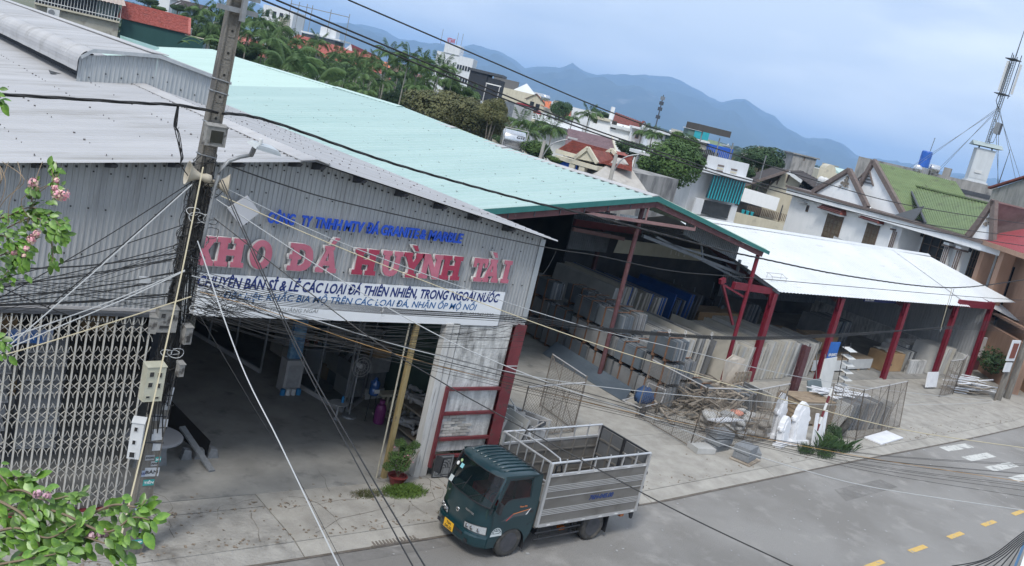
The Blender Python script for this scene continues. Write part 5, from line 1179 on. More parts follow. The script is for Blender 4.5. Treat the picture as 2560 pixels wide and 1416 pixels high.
m_dkgreen = M_('dark_green_sheet', (.012, .06, .055), (.016, .07, .063), rough=.6)
m_turq = mat('turquoise_cloth', (.02, .30, .36), (.03, .36, .42), rough=.8); m_navyst = mat('dark_stripe_cloth', (.01, .04, .055), rough=.8)
m_blueP = M_('cobalt_wall', (.02, .09, .42)); m_beige = M_('beige_render', (.36, .345, .29), (.43, .41, .35), c3=(.25, .23, .2), s3=1.5)
m_pinkb = M_('salmon_stone', (.36, .22, .15), (.43, .27, .19)); m_crim = mat('crimson_sheet', (.22, .02, .03), (.28, .03, .04), rough=.5, scale=2)
m_roofs = [m_redtile, m_redtile2, m_purp, m_brtile, m_flash, m_wroof, m_cyan2, m_orange, m_galv, m_green]
class Fac:
    def __init__(s, pL, pR, name, label, cat, ztop=None, group=None):
        A = D(*pL); B = D(*pR); s.z = A.z if ztop is None or pL[2] > 95 else ztop
        s.o = Vector((A.x, A.y, 0)); d = Vector((B.x-A.x, B.y-A.y, 0)); s.W = d.length; s.d = d.normalized(); s.rz = atan2(d.y, d.x)
        s.n = Vector((-s.d.y, s.d.x, 0))            # points away from the camera side
        s.t = thing(name, label, cat, s.o, s.rz, group)
    def uv(s, px, py, back=0):
        p = onP(px, py, s.o+s.n*back, s.n); return ((p-s.o).dot(s.d), p.z)
    def box(s, u0, v0, z0, u1, v1, z1, name, m, par=None): return MB().box(u0, v0, z0, u1, v1, z1).build(name, m, par or s.t, local=True)
    def sheet(s, a, b, c, d, name, m, pitch=.3, depth=.04, par=None, prof='trap'): return MB().sheet(a, b, c, d, pitch, depth, prof=prof).build(name, m, par or s.t, local=True)
    def win(s, p, q, m=None, fr=.08, fm=None, muntins=0, v=-.03, name='window'):
        (u0, z0), (u1, z1) = s.uv(*p), s.uv(*q); u0, u1 = min(u0, u1), max(u0, u1); z0, z1 = min(z0, z1), max(z0, z1)
        f = s.box(u0, v, z0, u1, v+.02, z1, name, fm or m_wframe)
        g = s.box(u0+fr, v-.012, z0+fr, u1-fr, v-.002, z1-fr, 'pane', m or m_glass, f)
        for k in range(1, muntins): u = u0+(u1-u0)*k/muntins; s.box(u-.02, v-.02, z0, u+.02, v-.013, z1, 'muntin', fm or m_wframe, f)
        return f
    def gable(s, u0, u1, v0, v1, z0, h, mr, mw, name='roof', over=.3, pitch=.3, along='u'):
        if along == 'u':        # ridge runs along u
            vm = (v0+v1)/2
            s.sheet((u1+over, v0-over, z0-.1), (u0-over, v0-over, z0-.1), (u0-over, vm, z0+h), (u1+over, vm, z0+h), name, mr, pitch)
            s.sheet((u0-over, v1+over, z0-.1), (u1+over, v1+over, z0-.1), (u1+over, vm, z0+h), (u0-over, vm, z0+h), name, mr, pitch)
            for u in (u0, u1-.1): MB().prism([(u, v0, z0), (u, v1, z0), (u, vm, z0+h-.06)], (.1, 0, 0)).build('gable_wall', mw, s.t, local=True, fix=True)
        else:
            um = (u0+u1)/2
            s.sheet((u0-over, v0-over, z0-.1), (u0-over, v1+over, z0-.1), (um, v1+over, z0+h), (um, v0-over, z0+h), name, mr, pitch)
            s.sheet((u1+over, v1+over, z0-.1), (u1+over, v0-over, z0-.1), (um, v0-over, z0+h), (um, v1+over, z0+h), name, mr, pitch)
            for v in (v0, v1-.1): MB().prism([(u0, v, z0), (u1, v, z0), (um, v, z0+h-.06)], (0, .1, 0)).build('gable_wall', mw, s.t, local=True, fix=True)
def hip(f, u0, u1, v0, v1, z0, h, m, rl=.4, name='roof'):
    vm = (v0+v1)/2; a = (u1-u0)*(1-rl)/2
    p = [(u0, v0, z0), (u1, v0, z0), (u1, v1, z0), (u0, v1, z0), (u0+a, vm, z0+h), (u1-a, vm, z0+h)]
    MB().add(p, ((0, 1, 5, 4), (1, 2, 5), (2, 3, 4, 5), (3, 0, 4), (3, 2, 1, 0))).build(name, m, f.t, local=True)
def courses(f, a, b, c, d, n, k, m, name='tile', par=None):
    """tiled slope: courses of single tiles, a-b the eave, d-c the ridge"""
    a, b, c, d = map(Vector, (a, b, c, d)); nr = (b-a).cross(d-a).normalized(); mb = MB()
    for i in range(n):
        t0, t1 = i/n, (i+1.12)/n; L0, R0, L1, R1 = a.lerp(d, t0), b.lerp(c, t0), a.lerp(d, min(1, t1)), b.lerp(c, min(1, t1))
        for j in range(k):
            s0, s1 = (j+.04)/k, (j+.96)/k; h = .05+R.uniform(0, .03)
            q = [L0.lerp(R0, s0)+nr*h, L0.lerp(R0, s1)+nr*(h+.02), L1.lerp(R1, s1)+nr*.015, L1.lerp(R1, s0)+nr*.0]
            mb.quad(*q); mb.quad(q[0]-nr*h, q[1]-nr*h, q[1], q[0])
    return mb.build(name, m, par or f.t, local=True, kind='stuff')
def tank(pos, r, L, rz, lab, m=None, stand=.6, group=None):
    t = thing('water_tank', lab, 'water tank', pos, rz, group)
    m = m or m_chr2
    MB().lathe((0, 0, stand+r), [(.02, -L/2-.08), (r*.6, -L/2-.05), (r*.95, -L/2), (r, -L/2+.05), (r, L/2-.05), (r*.95, L/2), (r*.6, L/2+.05), (.02, L/2+.08)], 18, 'x').build('drum', m, t, local=True, smooth=True)
    mb = MB()
    for x in (-L/2+.1, L/2-.1):
        for y in (-r*.9, r*.9): mb.beam((x, y, 0), (x, y, stand+r*1.0), .05, .05)
        mb.beam((x, -r*.9, stand), (x, r*.9, stand), .05, .05)
    for y in (-r*.9, r*.9): mb.beam((-L/2, y, stand), (L/2, y, stand), .05, .05)
    mb.build('stand', m_gs, t, local=True); return t
m_chr2 = mat('stainless_tank', (.60, .61, .62), (.70, .71, .72), rough=.22, metal=.85, scale=3, stretch=(6, 1, 1))

# --- barred house and green sheet house beyond the vent (top left)
f = Fac((95, -55, 70), (303, 28, 73), 'house', 'house with beige sheet roof and white barred veranda behind the roof vent', 'house', ztop=9.1)
f.box(0, .3, 0, f.W, 6, 7.75, 'wall', m_beige); f.box(0, 0, 7.72, f.W, .4, 7.85, 'sill', m_crm)
f.box(0, 2.2, 7.8, f.W, 2.3, 9.2, 'inner_wall', m_glass); f.box(f.W-1.6, 2.0, 7.85, f.W-.3, 2.15, 9.0, 'shutter', M_('grey_green_shutter', (.2, .25, .24)))
for k in range(28): f.box(f.W*k/27-.015, .02, 7.85, f.W*k/27+.015, .05, 9.15, 'railing_bar', m_white)
f.box(0, .0, 8.05, f.W, .02, 8.10, 'railing_rail', m_white); f.box(0, .0, 9.1, f.W, .02, 9.16, 'railing_rail', m_white)
f.sheet((f.W+.25, -.35, 9.10), (-.2, -.35, 9.10), (-.2, 6, 10.6), (f.W+.1, 6, 10.6), 'roof_sheet', mat('beige_tin', (.36, .29, .25), (.45, .37, .32), rough=.8, scale=2, c3=(.25, .19, .16), s3=4, lo3=.58, hi3=.7), .28)
ac = thing('air_conditioner', 'white air conditioner unit hanging on the barred veranda', 'air conditioner', f.o + f.d*(f.uv(133, 32)[0]) - f.n*.35 + Vector((0, 0, f.uv(133, 32)[1])), f.rz)
MB().box(-.42, -.15, -.28, .42, .15, .28).build('case', m_mw, ac, local=True)
MB().lathe((-.12, -.155, 0), [(.22, 0), (.22, -.02), (.19, -.025), (.19, -.005), (.04, -.005), (.03, -.03), (.001, -.03)], 16, 'y').build('fan_grille', m_gs, ac, local=True)
f = Fac((305, 47, 74), (512, 94, 76), 'house', 'long dark green sheet wall with salmon red tiled roof beside the palms', 'house', ztop=8.55)
zl = f.uv(306, 47)[1]; uR = f.uv(470, 83)[0]; uS = f.uv(510, 98)[0]
f.box(0, 0, 0, uR, .15, zl, 'wall', m_dkgreen); f.box(uR, 0, 0, uS, .15, zl-.15, 'wall', m_dkgreen); f.box(uR-.2, -.05, zl-.15, uS, .3, zl-.08, 'coping', m_crm)
a, b = (-.3, -.15, zl), (uR+.1, -.15, zl-.02)
c, d = (uR-.2, 4.4, f.uv(462, 44, 4.4)[1]), (-.5, 4.4, f.uv(287, 0, 4.4)[1])
courses(f, a, b, c, d, 16, 46, m_redtile2); MB().quad(a, b, c, d).build('roof_base', m_redtile2, f.t, local=True)
MB().beam(d, c, .3, .14).build('ridge_cap', m_redtile2, f.t, local=True); MB().beam(b, c, .2, .14).build('verge_cap', m_redtile2, f.t, local=True)
f.box(0, 5.2, 0, uR, 9, zl+.4, 'rear_wing', m_beige)
q = [G(300, 88, 7.6), G(398, 119, 7.25), G(372, 126, 7.0), G(300, 103, 7.25)]
MB().add(q+[p-Vector((0, 0, .1)) for p in q], ((0, 1, 2, 3), (3, 2, 6, 7), (2, 1, 5, 6))).build('lean_to_roof', m_cyan2, label='small faded teal lean-to roof between warehouse and green wall', cat='roof', fix=True)
# --- small blue grey house, top left
f = Fac((432, 12, 118), (492, 30, 118), 'house', 'small grey blue house with dark roof among the palm tops at the top left', 'house', ztop=10.6)
f.box(0, 0, 0, f.W, 6, 10.3, 'wall', M_('slate_blue_wall', (.13, .19, .22))); f.gable(0, f.W, 0, 6, 10.3, .9, m_brtile, m_wh, along='u')
f = Fac((398, -6, 124), (425, 4, 124), 'house', 'narrow white gabled house at the top left behind the tiled roof', 'house', ztop=11.2)
f.box(0, 0, 0, f.W, 6, 11.2, 'wall', m_wh); f.gable(0, f.W, 0, 6, 11.2, 1.1, m_flash, m_wh, along='v')
# --- red tiled house with white gable
f = Fac((735, 112, 150), (870, 160, 150), 'house', 'red tiled house with white gable and maroon roof beyond the palms', 'house', ztop=9.2)
f.box(0, 1, 0, f.W, 10, 9.0, 'wall', m_wh); a, b, c, d = (-1, -2, 8.4), (f.W+6, -2, 7.6), (f.W+4, 4, 10.0), (-1, 4, 10.6)
courses(f, a, b, c, d, 14, 30, m_redtile2); MB().quad(a, b, c, d).build('roof_base', m_redtile2, f.t, local=True)
g0, g1, gp = f.uv(845, 124, 3.6), f.uv(885, 136, 3.6), f.uv(878, 111, 3.6)
MB().prism([(g0[0]+.4, 3.5, g0[1]-.5), (g1[0], 3.5, g1[1]-.5), (gp[0], 3.5, gp[1])], (0, .3, 0)).build('gable', m_wh, f.t, local=True, fix=True)
q = [(gp[0], 3.4, gp[1]+.05), (g1[0]+.2, 3.4, g1[1]-.5), (g1[0]+4.4, 7, g1[1]-1.3), (gp[0]+4.2, 7, gp[1]-.9)]
MB().quad(*q).build('maroon_roof', mat('maroon_roof', (.13, .025, .03), (.17, .035, .04), rough=.6), f.t, local=True)
f = Fac((752, 98, 175), (834, 122, 175), 'building', 'dark concrete building with white roof deck and steel frame behind the palms', 'building', ztop=11.5)
f.box(0, 0, 0, f.W, 8, 11.2, 'wall', M_('charcoal_wall', (.05, .055, .065))); f.box(-.2, -.2, 11.3, f.W+1, 8, 11.6, 'roof_deck', m_wh); f.box(3, 1, 11.6, 6, 4, 13.2, 'stair_house', m_wh)
for u in (-3, -1.5, 0, 1, 4.5, 8): f.box(u, 0, 9, u+.12, .12, 16.5, 'steel_post', m_gs)
f.box(-3, 0, 15.8, 8, .12, 15.95, 'steel_beam', m_gs)
f = Fac((655, 38, 230), (730, 60, 230), 'building', 'pale multi storey building at the left above the palm crowns', 'building', ztop=16.5)
f.box(0, 0, 0, f.W, 10, 16.3, 'wall', m_wh)
for r_ in range(4):
    for k in range(4): f.box(.8+1.7*k, -.06, 13.6-3*r_, 1.7+1.7*k, -.01, 15.2-3*r_, 'window', m_glass)
f.box(4.5, -.3, 0, 7, 0, 14.2, 'bay', m_beige)
# --- white bank building
f = Fac((1092, 134, 262), (1182, 160, 262), 'building', 'white multi storey office with square windows and red roof letters before the mountains', 'building', ztop=18.5)
zt = f.uv(1140, 152)[1]+1.5
f.box(0, 0, 0, f.W, 12, zt, 'wall', m_wh); f.box(f.W*.17, -.25, zt, f.W*.60, 9, zt+2.6, 'parapet_block', m_wh)
for z in (zt-3.6, zt-7): 
    for k in range(5): f.box(f.W*.60+k*f.W*.074, -.12, z, f.W*.60+k*f.W*.074+.55, -.01, z+1.25, 'window', m_glass)
for (u, z) in ((.08, 3.2), (.20, 3.2), (.32, 3.2), (.48, 3.4), (.48, 7), (.2, 6.6), (.1, 6.6), (.13, 3.2)): f.box(f.W*u, -.30, zt-z, f.W*u+.3, -.01, zt-z+1.2, 'window', m_glass)
f.box(f.W*.62, .3, zt+.9, f.W*.88, .4, zt+1.0, 'sign_rail', m_gs)
o = text_obj('roof_letters', 'VIETBANK', 1.7, mat('red_letters', (.45, .03, .03)), None, (0, 0, 0), (1, 0, 0), (0, 0, 1), .1, .03, width=f.W*.17*1.3); o.parent = f.t; o.location = (f.W*.2, -.2, zt+2.9)
for u in (.0, .42, .55): f.box(f.W*u+.2, 1, zt+2, f.W*u+.32, 1.1, zt+6, 'mast', m_gs)
# --- dark netted building
f = Fac((1176, 176, 128), (1258, 208, 128), 'building', 'tall building wrapped in dark safety netting above the round trees', 'building', ztop=13.3)
m_net = mat('dark_netting', (.022, .026, .034), (.04, .045, .055), rough=.9, scale=8, stretch=(.3, .3, 5))
zt = f.z; u1 = f.uv(1250, 215)[0]
f.box(0, 0, 0, u1*.56, 7, zt, 'netting', m_net); f.box(u1*.585, -.05, 0, u1, 7, zt-.4, 'netting', m_net)
for k in range(16): f.box(u1*.6, -.09, 3+k*.55, u1*.985, -.06, 3.04+k*.55, 'net_seam', m_dark)
f.box(-.15, -.2, zt, u1+.1, 7, zt+.35, 'roof_edge', m_dark); f.box(u1*.56, -.15, zt-1.25, u1+.2, -.06, zt-1.1, 'white_rail', m_white)
for u in (.565, .99): f.box(u1*u, -.15, 0, u1*u+.12, -.06, zt-1.2, 'steel_post', m_flash)
tank(D(1208, 270, 100)-Vector((0, 0, .9)), .55, 1.3, .3, 'round steel water tank just above the brown green tree', stand=.5)
# --- row right of the netted building
f = Fac((1256, 218, 168), (1312, 236, 168), 'house', 'long pale yellow wall with pointed white awning right of the netted building', 'house', ztop=11.6)
f.box(0, 0, 0, f.W+3, 7, f.z, 'wall', m_crm); MB().add([(2, .5, f.z), (6, .5, f.z), (6, 4, f.z), (2, 4, f.z), (4, 2, f.z+1.6)], ((0, 1, 4), (1, 2, 4), (2, 3, 4), (3, 0, 4))).build('awning', m_wroof, f.t, local=True)
f.box(-2, 2, f.z, 2.5, 5, f.z+1.5, 'roof_room', M_('dim_grey', (.12, .12, .12)))
f = Fac((1318, 238, 160), (1402, 262, 160), 'house', 'beige house with bright orange roof and small pediment on the skyline', 'house', ztop=11.2)
f.box(3.2, 0, 0, f.W+1, 7, f.z-1.4, 'wall', m_beige); f.box(0, 0, 0, 3.2, 7, f.z-.6, 'wall', m_crm); f.gable(0, 3, 0, 3, f.z-.6, 1.2, m_redtile2, m_crm, along='v')
f.sheet((f.W*.72, -.1, f.z-1.35), (2.6, -.1, f.z-1.1), (2.6, 3, f.z+.35), (f.W*.72, 3, f.z-.15), 'roof_sheet', m_orange, .4)
for p in ((1324, 262), (1338, 268)): u, z = f.uv(*p); f.box(u, -.05, z-1.2, u+.7, 0, z+.6, 'window', m_glass)
tank(D(1362, 254, 158)-Vector((0, 0, .2)), .5, 1.4, .3, 'pair of pale tanks on the beige house roof', stand=.3)
f = Fac((1252, 250, 120), (1316, 266, 120), 'house', 'grey corrugated wall with striped roof beside the brown green tree', 'house', ztop=8.3)
f.sheet((0, 0, 4), (f.W*.55, 0, 4), (f.W*.55, 0, f.z), (0, 0, f.z), 'wall_sheet', m_grysteel, .3); f.sheet((f.W*.55, 0, 4), (f.W+1, 0, 4), (f.W+1, 0, f.z-.2), (f.W*.55, 0, f.z), 'wall_sheet', m_galv, .3)
f.sheet((f.W+2.5, -6, 3.7), (-1, -6, 4.6), (-1, -.1, 6.1), (f.W+2, -.1, 5.5), 'roof_sheet', m_gst, .55, .12)
f.box(0, 1, 4, f.W, 8, f.z-.3, 'wall', m_grysteel)
cv = MB()
for (s0, z0, s1, z1) in ((0, .5, 4.6, 1.5),): cv.prism([(0, 0, .4), (.2, 0, 1.0), (1.2, 0, 1.5), (3.2, 0, 1.5), (4.3, 0, .95), (4.7, 0, .4)], (0, 1.7, 0))
rc = thing('parked_van', 'red roofed vehicle parked on the deck below the orange roofed house', 'vehicle', D(1262, 262, 126)+Vector((.6, 0, -.8)), f.rz-.1)
o = cv.build('body', m_crim, rc, local=True, fix=True)
MB().box(.3, -.03, 1.0, 4.1, -.005, 1.3).build('window_band', m_glass, rc, local=True)
for x in (.9, 3.7): MB().lathe((x, 0, .35), [(.33, -.05), (.33, .15), (.001, .15)], 12, 'y').build('wheel', m_tyre, rc, local=True)
f = Fac((1342, 282, 124), (1402, 300, 124), 'house', 'low white roofed house in front of the beige wall', 'house', ztop=7.4)
f.box(0, 0, 0, f.W+2, 6, 7.2, 'wall', m_wh); f.sheet((f.W+3, -2, 6.5), (-2, -2, 7.0), (-2, 4, 8.0), (f.W+3, 4, 7.5), 'roof_sheet', m_wroof, .4)
# --- white blue block with windows
f = Fac((1432, 268, 128), (1492, 290, 128), 'house', 'stained pale concrete block behind the areca palm', 'house', ztop=9.6)
f.box(0, 0, 0, f.W, 7, f.z, 'wall', m_wh)
f = Fac((1480, 288, 112), (1602, 322, 112), 'house', 'broad white house with two dark windows under the brown tiled roof', 'house', ztop=9.2)
f.box(0, 0, 0, f.W, 8, f.z-.3, 'wall', m_bluew); f.box(-.2, -.3, f.z-.3, f.W*.38, 8, f.z, 'roof_slab', m_crm); f.box(f.W*.40, -.4, f.z-.85, f.W+.2, 8, f.z-.5, 'roof_slab', m_wroof)
f.win((1526, 322), (1544, 304), muntins=3); f.win((1484, 307), (1496, 294), muntins=2); f.win((1556, 319), (1559, 315))
f.box(f.W*.36, 2, f.z, f.W*.43, 3.4, f.z+1.5, 'chimney', m_wh)
f = Fac((1540, 290, 132), (1620, 312, 132), 'house', 'cream house with brown tiled roof and arched pediment on the skyline', 'house', ztop=9.9)
f.box(0, 0, 0, f.W+.5, 7, f.z-1.2, 'wall', m_crm); f.sheet((f.W*.85, -.5, f.z-1.3), (-.3, -.5, f.z-.9), (0, 3.5, f.z+.5), (f.W*.9, 3.5, f.z+.0), 'roof_sheet', m_redtile, .35)
f.gable(f.W*.72, f.W*1.03, -.6, 3, f.z-1.2, 1.4, m_redtile, m_bluew, along='v', over=.25)
f = Fac((1582, 320, 108), (1640, 345, 108), 'house', 'open balcony house with orange floor edge below the arched pediment', 'house', ztop=7.4)
f.box(0, .8, 0, f.W, 7, f.z, 'wall', m_bluew); f.box(-.1, -.3, f.z, f.W+.2, 7, f.z+.2, 'roof_slab', m_wh); f.box(0, -.2, f.z-2.2, f.W, .0, f.z-1.6, 'parapet', m_orange); f.win((1586, 346), (1600, 330)); f.win((1604, 352), (1616, 336))
f = Fac((1628, 318, 98), (1705, 345, 98), 'house', 'white balcony house with green lower walls left of the large tree', 'house', ztop=8.8)
f.box(0, 0, 0, f.W, 8, f.z-.4, 'wall', m_wh); f.box(-.3, -.6, f.z-.4, f.W+.3, 8, f.z-.2, 'roof_slab', m_wroof); f.box(-.02, -.03, 0, f.W*1.0, -.01, f.z-2.6, 'green_wall', M_('sage_wall', (.10, .16, .14))); f.win((1648, 345), (1660, 331)); f.box(f.W*.5, -.05, f.z-2.6, f.W+.2, .0, f.z-.4, 'green_wall', M_('sage_wall', 0))
f.box(-2.2, -.8, f.z-4.4, 0, -.6, f.z-3.2, 'balustrade', m_bluew); f.box(-2.2, -.5, 0, 0, 5, f.z-2.2, 'wall', m_bluew)
f = Fac((1722, 322, 128), (1760, 338, 128), 'house', 'small green house with turquoise roof room above the large tree', 'house', ztop=10.3)
f.box(0, 0, 0, f.W, 6, f.z, 'wall', M_('sage_wall', 0)); f.box(f.W*.4, -.1, f.z-1, f.W*1.3, 4, f.z+.2, 'roof_room', m_turq); f.box(-.2, -.2, f.z, f.W*.9, 6, f.z+.15, 'roof_slab', m_wh)
f = Fac((1770, 352, 104), (1832, 382, 104), 'house', 'house with bright cobalt blue side wall right of the large tree', 'house', ztop=8.8)
f.box(0, 0, 0, f.W, 6, f.z-.3, 'wall', m_blueP); f.box(-3.2, -.1, 0, -.02, 6, f.z-.3, 'wall', m_beige); f.box(-3.5, -.5, f.z-.3, .2, 6, f.z-.1, 'roof_slab', m_wh)
# --- turquoise curtain house
f = Fac((1757, 400, 74), (1862, 432, 76), 'house', 'narrow house with turquoise striped sun curtain and rooftop terrace right of the large tree', 'house', ztop=7.3)
uA, zA = f.uv(1770, 432); uB = f.uv(1852, 452)[0]; zB = f.uv(1758, 492)[1]
f.box(-.2, .3, 0, uB+.3, 9, zA+.1, 'wall', m_wh); f.box(-1.1, -.8, zA, uB+.5, 9, zA+.28, 'roof_slab', m_wh)
f.box(.6, .0, zA+.28, uB+.4, .3, zA+1.35, 'parapet', m_wh); f.box(uB+.35, .3, 0, uB+.5, 7, zA+1.3, 'side_wall', m_gcon)
for (px, py) in ((1793, 419), (1826, 429)):
    u, z = f.uv(px, py)
    for k, m_ in enumerate((m_trim, m_crm, m_trim)): f.box(u, -.03, z+.12-.22*k, u+.62, -.005, z+.26-.22*k, 'vent_louvre', m_)
cu = thing('striped_curtain', 'turquoise and dark striped sun curtain hanging before the narrow house', 'curtain', f.o-f.n*.7, f.rz)
ns = 24
for k in range(ns):
    u0, u1 = uA+(uB-uA)*k/ns, uA+(uB-uA)*(k+1)/ns
    MB().prism([(u0, 0, zA-.05), (u1, .05 if k % 2 else -.05, zA-.05), (u1-.1, .0, zB), (u0-.1, .05, zB)], (0, .02, 0)).build('stripe', m_turq if k % 2 else m_navyst, cu, local=True, fix=True)
f.box(0, -.5, zB-1.4, .8, -.3, zB-.15, 'pier', m_wh); f.box(uB-.6, -.5, zB-1.5, uB, -.3, zB-.15, 'pier', m_wh); f.box(.8, -.4, zB-1.3, uB-.6, -.35, zB-.2, 'window', m_glass); f.box(-.2, -.6, 0, uB, -.3, zB-1.5, 'lower_wall', m_wh)
MB().quad(*[Vector((u, v, z)) for u, v, z in ((-.5, 1, zA+3.0), (7.5, 1, zA+2.2), (7.5, 6, zA+2.6), (-.5, 6, zA+3.4))]).build('terrace_roof', mat('olive_tin', (.14, .16, .11), (.2, .22, .15), scale=2), f.t, local=True)
f.box(-.6, .8, zA+3.0, 2.6, 2.5, zA+3.5, 'rolled_mat', M_('umber', (.07, .065, .06)))
for u in (0, 1.8, 3.2, 6.8): f.box(u, 1, zA+.3, u+.07, 1.07, zA+3.0-.1*u, 'terrace_post', m_gs)
for k in range(16): f.box(.1+k*.18, .3, zA+1.3, .13+k*.18, .33, zA+1.9, 'railing_bar', m_gs)
f.box(1, 2.5, zA+.3, 3.2, 4.5, zA+1.6, 'roof_clutter', M_('umber', 0))
# --- dark tiled house with brackets
f = Fac((1862, 462, 90), (1984, 520, 90), 'house', 'house with dark mossy tiled roof, carved eave brackets and a pale blue sun blind', 'house', ztop=6.6)
zr = f.uv(1972, 427, -1)[1]; ur = f.uv(1972, 427, -1)[0]
u0, z0 = f.uv(1855, 466, -1)
q = [(u0, -1.0, z0), (ur, -1.0, zr), (ur, 6, zr), (u0, 6, z0)]
MB().add(q+[(a, b, c-.14) for a, b, c in q], ((0, 1, 2, 3), (7, 6, 5, 4), (0, 4, 5, 1), (0, 3, 7, 4))).build('roof_slope', m_brtile, f.t, local=True, fix=True)
MB().beam(q[0], q[1], .10, .26).build('barge_board', m_trim, f.t, local=True)
q = [(ur, -1.0, zr), (ur+5.2, -1.0, zr-2.0), (ur+7.5, 4.5, zr-1.1), (ur+2.6, 6, zr+.2)]
courses(f, q[1], q[2], q[3], q[0], 14, 24, m_brtile); MB().quad(*q).build('roof_slope', m_brtile, f.t, local=True)
MB().prism([(u0+2.6, .2, 0), (ur+4.5, .2, 0), (ur+4.5, .2, zr-2), (ur, .2, zr-.25), (u0+2.6, .2, z0+.35)], (0, 5, 0)).build('wall', m_crm, f.t, local=True, fix=True)
for px, py in ((1924, 460), (1946, 450), (1970, 445)):
    u, z = f.uv(px, py, 0); MB().prism([(u-.05, .18, z+.3), (u-.05, -.5, z+.3), (u-.05, .0, z-.15), (u-.05, .18, z-.5)], (.1, 0, 0)).build('bracket', m_trim, f.t, local=True, fix=True)
bl = thing('sun_blind', 'pale blue grey sun blind stretched below the mossy tiled eave', 'blind', f.o-f.n*1.0, f.rz)
pp = [Vector(((p-f.o).dot(f.d), 0, p.z)) for p in (onP(x, y, f.o-f.n, f.n) for x, y in ((1862, 470), (1950, 496), (1940, 528), (1852, 503)))]
MB().prism(pp, (0, .03, 0)).build('cloth', m_bluew, bl, local=True, fix=True)
f.box(u0+.2, .5, 0, u0+3.4, 6, z0-1.6, 'veranda_wall', M_('umber', 0)); f.win((1945, 552), (1958, 512), m=m_dark); f.box(-1.5, -1.6, 0, ur+1, -1.2, f.uv(1880, 540, -1.4)[1], 'balcony_wall', m_crm)
for k in range(26): f.box(.6+k*.16, -1.3, f.uv(1900, 540, -1.4)[1], .66+k*.16, -1.25, f.uv(1900, 540, -1.4)[1]+.7, 'railing_bar', m_wframe)
for k in range(3): MB().lathe((.3+k*.42, -1.4, f.uv(1880, 540, -1.4)[1]), [(.12, 0), (.17, .34), (.16, .36)], 10).build('planter', m_turq, f.t, local=True)
f = Fac((1985, 385, 108), (2040, 405, 108), 'building', 'grey unpainted concrete stair house on the skyline left of the white villa', 'building', ztop=9.2)
f.box(0, 0, 0, f.W, 5, f.z, 'wall', m_gcon); f.box(-.2, -.2, f.z, f.W+.3, 5, f.z+.14, 'roof_slab', m_gcon); f.box(-1.8, -.5, 0, f.W*.7, -.05, f.z-2.0, 'wall', m_wh); f.win((2008, 402), (2014, 393))
f = Fac((2010, 440, 88), (2098, 462, 88), 'house', 'house with ribbed slate blue roof and small white tanks beside the villa gable', 'house', ztop=6.6)
f.box(0, 0, 0, f.W, 6, f.z, 'wall', m_wh); f.sheet((f.W, -.4, f.z-.2), (-.4, -.4, f.z+.1), (1.2, 4, f.z+1.7), (f.W-1.4, 4, f.z+1.2), 'roof_sheet', m_gst2, .35, .08)
for k in range(3): tank(D(2054+k*10, 448+k*3, 84)-Vector((0, 0, .6)), .32, .9, .6, 'one of three small white tanks beside the ribbed slate roof', m=m_mw, stand=.2, group='small tanks beside the slate roof')
f = Fac((2052, 412, 125), (2095, 428, 125), 'house', 'far cream house with curved roof line just left of the villa gable', 'house', ztop=9.0)
f.box(0, 0, 0, f.W, 6, f.z-.6, 'wall', m_crm); MB().prism([(f.W*.3+f.W*.3*(1-cos(a)), 0, f.z-.6+.9*sin(a)) for a in [k*pi/8 for k in range(9)]], (0, 3, 0)).build('arch', m_crm, f.t, local=True, fix=True)
# --- red tiled house by the cyan roof
f = Fac((1392, 378, 60), (1560, 432, 57), 'house', 'cream house with weathered red tiled roof and small gables behind the cyan roof', 'house', ztop=5.3)
P = lambda px, py, back: (f.uv(px, py, back)[0], back, f.uv(px, py, back)[1])
e0, e1, r0, r1 = P(1392, 372, -1), P(1536, 424, -1), P(1432, 348, 3.2), P(1580, 398, 3.2)
zr = (r0[2]+r1[2])/2; ze = (e0[2]+e1[2])/2
e0, e1, r0, r1 = (e0[0], -1, ze), (e1[0]+1.2, -1, ze), (r0[0], 3.2, zr), (r1[0], 3.2, zr)
courses(f, e0, e1, r1, r0, 17, 52, m_redtile); MB().quad(e0, e1, r1, r0).build('roof_base', m_redtile, f.t, local=True)
MB().beam(r0, r1, .2, .12).build('ridge_cap', m_redtile, f.t, local=True); MB().beam(e0, (e1[0]*.55, -1.02, ze), .15, .25).build('fascia', m_crm, f.t, local=True)
def gab(pl, pp_, pr, back, m, dep):
    a, b, c = P(*pl, back), P(*pp_, back), P(*pr, back)
    MB().prism([a, c, b], (0, .12, 0)).build('gable', m, f.t, local=True, fix=True)
    for s_, e_ in ((a, b), (c, b)): MB().beam((s_[0], back-.05, s_[2]), (e_[0], back-.05, e_[2]+.04), .22, .16, up=(0, 1, 0)).build('verge', m_crm, f.t, local=True)
    MB().add([a, b, (b[0], back+dep, b[2]), c, (a[0], back+dep, a[2]), (c[0], back+dep, c[2])], ((0, 1, 2, 4), (1, 3, 5, 2))).build('gable_roof', m_redtile, f.t, local=True)
gab((1438, 396), (1471, 372), (1494, 408), -1.5, m_crm, 2.4); gab((1517, 384), (1530, 376), (1540, 386), 1.0, m_crm, 1.5)
zp = f.uv(1460, 412, -1.6)[1]
f.box(e0[0]+.6, -1.8, zp-.12, f.uv(1494, 415, -1.8)[0], -.4, zp+.12, 'porch_roof', m_crm)
for px in (1432, 1458): u = f.uv(px, 420, -1.6)[0]; f.box(u-.14, -1.7, 0, u+.14, -1.45, zp-.15, 'column', m_crm); f.box(u-.2, -1.76, zp-.4, u+.2, -1.4, zp-.14, 'capital', m_crm)
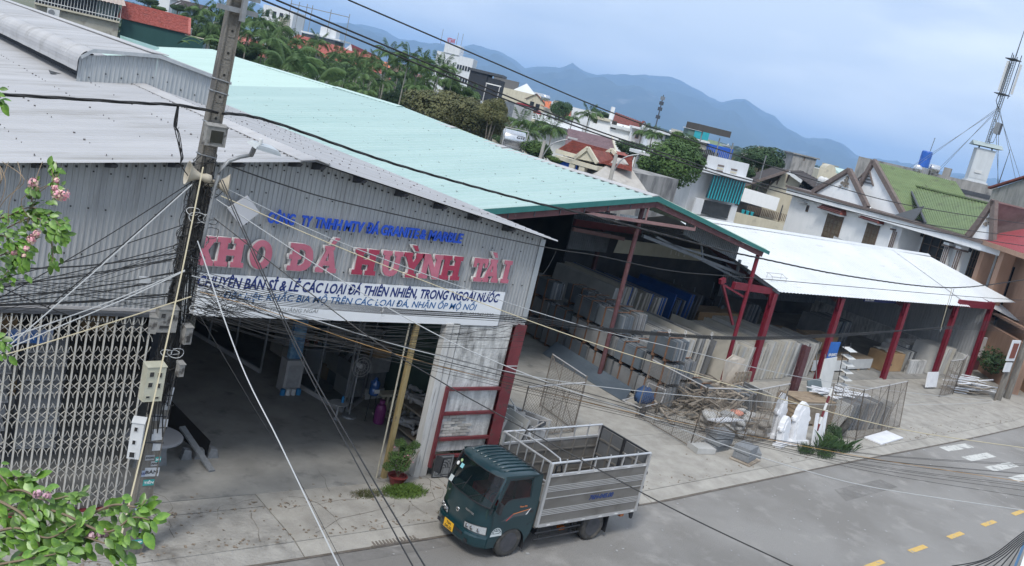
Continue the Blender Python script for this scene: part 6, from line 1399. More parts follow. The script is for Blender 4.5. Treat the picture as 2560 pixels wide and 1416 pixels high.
f.box(e0[0]+1, 0, 0, e1[0]-.6, 6, ze-.1, 'wall', m_gcon); f.box(e0[0]+.6, -1.6, zp-1.2, e0[0]+2.2, -1.5, zp-.15, 'tarpaulin', m_blueP)
f = Fac((1405, 330, 80), (1530, 362, 80), 'house', 'long mauve ribbed sheet roof behind the red tiled house', 'house', ztop=6.3)
zz = f.uv(1530, 345, 0)[1]; f.box(0, 0, 0, f.W, 6, 4.6, 'wall', m_crm)
q0, q1, q2, q3 = f.uv(1412, 362, -2), f.uv(1545, 385, -2), f.uv(1530, 346, 2.5), f.uv(1420, 322, 2.5)
ez, rz_ = (q0[1]+q1[1])/2-.2, (q2[1]+q3[1])/2
for k in range(13):
    t0, t1 = k/13, (k+1)/13; L0 = Vector((q0[0], -2, ez)).lerp(Vector((q3[0], 2.5, rz_)), t0); L1 = Vector((q0[0], -2, ez)).lerp(Vector((q3[0], 2.5, rz_)), t1); R0 = Vector((q1[0], -2, ez)).lerp(Vector((q2[0], 2.5, rz_)), t0); R1 = Vector((q1[0], -2, ez)).lerp(Vector((q2[0], 2.5, rz_)), t1)
    MB().add([L0+Vector((0, 0, .10)), R0+Vector((0, 0, .10)), R1, L1, L0, R0], ((0, 1, 2, 3), (4, 5, 1, 0))).build('roof_course', m_purp, f.t, local=True)
MB().beam((q1[0], -2, ez+.1), (q2[0], 2.5, rz_+.1), .15, .12).build('verge', m_crm, f.t, local=True)
MB().quad(*[G(x, y, z) for x, y, z in ((1545, 368, 5.2), (1622, 388, 5.0), (1600, 412, 4.2), (1556, 392, 4.6))]).build('roof', m_wroof, label='white ribbed sheet roof between the red tiled house and the tree', cat='roof')
f = Fac((1490, 440, 56), (1600, 470, 56), 'building', 'low building with grey cement hipped roof behind the store ridge', 'building', ztop=4.6)
hip(f, -.5, f.W+.5, -1, 5, f.uv(1500, 440, 0)[1]-.3, 1.5, M_('pale_cement', (.36, .34, .31), (.42, .40, .37), c3=(.28, .26, .24), s3=1), .12); f.box(-.6, -1.3, f.uv(1500, 440, 0)[1]-.75, f.W+.6, -1.0, f.uv(1500, 440, 0)[1]-.45, 'cornice', m_wh); f.box(0, -1, 0, f.W, 5, f.uv(1500, 440, 0)[1]-.3, 'wall', m_gcon)
# --- stainless tank on its frame by the ridge of the cyan roof
tb = D(1277, 372, 62)
t = tank(Vector((tb.x, tb.y, tb.z-.75)), .62, 1.45, -.45, 'large stainless steel water tank on a steel frame at the cyan roof ridge', stand=.72)
text_obj('tank_letters', 'GTE', .28, m_dark, None, (.1, -.60, 1.50), (1, 0, 0), (0, -.25, 1), .004, .006, width=.55).parent = t
for u in (-.76, .76): MB().beam((u, -.6, 0), (u, -.6, 2.1), .05, .05).build('frame_post', m_flash, t, local=True)
MB().box(-.8, -.63, 2.05, .8, -.57, 2.1).build('frame_rail', m_flash, t, local=True); MB().box(-.8, -.7, -3, .8, .7, -.02).build('base', m_galv, t, local=True)
# --- second concrete pole with lamp, and a lamp by the palms
def spole(px0, py0, px1, py1, d, lab, lamp):
    a, b = D(px0, py0, d), D(px1, py1, d); t = thing('utility_pole', lab, 'utility pole', (b.x, b.y, 0))
    MB().tube([(b.x, b.y, 0), (a.x, a.y, a.z)], .16, 8, r1=.10).build('shaft', M_('pale_pole', (.33, .31, .28)), t)
    if lamp: l = a+lamp; MB().tube(smooth([Vector((a.x, a.y, a.z-1.2)), a+Vector((lamp.x*.3, lamp.y*.3, -.1)), l], 5), .035, 5).build('lamp_arm', m_gs, t); MB().obox(l, .6, .22, .1, Euler((0, 0, -.7)).to_matrix()).build('lamp_head', m_flash, t)
spole(1541, 386, 1528, 452, 52, 'pale concrete pole with curved lamp arm before the red tiled roof', Vector((1.2, -.9, .35)))
spole(1362, 352, 1346, 400, 56, 'thin grey lamp post rising by the papaya behind the cyan roof', Vector((1.3, -.9, .5)))
# --- distant lattice mast
a, b = D(1659, 238, 300), D(1638, 322, 300)
t = thing('antenna_mast', 'distant dark monopole antenna mast standing against the mountains', 'antenna mast', (b.x, b.y, 0))
MB().tube([(b.x, b.y, 0), (a.x, a.y, a.z)], .28, 6, r1=.16).build('pole', m_dark, t)
for dz in (0, -1.6, -3.4, -6): MB().box(a.x-.7, a.y-.3, a.z+dz-1.6, a.x+.7, a.y+.3, a.z+dz-.5).build('panel', m_dark if dz else m_gs, t)

# ================================================================ WHITE VILLA with green roofs
VZ = 7.15
f = Fac((1979, 470, 1), (2528, 627, 1), 'house', 'x', 'house')
bpy.data.objects.remove(f.t)
A_, B_ = G(1979, 471, VZ), G(2528, 629, VZ)
f = Fac.__new__(Fac); f.o = Vector((A_.x, A_.y, 0)); dd = Vector((B_.x-A_.x, B_.y-A_.y, 0)); f.W = dd.length; f.d = dd.normalized(); f.n = Vector((-f.d.y, f.d.x, 0)); f.rz = atan2(f.d.y, f.d.x); f.z = VZ
f.t = thing('villa', 'two storey white villa with green corrugated roofs and brown edged gables behind the canopy', 'house', f.o, f.rz)
uc = f.uv(2245, 580)[0]      # where the open loggia begins
f.box(0, .3, 0, uc, 9, VZ-.45, 'wall', m_bluew); f.box(uc, 2.2, 0, f.W-.4, 9, VZ-.45, 'wall', m_bluew)
f.box(-.2, -.3, VZ-.46, f.W, 9, VZ-.02, 'cornice', m_bluew); f.box(-.3, -.42, VZ-.02, f.W+.1, 9, VZ+.16, 'cornice_top', m_trim)
def tri(pl, pp_, pr, back, zb=None, vent=None, nm='gable'):
    a, b, c = f.uv(*pl, back), f.uv(*pp_, back), f.uv(*pr, back); zb = VZ+.17 if zb is None else zb
    a = (a[0], zb); c = (c[0], zb)
    g = MB().prism([(a[0], back, a[1]), (c[0], back, c[1]), (b[0], back, b[1])], (0, .25, 0)).build(nm, m_bluew, f.t, local=True, fix=True)
    for s_ in (a, c):
        MB().beam((s_[0], back-.08, s_[1]), (b[0], back-.08, b[1]+.06), .36, .30, up=(0, 1, 0)).build('verge', m_trim, f.t, local=True)
    return a, b, c, g
a1, b1, c1, g1 = tri((2140, 470), (2186, 405), (2258, 570), 1.4)
a2, b2, c2, g2 = tri((2034, 482), (2125, 428), (2172, 518), .15)
a3, b3, c3, g3 = tri((2425, 592), (2488, 505), (2486, 602), -.1)
a3 = f.uv(2425, 592, -.1)
# triangular vent and stone clusters
u, z = f.uv(2165, 446, 1.35); 
for k in range(4):
    w = .85-.2*k; f.box(u-w, 1.30, z-.35+.24*k, u+w, 1.38, z-.24+.24*k, 'vent_louvre', m_dark, g1)
MB().beam((u-1.05, 1.33, z-.42), (u, 1.33, z+.75), .1, .1, up=(0, 1, 0)).build('vent_frame', m_trim, g1, local=True); MB().beam((u+1.05, 1.33, z-.42), (u, 1.33, z+.75), .1, .1, up=(0, 1, 0)).build('vent_frame', m_trim, g1, local=True)
def cluster(u, z, v, w, h, par):
    mb = MB()
    for i in range(26):
        t = R.random(); x = R.uniform(-1, 1)*w*(1-t)/2
        mb.obox((u+x, v-.04, z+t*h), R.uniform(.12, .26), .10, R.uniform(.08, .16), Euler((0, R.uniform(-.5, .5), 0)).to_matrix())
    mb.build('stone_relief', M_('relief_stone', (.20, .17, .14), (.32, .28, .24), scale=9), par, local=True, kind='stuff')
u, z = f.uv(2110, 473, .1); cluster(u, z, .1, 1.6, .95, g2); u, z = f.uv(2472, 565, -.1); cluster(u, z, -.1, .8, .9, g3)
# green roofs
zb1 = b1[1]
f.sheet((c1[0], 1.5, VZ+.2), (c1[0], 9.5, VZ+.2), (b1[0], 9.5, zb1), (b1[0], 1.5, zb1), 'roof_sheet', m_green, .22, .04)
f.sheet((a1[0], 9.5, VZ+.2), (a1[0], 1.5, VZ+.2), (b1[0], 1.5, zb1), (b1[0], 9.5, zb1), 'roof_sheet', m_green, .22, .04)
um = f.uv(2298, 598, 0)[0]; ux = c3[0]
rv = 4.6; rzv = f.uv(2476, 508, rv)[1]; rz0 = f.uv(2268, 463, rv)[1]; rzz = (rzv+rz0)/2
uu0 = f.uv(2268, 463, rv)[0]
f.sheet((ux-.2, .1, VZ+.2), (um, .1, VZ+.2), (uu0, rv, rzz), (f.uv(2478, 508, rv)[0], rv, rzz), 'roof_sheet', m_green, .22, .04)
f.sheet((um, 9, VZ+.2), (ux, 9, VZ+.2), (f.uv(2478, 508, rv)[0], rv, rzz), (uu0, rv, rzz), 'roof_sheet', m_green, .22, .04)
MB().beam((um, .1, VZ+.25), (uu0, rv, rzz+.05), .14, .1).build('valley_flashing', m_dark, f.t, local=True); MB().beam((uu0, rv, rzz+.05), (f.uv(2478, 508, rv)[0], rv, rzz+.05), .3, .08).build('ridge_cap', m_green, f.t, local=True)
q = [(a3[0]-.3, -.3, VZ+.2), (b3[0]-.1, -.3, b3[1]+.08), (b3[0]-.3, 5, b3[1]+.05), (a3[0], 5, VZ+.6)]
MB().add(q+[(a, b, c-.1) for a, b, c in q], ((0, 1, 2, 3), (0, 4, 5, 1), (1, 5, 6, 2))).build('verge_slab', mat('dusty_pink_slab', (.23, .15, .14), (.29, .20, .19), scale=2), f.t, local=True, fix=True)
MB().prism([(c1[0]+.1, .2, VZ+.18), (c1[0]+2.1, .2, VZ+.18), (c1[0]+1.5, 1.2, VZ+1.3)], (0, .1, 0)).build('louvre_gable', m_gst2, f.t, local=True, fix=True)
# windows
def tile_hood(p0, p1, zt_, d=.8):
    (u0, z0), (u1, _) = f.uv(*p0, .3), f.uv(*p1, .3)
    h = MB().add([(u0-.15, -.35, z0-.0), (u1+.15, -.35, z0), (u1-.25, .28, z0+.75), (u0+.25, .28, z0+.75), (u0-.15, .28, z0), (u1+.15, .28, z0)], ((0, 1, 2, 3), (0, 3, 4), (1, 5, 2), (0, 4, 5, 1))).build('hood', m_redtile, f.t, local=True)
    courses(f, (u0-.15, -.37, z0), (u1+.15, -.37, z0), (u1-.25, .28, z0+.76), (u0+.25, .28, z0+.76), 6, 14, mat('hood_tile', (.11, .045, .045), (.17, .075, .07), rough=.8, scale=9), par=h)
    MB().box(u0+.0, -.2, z0-.16, u1, .28, z0-.02).build('hood_lintel', m_bluew, h, local=True)
    return u0, u1, z0
def gridwin(pbl, ptr, nx=4, nz=5, v=.27, m=None):
    (u0, z0), (u1, z1) = f.uv(*pbl, v), f.uv(*ptr, v)
    fr = f.box(u0, v-.03, z0, u1, v, z1, 'window', m or m_wframe)
    zt_ = z1-(z1-z0)*.24; um_ = (u0+u1)/2
    for a, b in ((u0+.1, um_-.06), (um_+.06, u1-.1)):
        for k in range(2):
            for j in range(4):
                w = (b-a)/2; h = (zt_-z0-.2)/4
                f.box(a+w*k+.03, v-.05, z0+.1+h*j+.03, a+w*(k+1)-.03, v-.032, z0+.1+h*(j+1)-.03, 'pane', mat('amber_pane', (.10, .08, .055), (.16, .13, .09), rough=.3, scale=7), fr)
        for k in range(3): w = (b-a)/3; f.box(a+w*k+.02, v-.05, zt_+.08, a+w*(k+1)-.02, v-.032, z1-.1, 'pane', mat('amber_pane', 0), fr)
    return fr
tile_hood((2063, 524), (2113, 541), 0); gridwin((2053, 591), (2113, 536))
tile_hood((2167, 549), (2207, 563), 0); gridwin((2152, 615), (2203, 560))
f.win((2006, 527), (2017, 513), fr=.1, v=.26); u, z = f.uv(2003, 506, .3); f.box(u, -.1, z, u+.9, .3, z+.08, 'ledge', m_flash)
for px0, px1, py in ((2220, 2238, 566), (2362, 2384, 600), (2395, 2412, 612)):
    (u0, z0), (u1, _) = f.uv(px0, 620, .2), f.uv(px1, py, .2); zt_ = VZ-.5
    c_ = f.box(u0+.1, .05, 0, u1-.05, .5, zt_-.25, 'column', m_bluew)
    for k in range(3): f.box(u0+.18+k*.17, .0, 0, u0+.26+k*.17, .048, zt_-.4, 'fluting', m_trim, c_)
    f.box(u0-.05, -.1, zt_-.38, u1+.1, .6, zt_-.26, 'capital', m_trim, c_); f.box(u0+.02, -.05, zt_-.25, u1+.04, .55, zt_-.1, 'capital', m_bluew, c_)
for pbl, ptr in (((2228, 640), (2262, 578)), ((2290, 660), (2376, 604)), ((2413, 690), (2455, 630))):
    (u0, z0), (u1, z1) = f.uv(*pbl, 2.1), f.uv(*ptr, 2.1); z0 = max(3.2, z0-1.2)
    w_ = f.box(u0, 2.1, z0, u1, 2.15, z1, 'window', m_glass); n = 3 if u1-u0 < 2.5 else 6
    for k in range(n+1): f.box(u0+(u1-u0)*k/n-.04, 2.05, z0, u0+(u1-u0)*k/n+.04, 2.095, z1, 'muntin', m_wframe, w_)
    for k in range(5): f.box(u0, 2.06, z0+(z1-z0)*k/5, u1, 2.094, z0+(z1-z0)*k/5+.05, 'muntin', m_wframe, w_)
    f.box(u0-.35, 1.95, z1+.1, u1+.35, 2.2, z1+.24, 'window_cornice', m_dark, w_); f.box(u0-.2, 2.0, z1+.0, u1+.2, 2.2, z1+.095, 'window_cornice', m_bluew, w_)
    for e in (u0-.3, u1+.2): f.box(e, 1.96, z1-.25, e+.12, 2.14, z1+.098, 'corbel', m_dark, w_)
# balcony rail with creeper
ub0, ub1 = f.uv(2395, 690, -.1)[0], f.W-.5
zb_ = 3.1
f.box(uc, -.1, zb_-.25, f.W-.4, 2.2, zb_-.02, 'balcony_slab', m_bluew)
for k in range(14): u = uc+(ub1-uc)*k/13; f.box(u, -.05, zb_, u+.04, -.01, zb_+1.0, 'railing_post', m_flash)
for z in (.35, .7, 1.0): f.box(uc, -.052, zb_+z, ub1, -.012, zb_+z+.04, 'railing_rail', m_flash)
f.box(uc, .3, 0, f.W-.4, 2.2, zb_-.26, 'lower_wall', m_bluew); f.box(f.W-.42, .0, 0, f.W-.2, 9, VZ-.46, 'side_wall', m_bluew)
villa_f = f
# grey render wall, big wall and cabinet with mast behind the villa
g = Fac((2290, 428, 96), (2470, 470, 92), 'wall', 'long mouldy grey rendered wall behind the green roofs', 'wall', ztop=8.2)
zz = g.uv(2400, 448)[1]; g.box(-6, 0, 0, g.W+8, .4, zz, 'render', m_gcon); g.box(g.W*.40, -.05, zz-2.6, g.W*.50, -.01, zz-.3, 'plaster_patch', m_wh); g.box(g.W*.36, 0, zz+.005, g.W*.46, .4, zz+.8, 'upstand', m_gcon); g.box(2, -.05, zz-1.3, 10, -.01, zz-.9, 'slot', m_dark)
g2_ = Fac((2486, 500, 72), (2640, 480, 66), 'building', 'tall blank mouldy grey gable wall at the right edge', 'building', ztop=9.0)
p0, p1, p2 = g2_.uv(2482, 474), g2_.uv(2565, 444), g2_.uv(2640, 470)
MB().prism([(p0[0], 0, 0), (p2[0]+6, 0, 0), (p2[0]+6, 0, p1[1]-.5), (p1[0]+1, 0, p1[1]+.3), (p0[0], 0, p0[1])], (0, 9, 0)).build('wall', m_gcon, g2_.t, local=True, fix=True)
MB().beam((p0[0]-.3, -.1, p0[1]+.05), (p1[0]+1, -.1, p1[1]+.38), .3, .14).build('verge', m_redtile, g2_.t, local=True)
r_ = Fac((2490, 545, 60), (2620, 640, 52), 'house', 'salmon stone house with crimson roof and columned balcony at the right edge', 'house', ztop=6.9)
zc = r_.uv(2500, 607)[1]
r_.sheet((r_.W+2, -.6, zc-.1), (-.4, -.6, zc-.1), (-.2, 4, zc+2.1), (r_.W+2, 4, zc+2.1), 'roof_sheet', m_crim, .3); r_.box(-.5, -.7, zc-.4, r_.W+2, .3, zc-.12, 'cornice', m_pinkb)
r_.box(-.1, .9, 0, r_.W+2, 7, zc-.4, 'wall', m_pinkb)
for u in (.1, 3.0): r_.box(u, -.3, 0, u+.7, .4, zc-.41, 'column', m_pinkb)
r_.box(1.3, .8, 1.0, 2.9, .89, zc-1.2, 'window', m_glass)
for k in range(12): r_.box(1.35, .77, 1.6+k*.25, 2.85, .795, 1.68+k*.25, 'louvre', m_dark)
r_.box(.8, -.3, zc-4.1, r_.W+2, .0, zc-3.95, 'balustrade_rail', m_pinkb)
for k in range(14): MB().lathe((.95+k*.26, -.15, zc-4.7), [(.05, 0), (.08, .12), (.04, .3), (.07, .45), (.05, .58)], 6).build('baluster', m_pinkb, r_.t, local=True)
r_.box(.8, -.35, 0, r_.W+2, .02, zc-4.71, 'lower_wall', m_pinkb)
# cabinet + mast
cb = D(2436, 456, 78); ct = thing('telecom_cabinet', 'tall pale grey telecom cabinet on the rooftop carrying the antenna mast', 'cabinet', (cb.x, cb.y, cb.z), -.9)
MB().box(-.72, -.62, .12, .72, .62, 2.75).build('case', M_('cabinet_grey', (.50, .53, .55)), ct, local=True)
MB().box(-.66, -.64, .3, .66, -.625, 2.6).build('door', M_('cabinet_grey', 0), ct, local=True); MB().box(-.4, -.70, .75, .15, -.65, .98).build('vent', m_mw, ct, local=True)
MB().box(-.85, -.7, 0, .85, .7, .115).build('plinth', m_wh, ct, local=True)
MB().add([(-1.15, -.9, 2.95), (1.15, -.9, 2.95), (1.15, .9, 2.95), (-1.15, .9, 2.95), (-1.15, 0, 3.3), (1.15, 0, 3.3)], ((0, 1, 5, 4), (2, 3, 4, 5), (3, 0, 4), (1, 2, 5), (3, 2, 1, 0))).build('canopy', mat('pale_teal_tin', (.30, .36, .36), (.36, .42, .42)), ct, local=True)
for x in (-.5, .5): MB().box(x-.05, -.05, 2.755, x+.05, .05, 3.0).build('strut', m_dark, ct, local=True)
mt = thing('antenna_mast', 'slim guyed lattice antenna mast rising above the rooftop cabinet', 'antenna mast', (cb.x, cb.y, cb.z+3.3))
top = D(2525, 132, 78).z-cb.z-3.3
mb = MB(); h = top*.93
ring = [(.17*cos(a), .17*sin(a)) for a in (.5, .5+2.094, .5+4.189)]
for x, y in ring: mb.tube([(x, y, 0), (x, y, h)], .032, 4)
n = 34
for i in range(n):
    for k in range(3): a, b = ring[k], ring[(k+1) % 3]; mb.tube([(a[0], a[1], h*i/n), (b[0], b[1], h*(i+1)/n)], .014, 3)
mb.build('lattice', M_('mast_grey', (.16, .18, .19)), mt, local=True)
MB().tube([(0, 0, h), (0, 0, h+1.4), (0, 0, h+4.4)], [.05, .035, .012], 5).build('whip', m_dark, mt, local=True)
for k, (x, y) in enumerate(((-.75, .1), (.5, -.4), (.45, .5))):
    p_ = MB().box(x-.09, y-.06, h-2.9, x+.09, y+.06, h-.5).build('panel_antenna', m_mw, mt, local=True)
    MB().tube([(x*.7, y*.7, h-3.3), (x*.7, y*.7, h+.2)], .035, 5).build('antenna_pipe', m_dark, p_, local=True)
for z in (h-3.1, h-.3): MB().box(-.7, -.35, z, .5, .45, z+.06).build('bracket', m_dark, mt, local=True)
for x in (-.1, .3): MB().box(x-.02, -.45, h-6.2, x+.38, -.2, h-5.3).build('radio_unit', m_gs if x < 0 else m_dark, mt, local=True)
mb = MB(); mb.tube([(-.4, -.3, h-5.8), (-.6, -.3, h-6.6), (-.2, -.2, h-7), (.3, -.3, h-6.9), (.5, -.3, h-6.2)], .03, 5); mb.tube([(-.75, 0, h-3), (-.8, 0, h-3.7), (-.4, 0, h-4), (0, 0, h-4.2)], .03, 5); mb.build('feeder_cable', m_dark, mt, local=True)
mo_ = Vector(mt.location)
for k, (zz_, px, py, d_) in enumerate(((h-4.3, 2256, 432, 92), (h-4.4, 2345, 424, 96), (h*.42, 2280, 424, 94), (h*.42, 2352, 424, 96), (h-4.3, 2552, 450, 88), (h*.42, 2540, 452, 88), (h-5, 2496, 462, 84), (h*.42, 2494, 462, 84))):
    e = D(px, py, d_); MB().tube([mo_+Vector((0, 0, zz_)), e], .02, 3).build('guy_wire', m_gs, label='thin guy wire bracing the antenna mast, %s' % ('upper far left', 'upper middle left', 'lower far left', 'lower middle left', 'upper right', 'lower right', 'upper near the mast foot', 'lower near the mast foot')[k], cat='guy wire')
e = D(2496, 462, 84); MB().tube([e, e+Vector((0, 0, 3.2))], .05, 4, r1=.02).build('roof_spike', m_dark, label='short dark lattice spike on the wall top right of the cabinet', cat='antenna')
for px, py, d_, lab in ((2292, 428, 94, 'long steel solar water heater drum on the rooftop left of the blue tank'), (2334, 428, 95, 'steel roof tank with round ends right of the blue tank')):
    e = D(px, py, d_); tank(Vector((e.x, e.y, e.z-.5)), .42, 1.5 if px < 2300 else .9, .5 if px < 2300 else -.7, lab, stand=.3)
e = D(2300, 440, 95); tkb = thing('plastic_tank', 'upright bright blue plastic tank on the rooftop before the sky', 'water tank', (e.x, e.y, e.z))
MB().lathe((0, 0, .9), [(.5, 0), (.52, .1), (.52, .75), (.50, .8), (.52, .85), (.52, 1.5), (.48, 1.6), (.001, 1.65)], 16).build('drum', mat('blue_plastic', (.02, .10, .42), (.03, .13, .5), rough=.4), tkb, local=True, smooth=False)
MB().box(-.5, -.5, 0, .5, .5, .85).build('stand', m_galv, tkb, local=True); MB().tube([(.3, 0, .9), (1.3, .4, 4.0)], .03, 4).build('pipe', m_dark, tkb, local=True)

# --- filler houses between the named ones and the horizon
RB = random.Random(21)
wallm = [m_wh, m_crm, m_beige, m_gcon, m_gcon, m_beige, M_('sage_wall', 0), M_('ochre_wall', (.42, .32, .16)), m_bluew, m_pinkb]
cn_ = {id(m_wh): 'white', id(m_crm): 'cream', id(m_beige): 'beige', id(m_bluew): 'pale blue', id(m_gcon): 'grey', id(m_pinkb): 'salmon', id(M_('sage_wall', 0)): 'green', id(M_('ochre_wall', 0)): 'ochre'}
for i in range(150):
    d = RB.choice((RB.uniform(150, 260), RB.uniform(200, 420), RB.uniform(400, 900)))
    px = RB.uniform(430, 2480); w = RB.uniform(6, 14); hh = RB.uniform(4.2, 8.4)
    if 900 < px < 1250 and d < 270: continue
    c = D(px, 240+.238*(px-1280), d); c.z = 0; rz = RB.choice((0, pi/2))+RB.uniform(-.15, .15)+RB.choice((0, .35)); mw = RB.choice(wallm); mr = RB.choice(m_roofs)
    t = thing('house', 'distant %s walled house in the town below the mountains' % cn_[id(mw)], 'house', c, rz, 'distant town houses')
    dep = RB.uniform(6, 12)
    MB().box(-w/2, -dep/2, 0, w/2, dep/2, hh).build('wall', mw, t, local=True)
    k = RB.random()
    if k < .45:
        rh = RB.uniform(1, 2)
        MB().add([(-w/2-.4, -dep/2-.4, hh), (w/2+.4, -dep/2-.4, hh), (w/2+.4, dep/2+.4, hh), (-w/2-.4, dep/2+.4, hh), (-w/2-.4, 0, hh+rh), (w/2+.4, 0, hh+rh)], ((0, 1, 5, 4), (2, 3, 4, 5), (0, 4, 3), (1, 2, 5), (3, 2, 1, 0))).build('roof', mr, t, local=True)
    else:
        MB().box(-w/2-.2, -dep/2-.2, hh+.003, w/2+.2, dep/2+.2, hh+.3).build('roof', RB.choice((m_wh, m_flash, m_gcon)), t, local=True)
        if k < .8: MB().box(-w*.2, -dep*.3, hh+.303, w*.2, dep*.2, hh+2.6).build('roof_room', mw, t, local=True)
        if k > .6: MB().lathe((w*.3, 0, hh+1.2), [(.02, -.8), (.5, -.7), (.5, .7), (.02, .8)], 8, 'x').build('tank', m_mw, t, local=True)
    for s in (-1, 1):
        for q in range(int(w//2.6)):
            for lv_ in range(int(hh//3.2)):
                u = -w/2+1.2+2.5*q; MB().box(u, (-dep/2-.05) if s < 0 else dep/2+.005, 1+lv_*3.1, u+1.1, (-dep/2-.005) if s < 0 else dep/2+.05, 2.4+lv_*3.1).build('window', m_glass, t, local=True)
                if s < 0 and q % 2 == 0: MB().box(-w/2-.05, -dep/2+1+1.5*q*.6, 1+lv_*3.1, -w/2-.005, -dep/2+2+1.5*q*.6, 2.3+lv_*3.1).build('window', m_glass, t, local=True)
# ================================================================ TREES, PALMS AND PLANTS
from mathutils import noise as mnoise
def leafmat(name, c1, c2, sc=1.2):
    m = mat(name, c1, c2, rough=.65, scale=sc, detail=3, lo=.3, hi=.7, spec=.35, vary=.12)
    return m
m_leaf = leafmat('leaf_green', (.035, .075, .02), (.085, .15, .035)); m_leafd = leafmat('leaf_dark', (.022, .050, .02), (.058, .105, .036)); m_leafb = leafmat('leaf_olive', (.06, .07, .025), (.16, .155, .065), 1.6)
m_leafy = leafmat('leaf_bright', (.06, .115, .02), (.12, .19, .04)); m_palm = leafmat('palm_green', (.045, .095, .032), (.115, .185, .065)); m_bark = mat('bark', (.12, .10, .08), (.20, .18, .15), rough=1, scale=6); m_pbark = mat('palm_bark', (.22, .21, .18), (.32, .30, .27), rough=1, scale=4)
def crown_mesh(seed, n, size, lobes=9, flat=.85):
    r = random.Random(seed); mb = MB(); L = [(Vector((0, 0, 0)), .72)]
    for i in range(lobes):
        a = r.uniform(0, 2*pi); e = r.uniform(-.35, 1); d = Vector((cos(a)*cos(e), sin(a)*cos(e), sin(e)*flat))*r.uniform(.42, .72); L.append((d, r.uniform(.26, .46)))
    vs, fs = [], []
    for i in range(n):
        c, rad = L[0] if r.random() < .28 else L[r.randint(1, lobes)]
        v = Vector((r.gauss(0, 1), r.gauss(0, 1), r.gauss(0, 1))).normalized(); p = c+v*rad*(1-.34*r.random()**2); p.z *= flat
        if mnoise.noise(p*3.1+Vector((seed, 0, 0))) < -.30 and r.random() < .8: continue
        s = size*r.uniform(.6, 1.3); nrm = (v+Vector((r.uniform(-.8, .8), r.uniform(-.8, .8), r.uniform(-.2, 1)))).normalized(); t = nrm.orthogonal().normalized(); t.rotate(Matrix.Rotation(r.uniform(0, 6.3), 3, nrm)); b = nrm.cross(t)
        k = len(vs); vs += [p-t*s, p+b*s*.45-nrm*s*.15, p+t*s, p-b*s*.45-nrm*s*.15]; fs.append((k, k+1, k+2, k+3))
    me = bpy.data.meshes.new('crown'); me.from_pydata([tuple(v) for v in vs], [], fs); return me
CM = [crown_mesh(1, 9000, .052), crown_mesh(2, 9000, .050, 12), crown_mesh(3, 9000, .055, 7, .95), crown_mesh(4, 5200, .075, 8), crown_mesh(5, 1500, .085, 16)]
def with_mat(me, m):
    k = (me.name, m.name)
    if k not in smesh: c = me.copy(); c.materials.append(m); smesh[k] = c
    return smesh[k]
def tree(px, py, d, rw, rh, lab, kind=0, m=None, name='tree', group=None, rz=None):
    """crown centre at the pixel, rw and rh its half width and half height in photo pixels"""
    c = D(px, py, d); k = d/FPX; w, h = rw*k, rh*k; t = thing(name, lab, 'tree', (c.x, c.y, 0), 0, group)
    me = with_mat(CM[kind], m or m_leaf); o = bpy.data.objects.new('crown', me); COL.objects.link(o); o.parent = t; o['kind'] = 'stuff'
    o.location = (0, 0, c.z); o.scale = (w, w, h); o.rotation_euler = (0, 0, R.uniform(0, 6) if rz is None else rz)
    mb = MB(); z = max(.5, c.z-h*.3); mb.tube([(0, 0, 0), (.1, .05, z*.6), (0, 0, z)], .05*w+.08, 6, r1=.03*w)
    for q in range(4): a = q*1.6+1; mb.tube([(0, 0, z*.6), (cos(a)*w*.3, sin(a)*w*.3, z), (cos(a)*w*.55, sin(a)*w*.55, c.z+h*.1)], .02*w+.03, 5, r1=.02)
    mb.build('trunk', m_bark, t, local=True); return t
# palm fronds: an arching midrib with hanging leaflets
def frond_mesh(L, arch, n, wl, seed, droop=.5):
    r = random.Random(seed); mb = MB(); P = []
    for i in range(13):
        t = i/12; P.append(Vector((L*t*cos(arch*t*.6), 0, L*(.75*t-arch*t*t))))
    mb.tube(P, .022, 3, r1=.006)
    for i in range(n):
        t = .12+.86*i/n; j = t*12; a = P[int(j)].lerp(P[min(12, int(j)+1)], j-int(j)); ll = wl*(sin(pi*min(1, t*1.02))**.6)*r.uniform(.8, 1.1)+.06
        dr = Vector((cos(arch*t), 0, -arch*t*.6)).normalized()
        for s in (-1, 1):
            e = a+dr*ll*.55+Vector((0, s*ll*.72, -ll*(droop+r.uniform(-.1, .25)))); mid = a.lerp(e, .5)+Vector((0, 0, ll*.10))
            w = dr*.035*max(.6, wl)
            mb.add([a-w, a+w, mid+w*1.1, e, mid-w*1.1], ((0, 1, 2, 3, 4),))
    me = mb.mesh('frond'); me.materials.append(m_palm); return me
FR = [frond_mesh(1.7, .75, 24, .50, 5), frond_mesh(1.6, 1.0, 22, .50, 6, .8), frond_mesh(1.5, .35, 22, .42, 7, .3)]
FC = [frond_mesh(3.6, .55, 40, .80, 8, .45), frond_mesh(3.4, .85, 40, .80, 9, .7)]
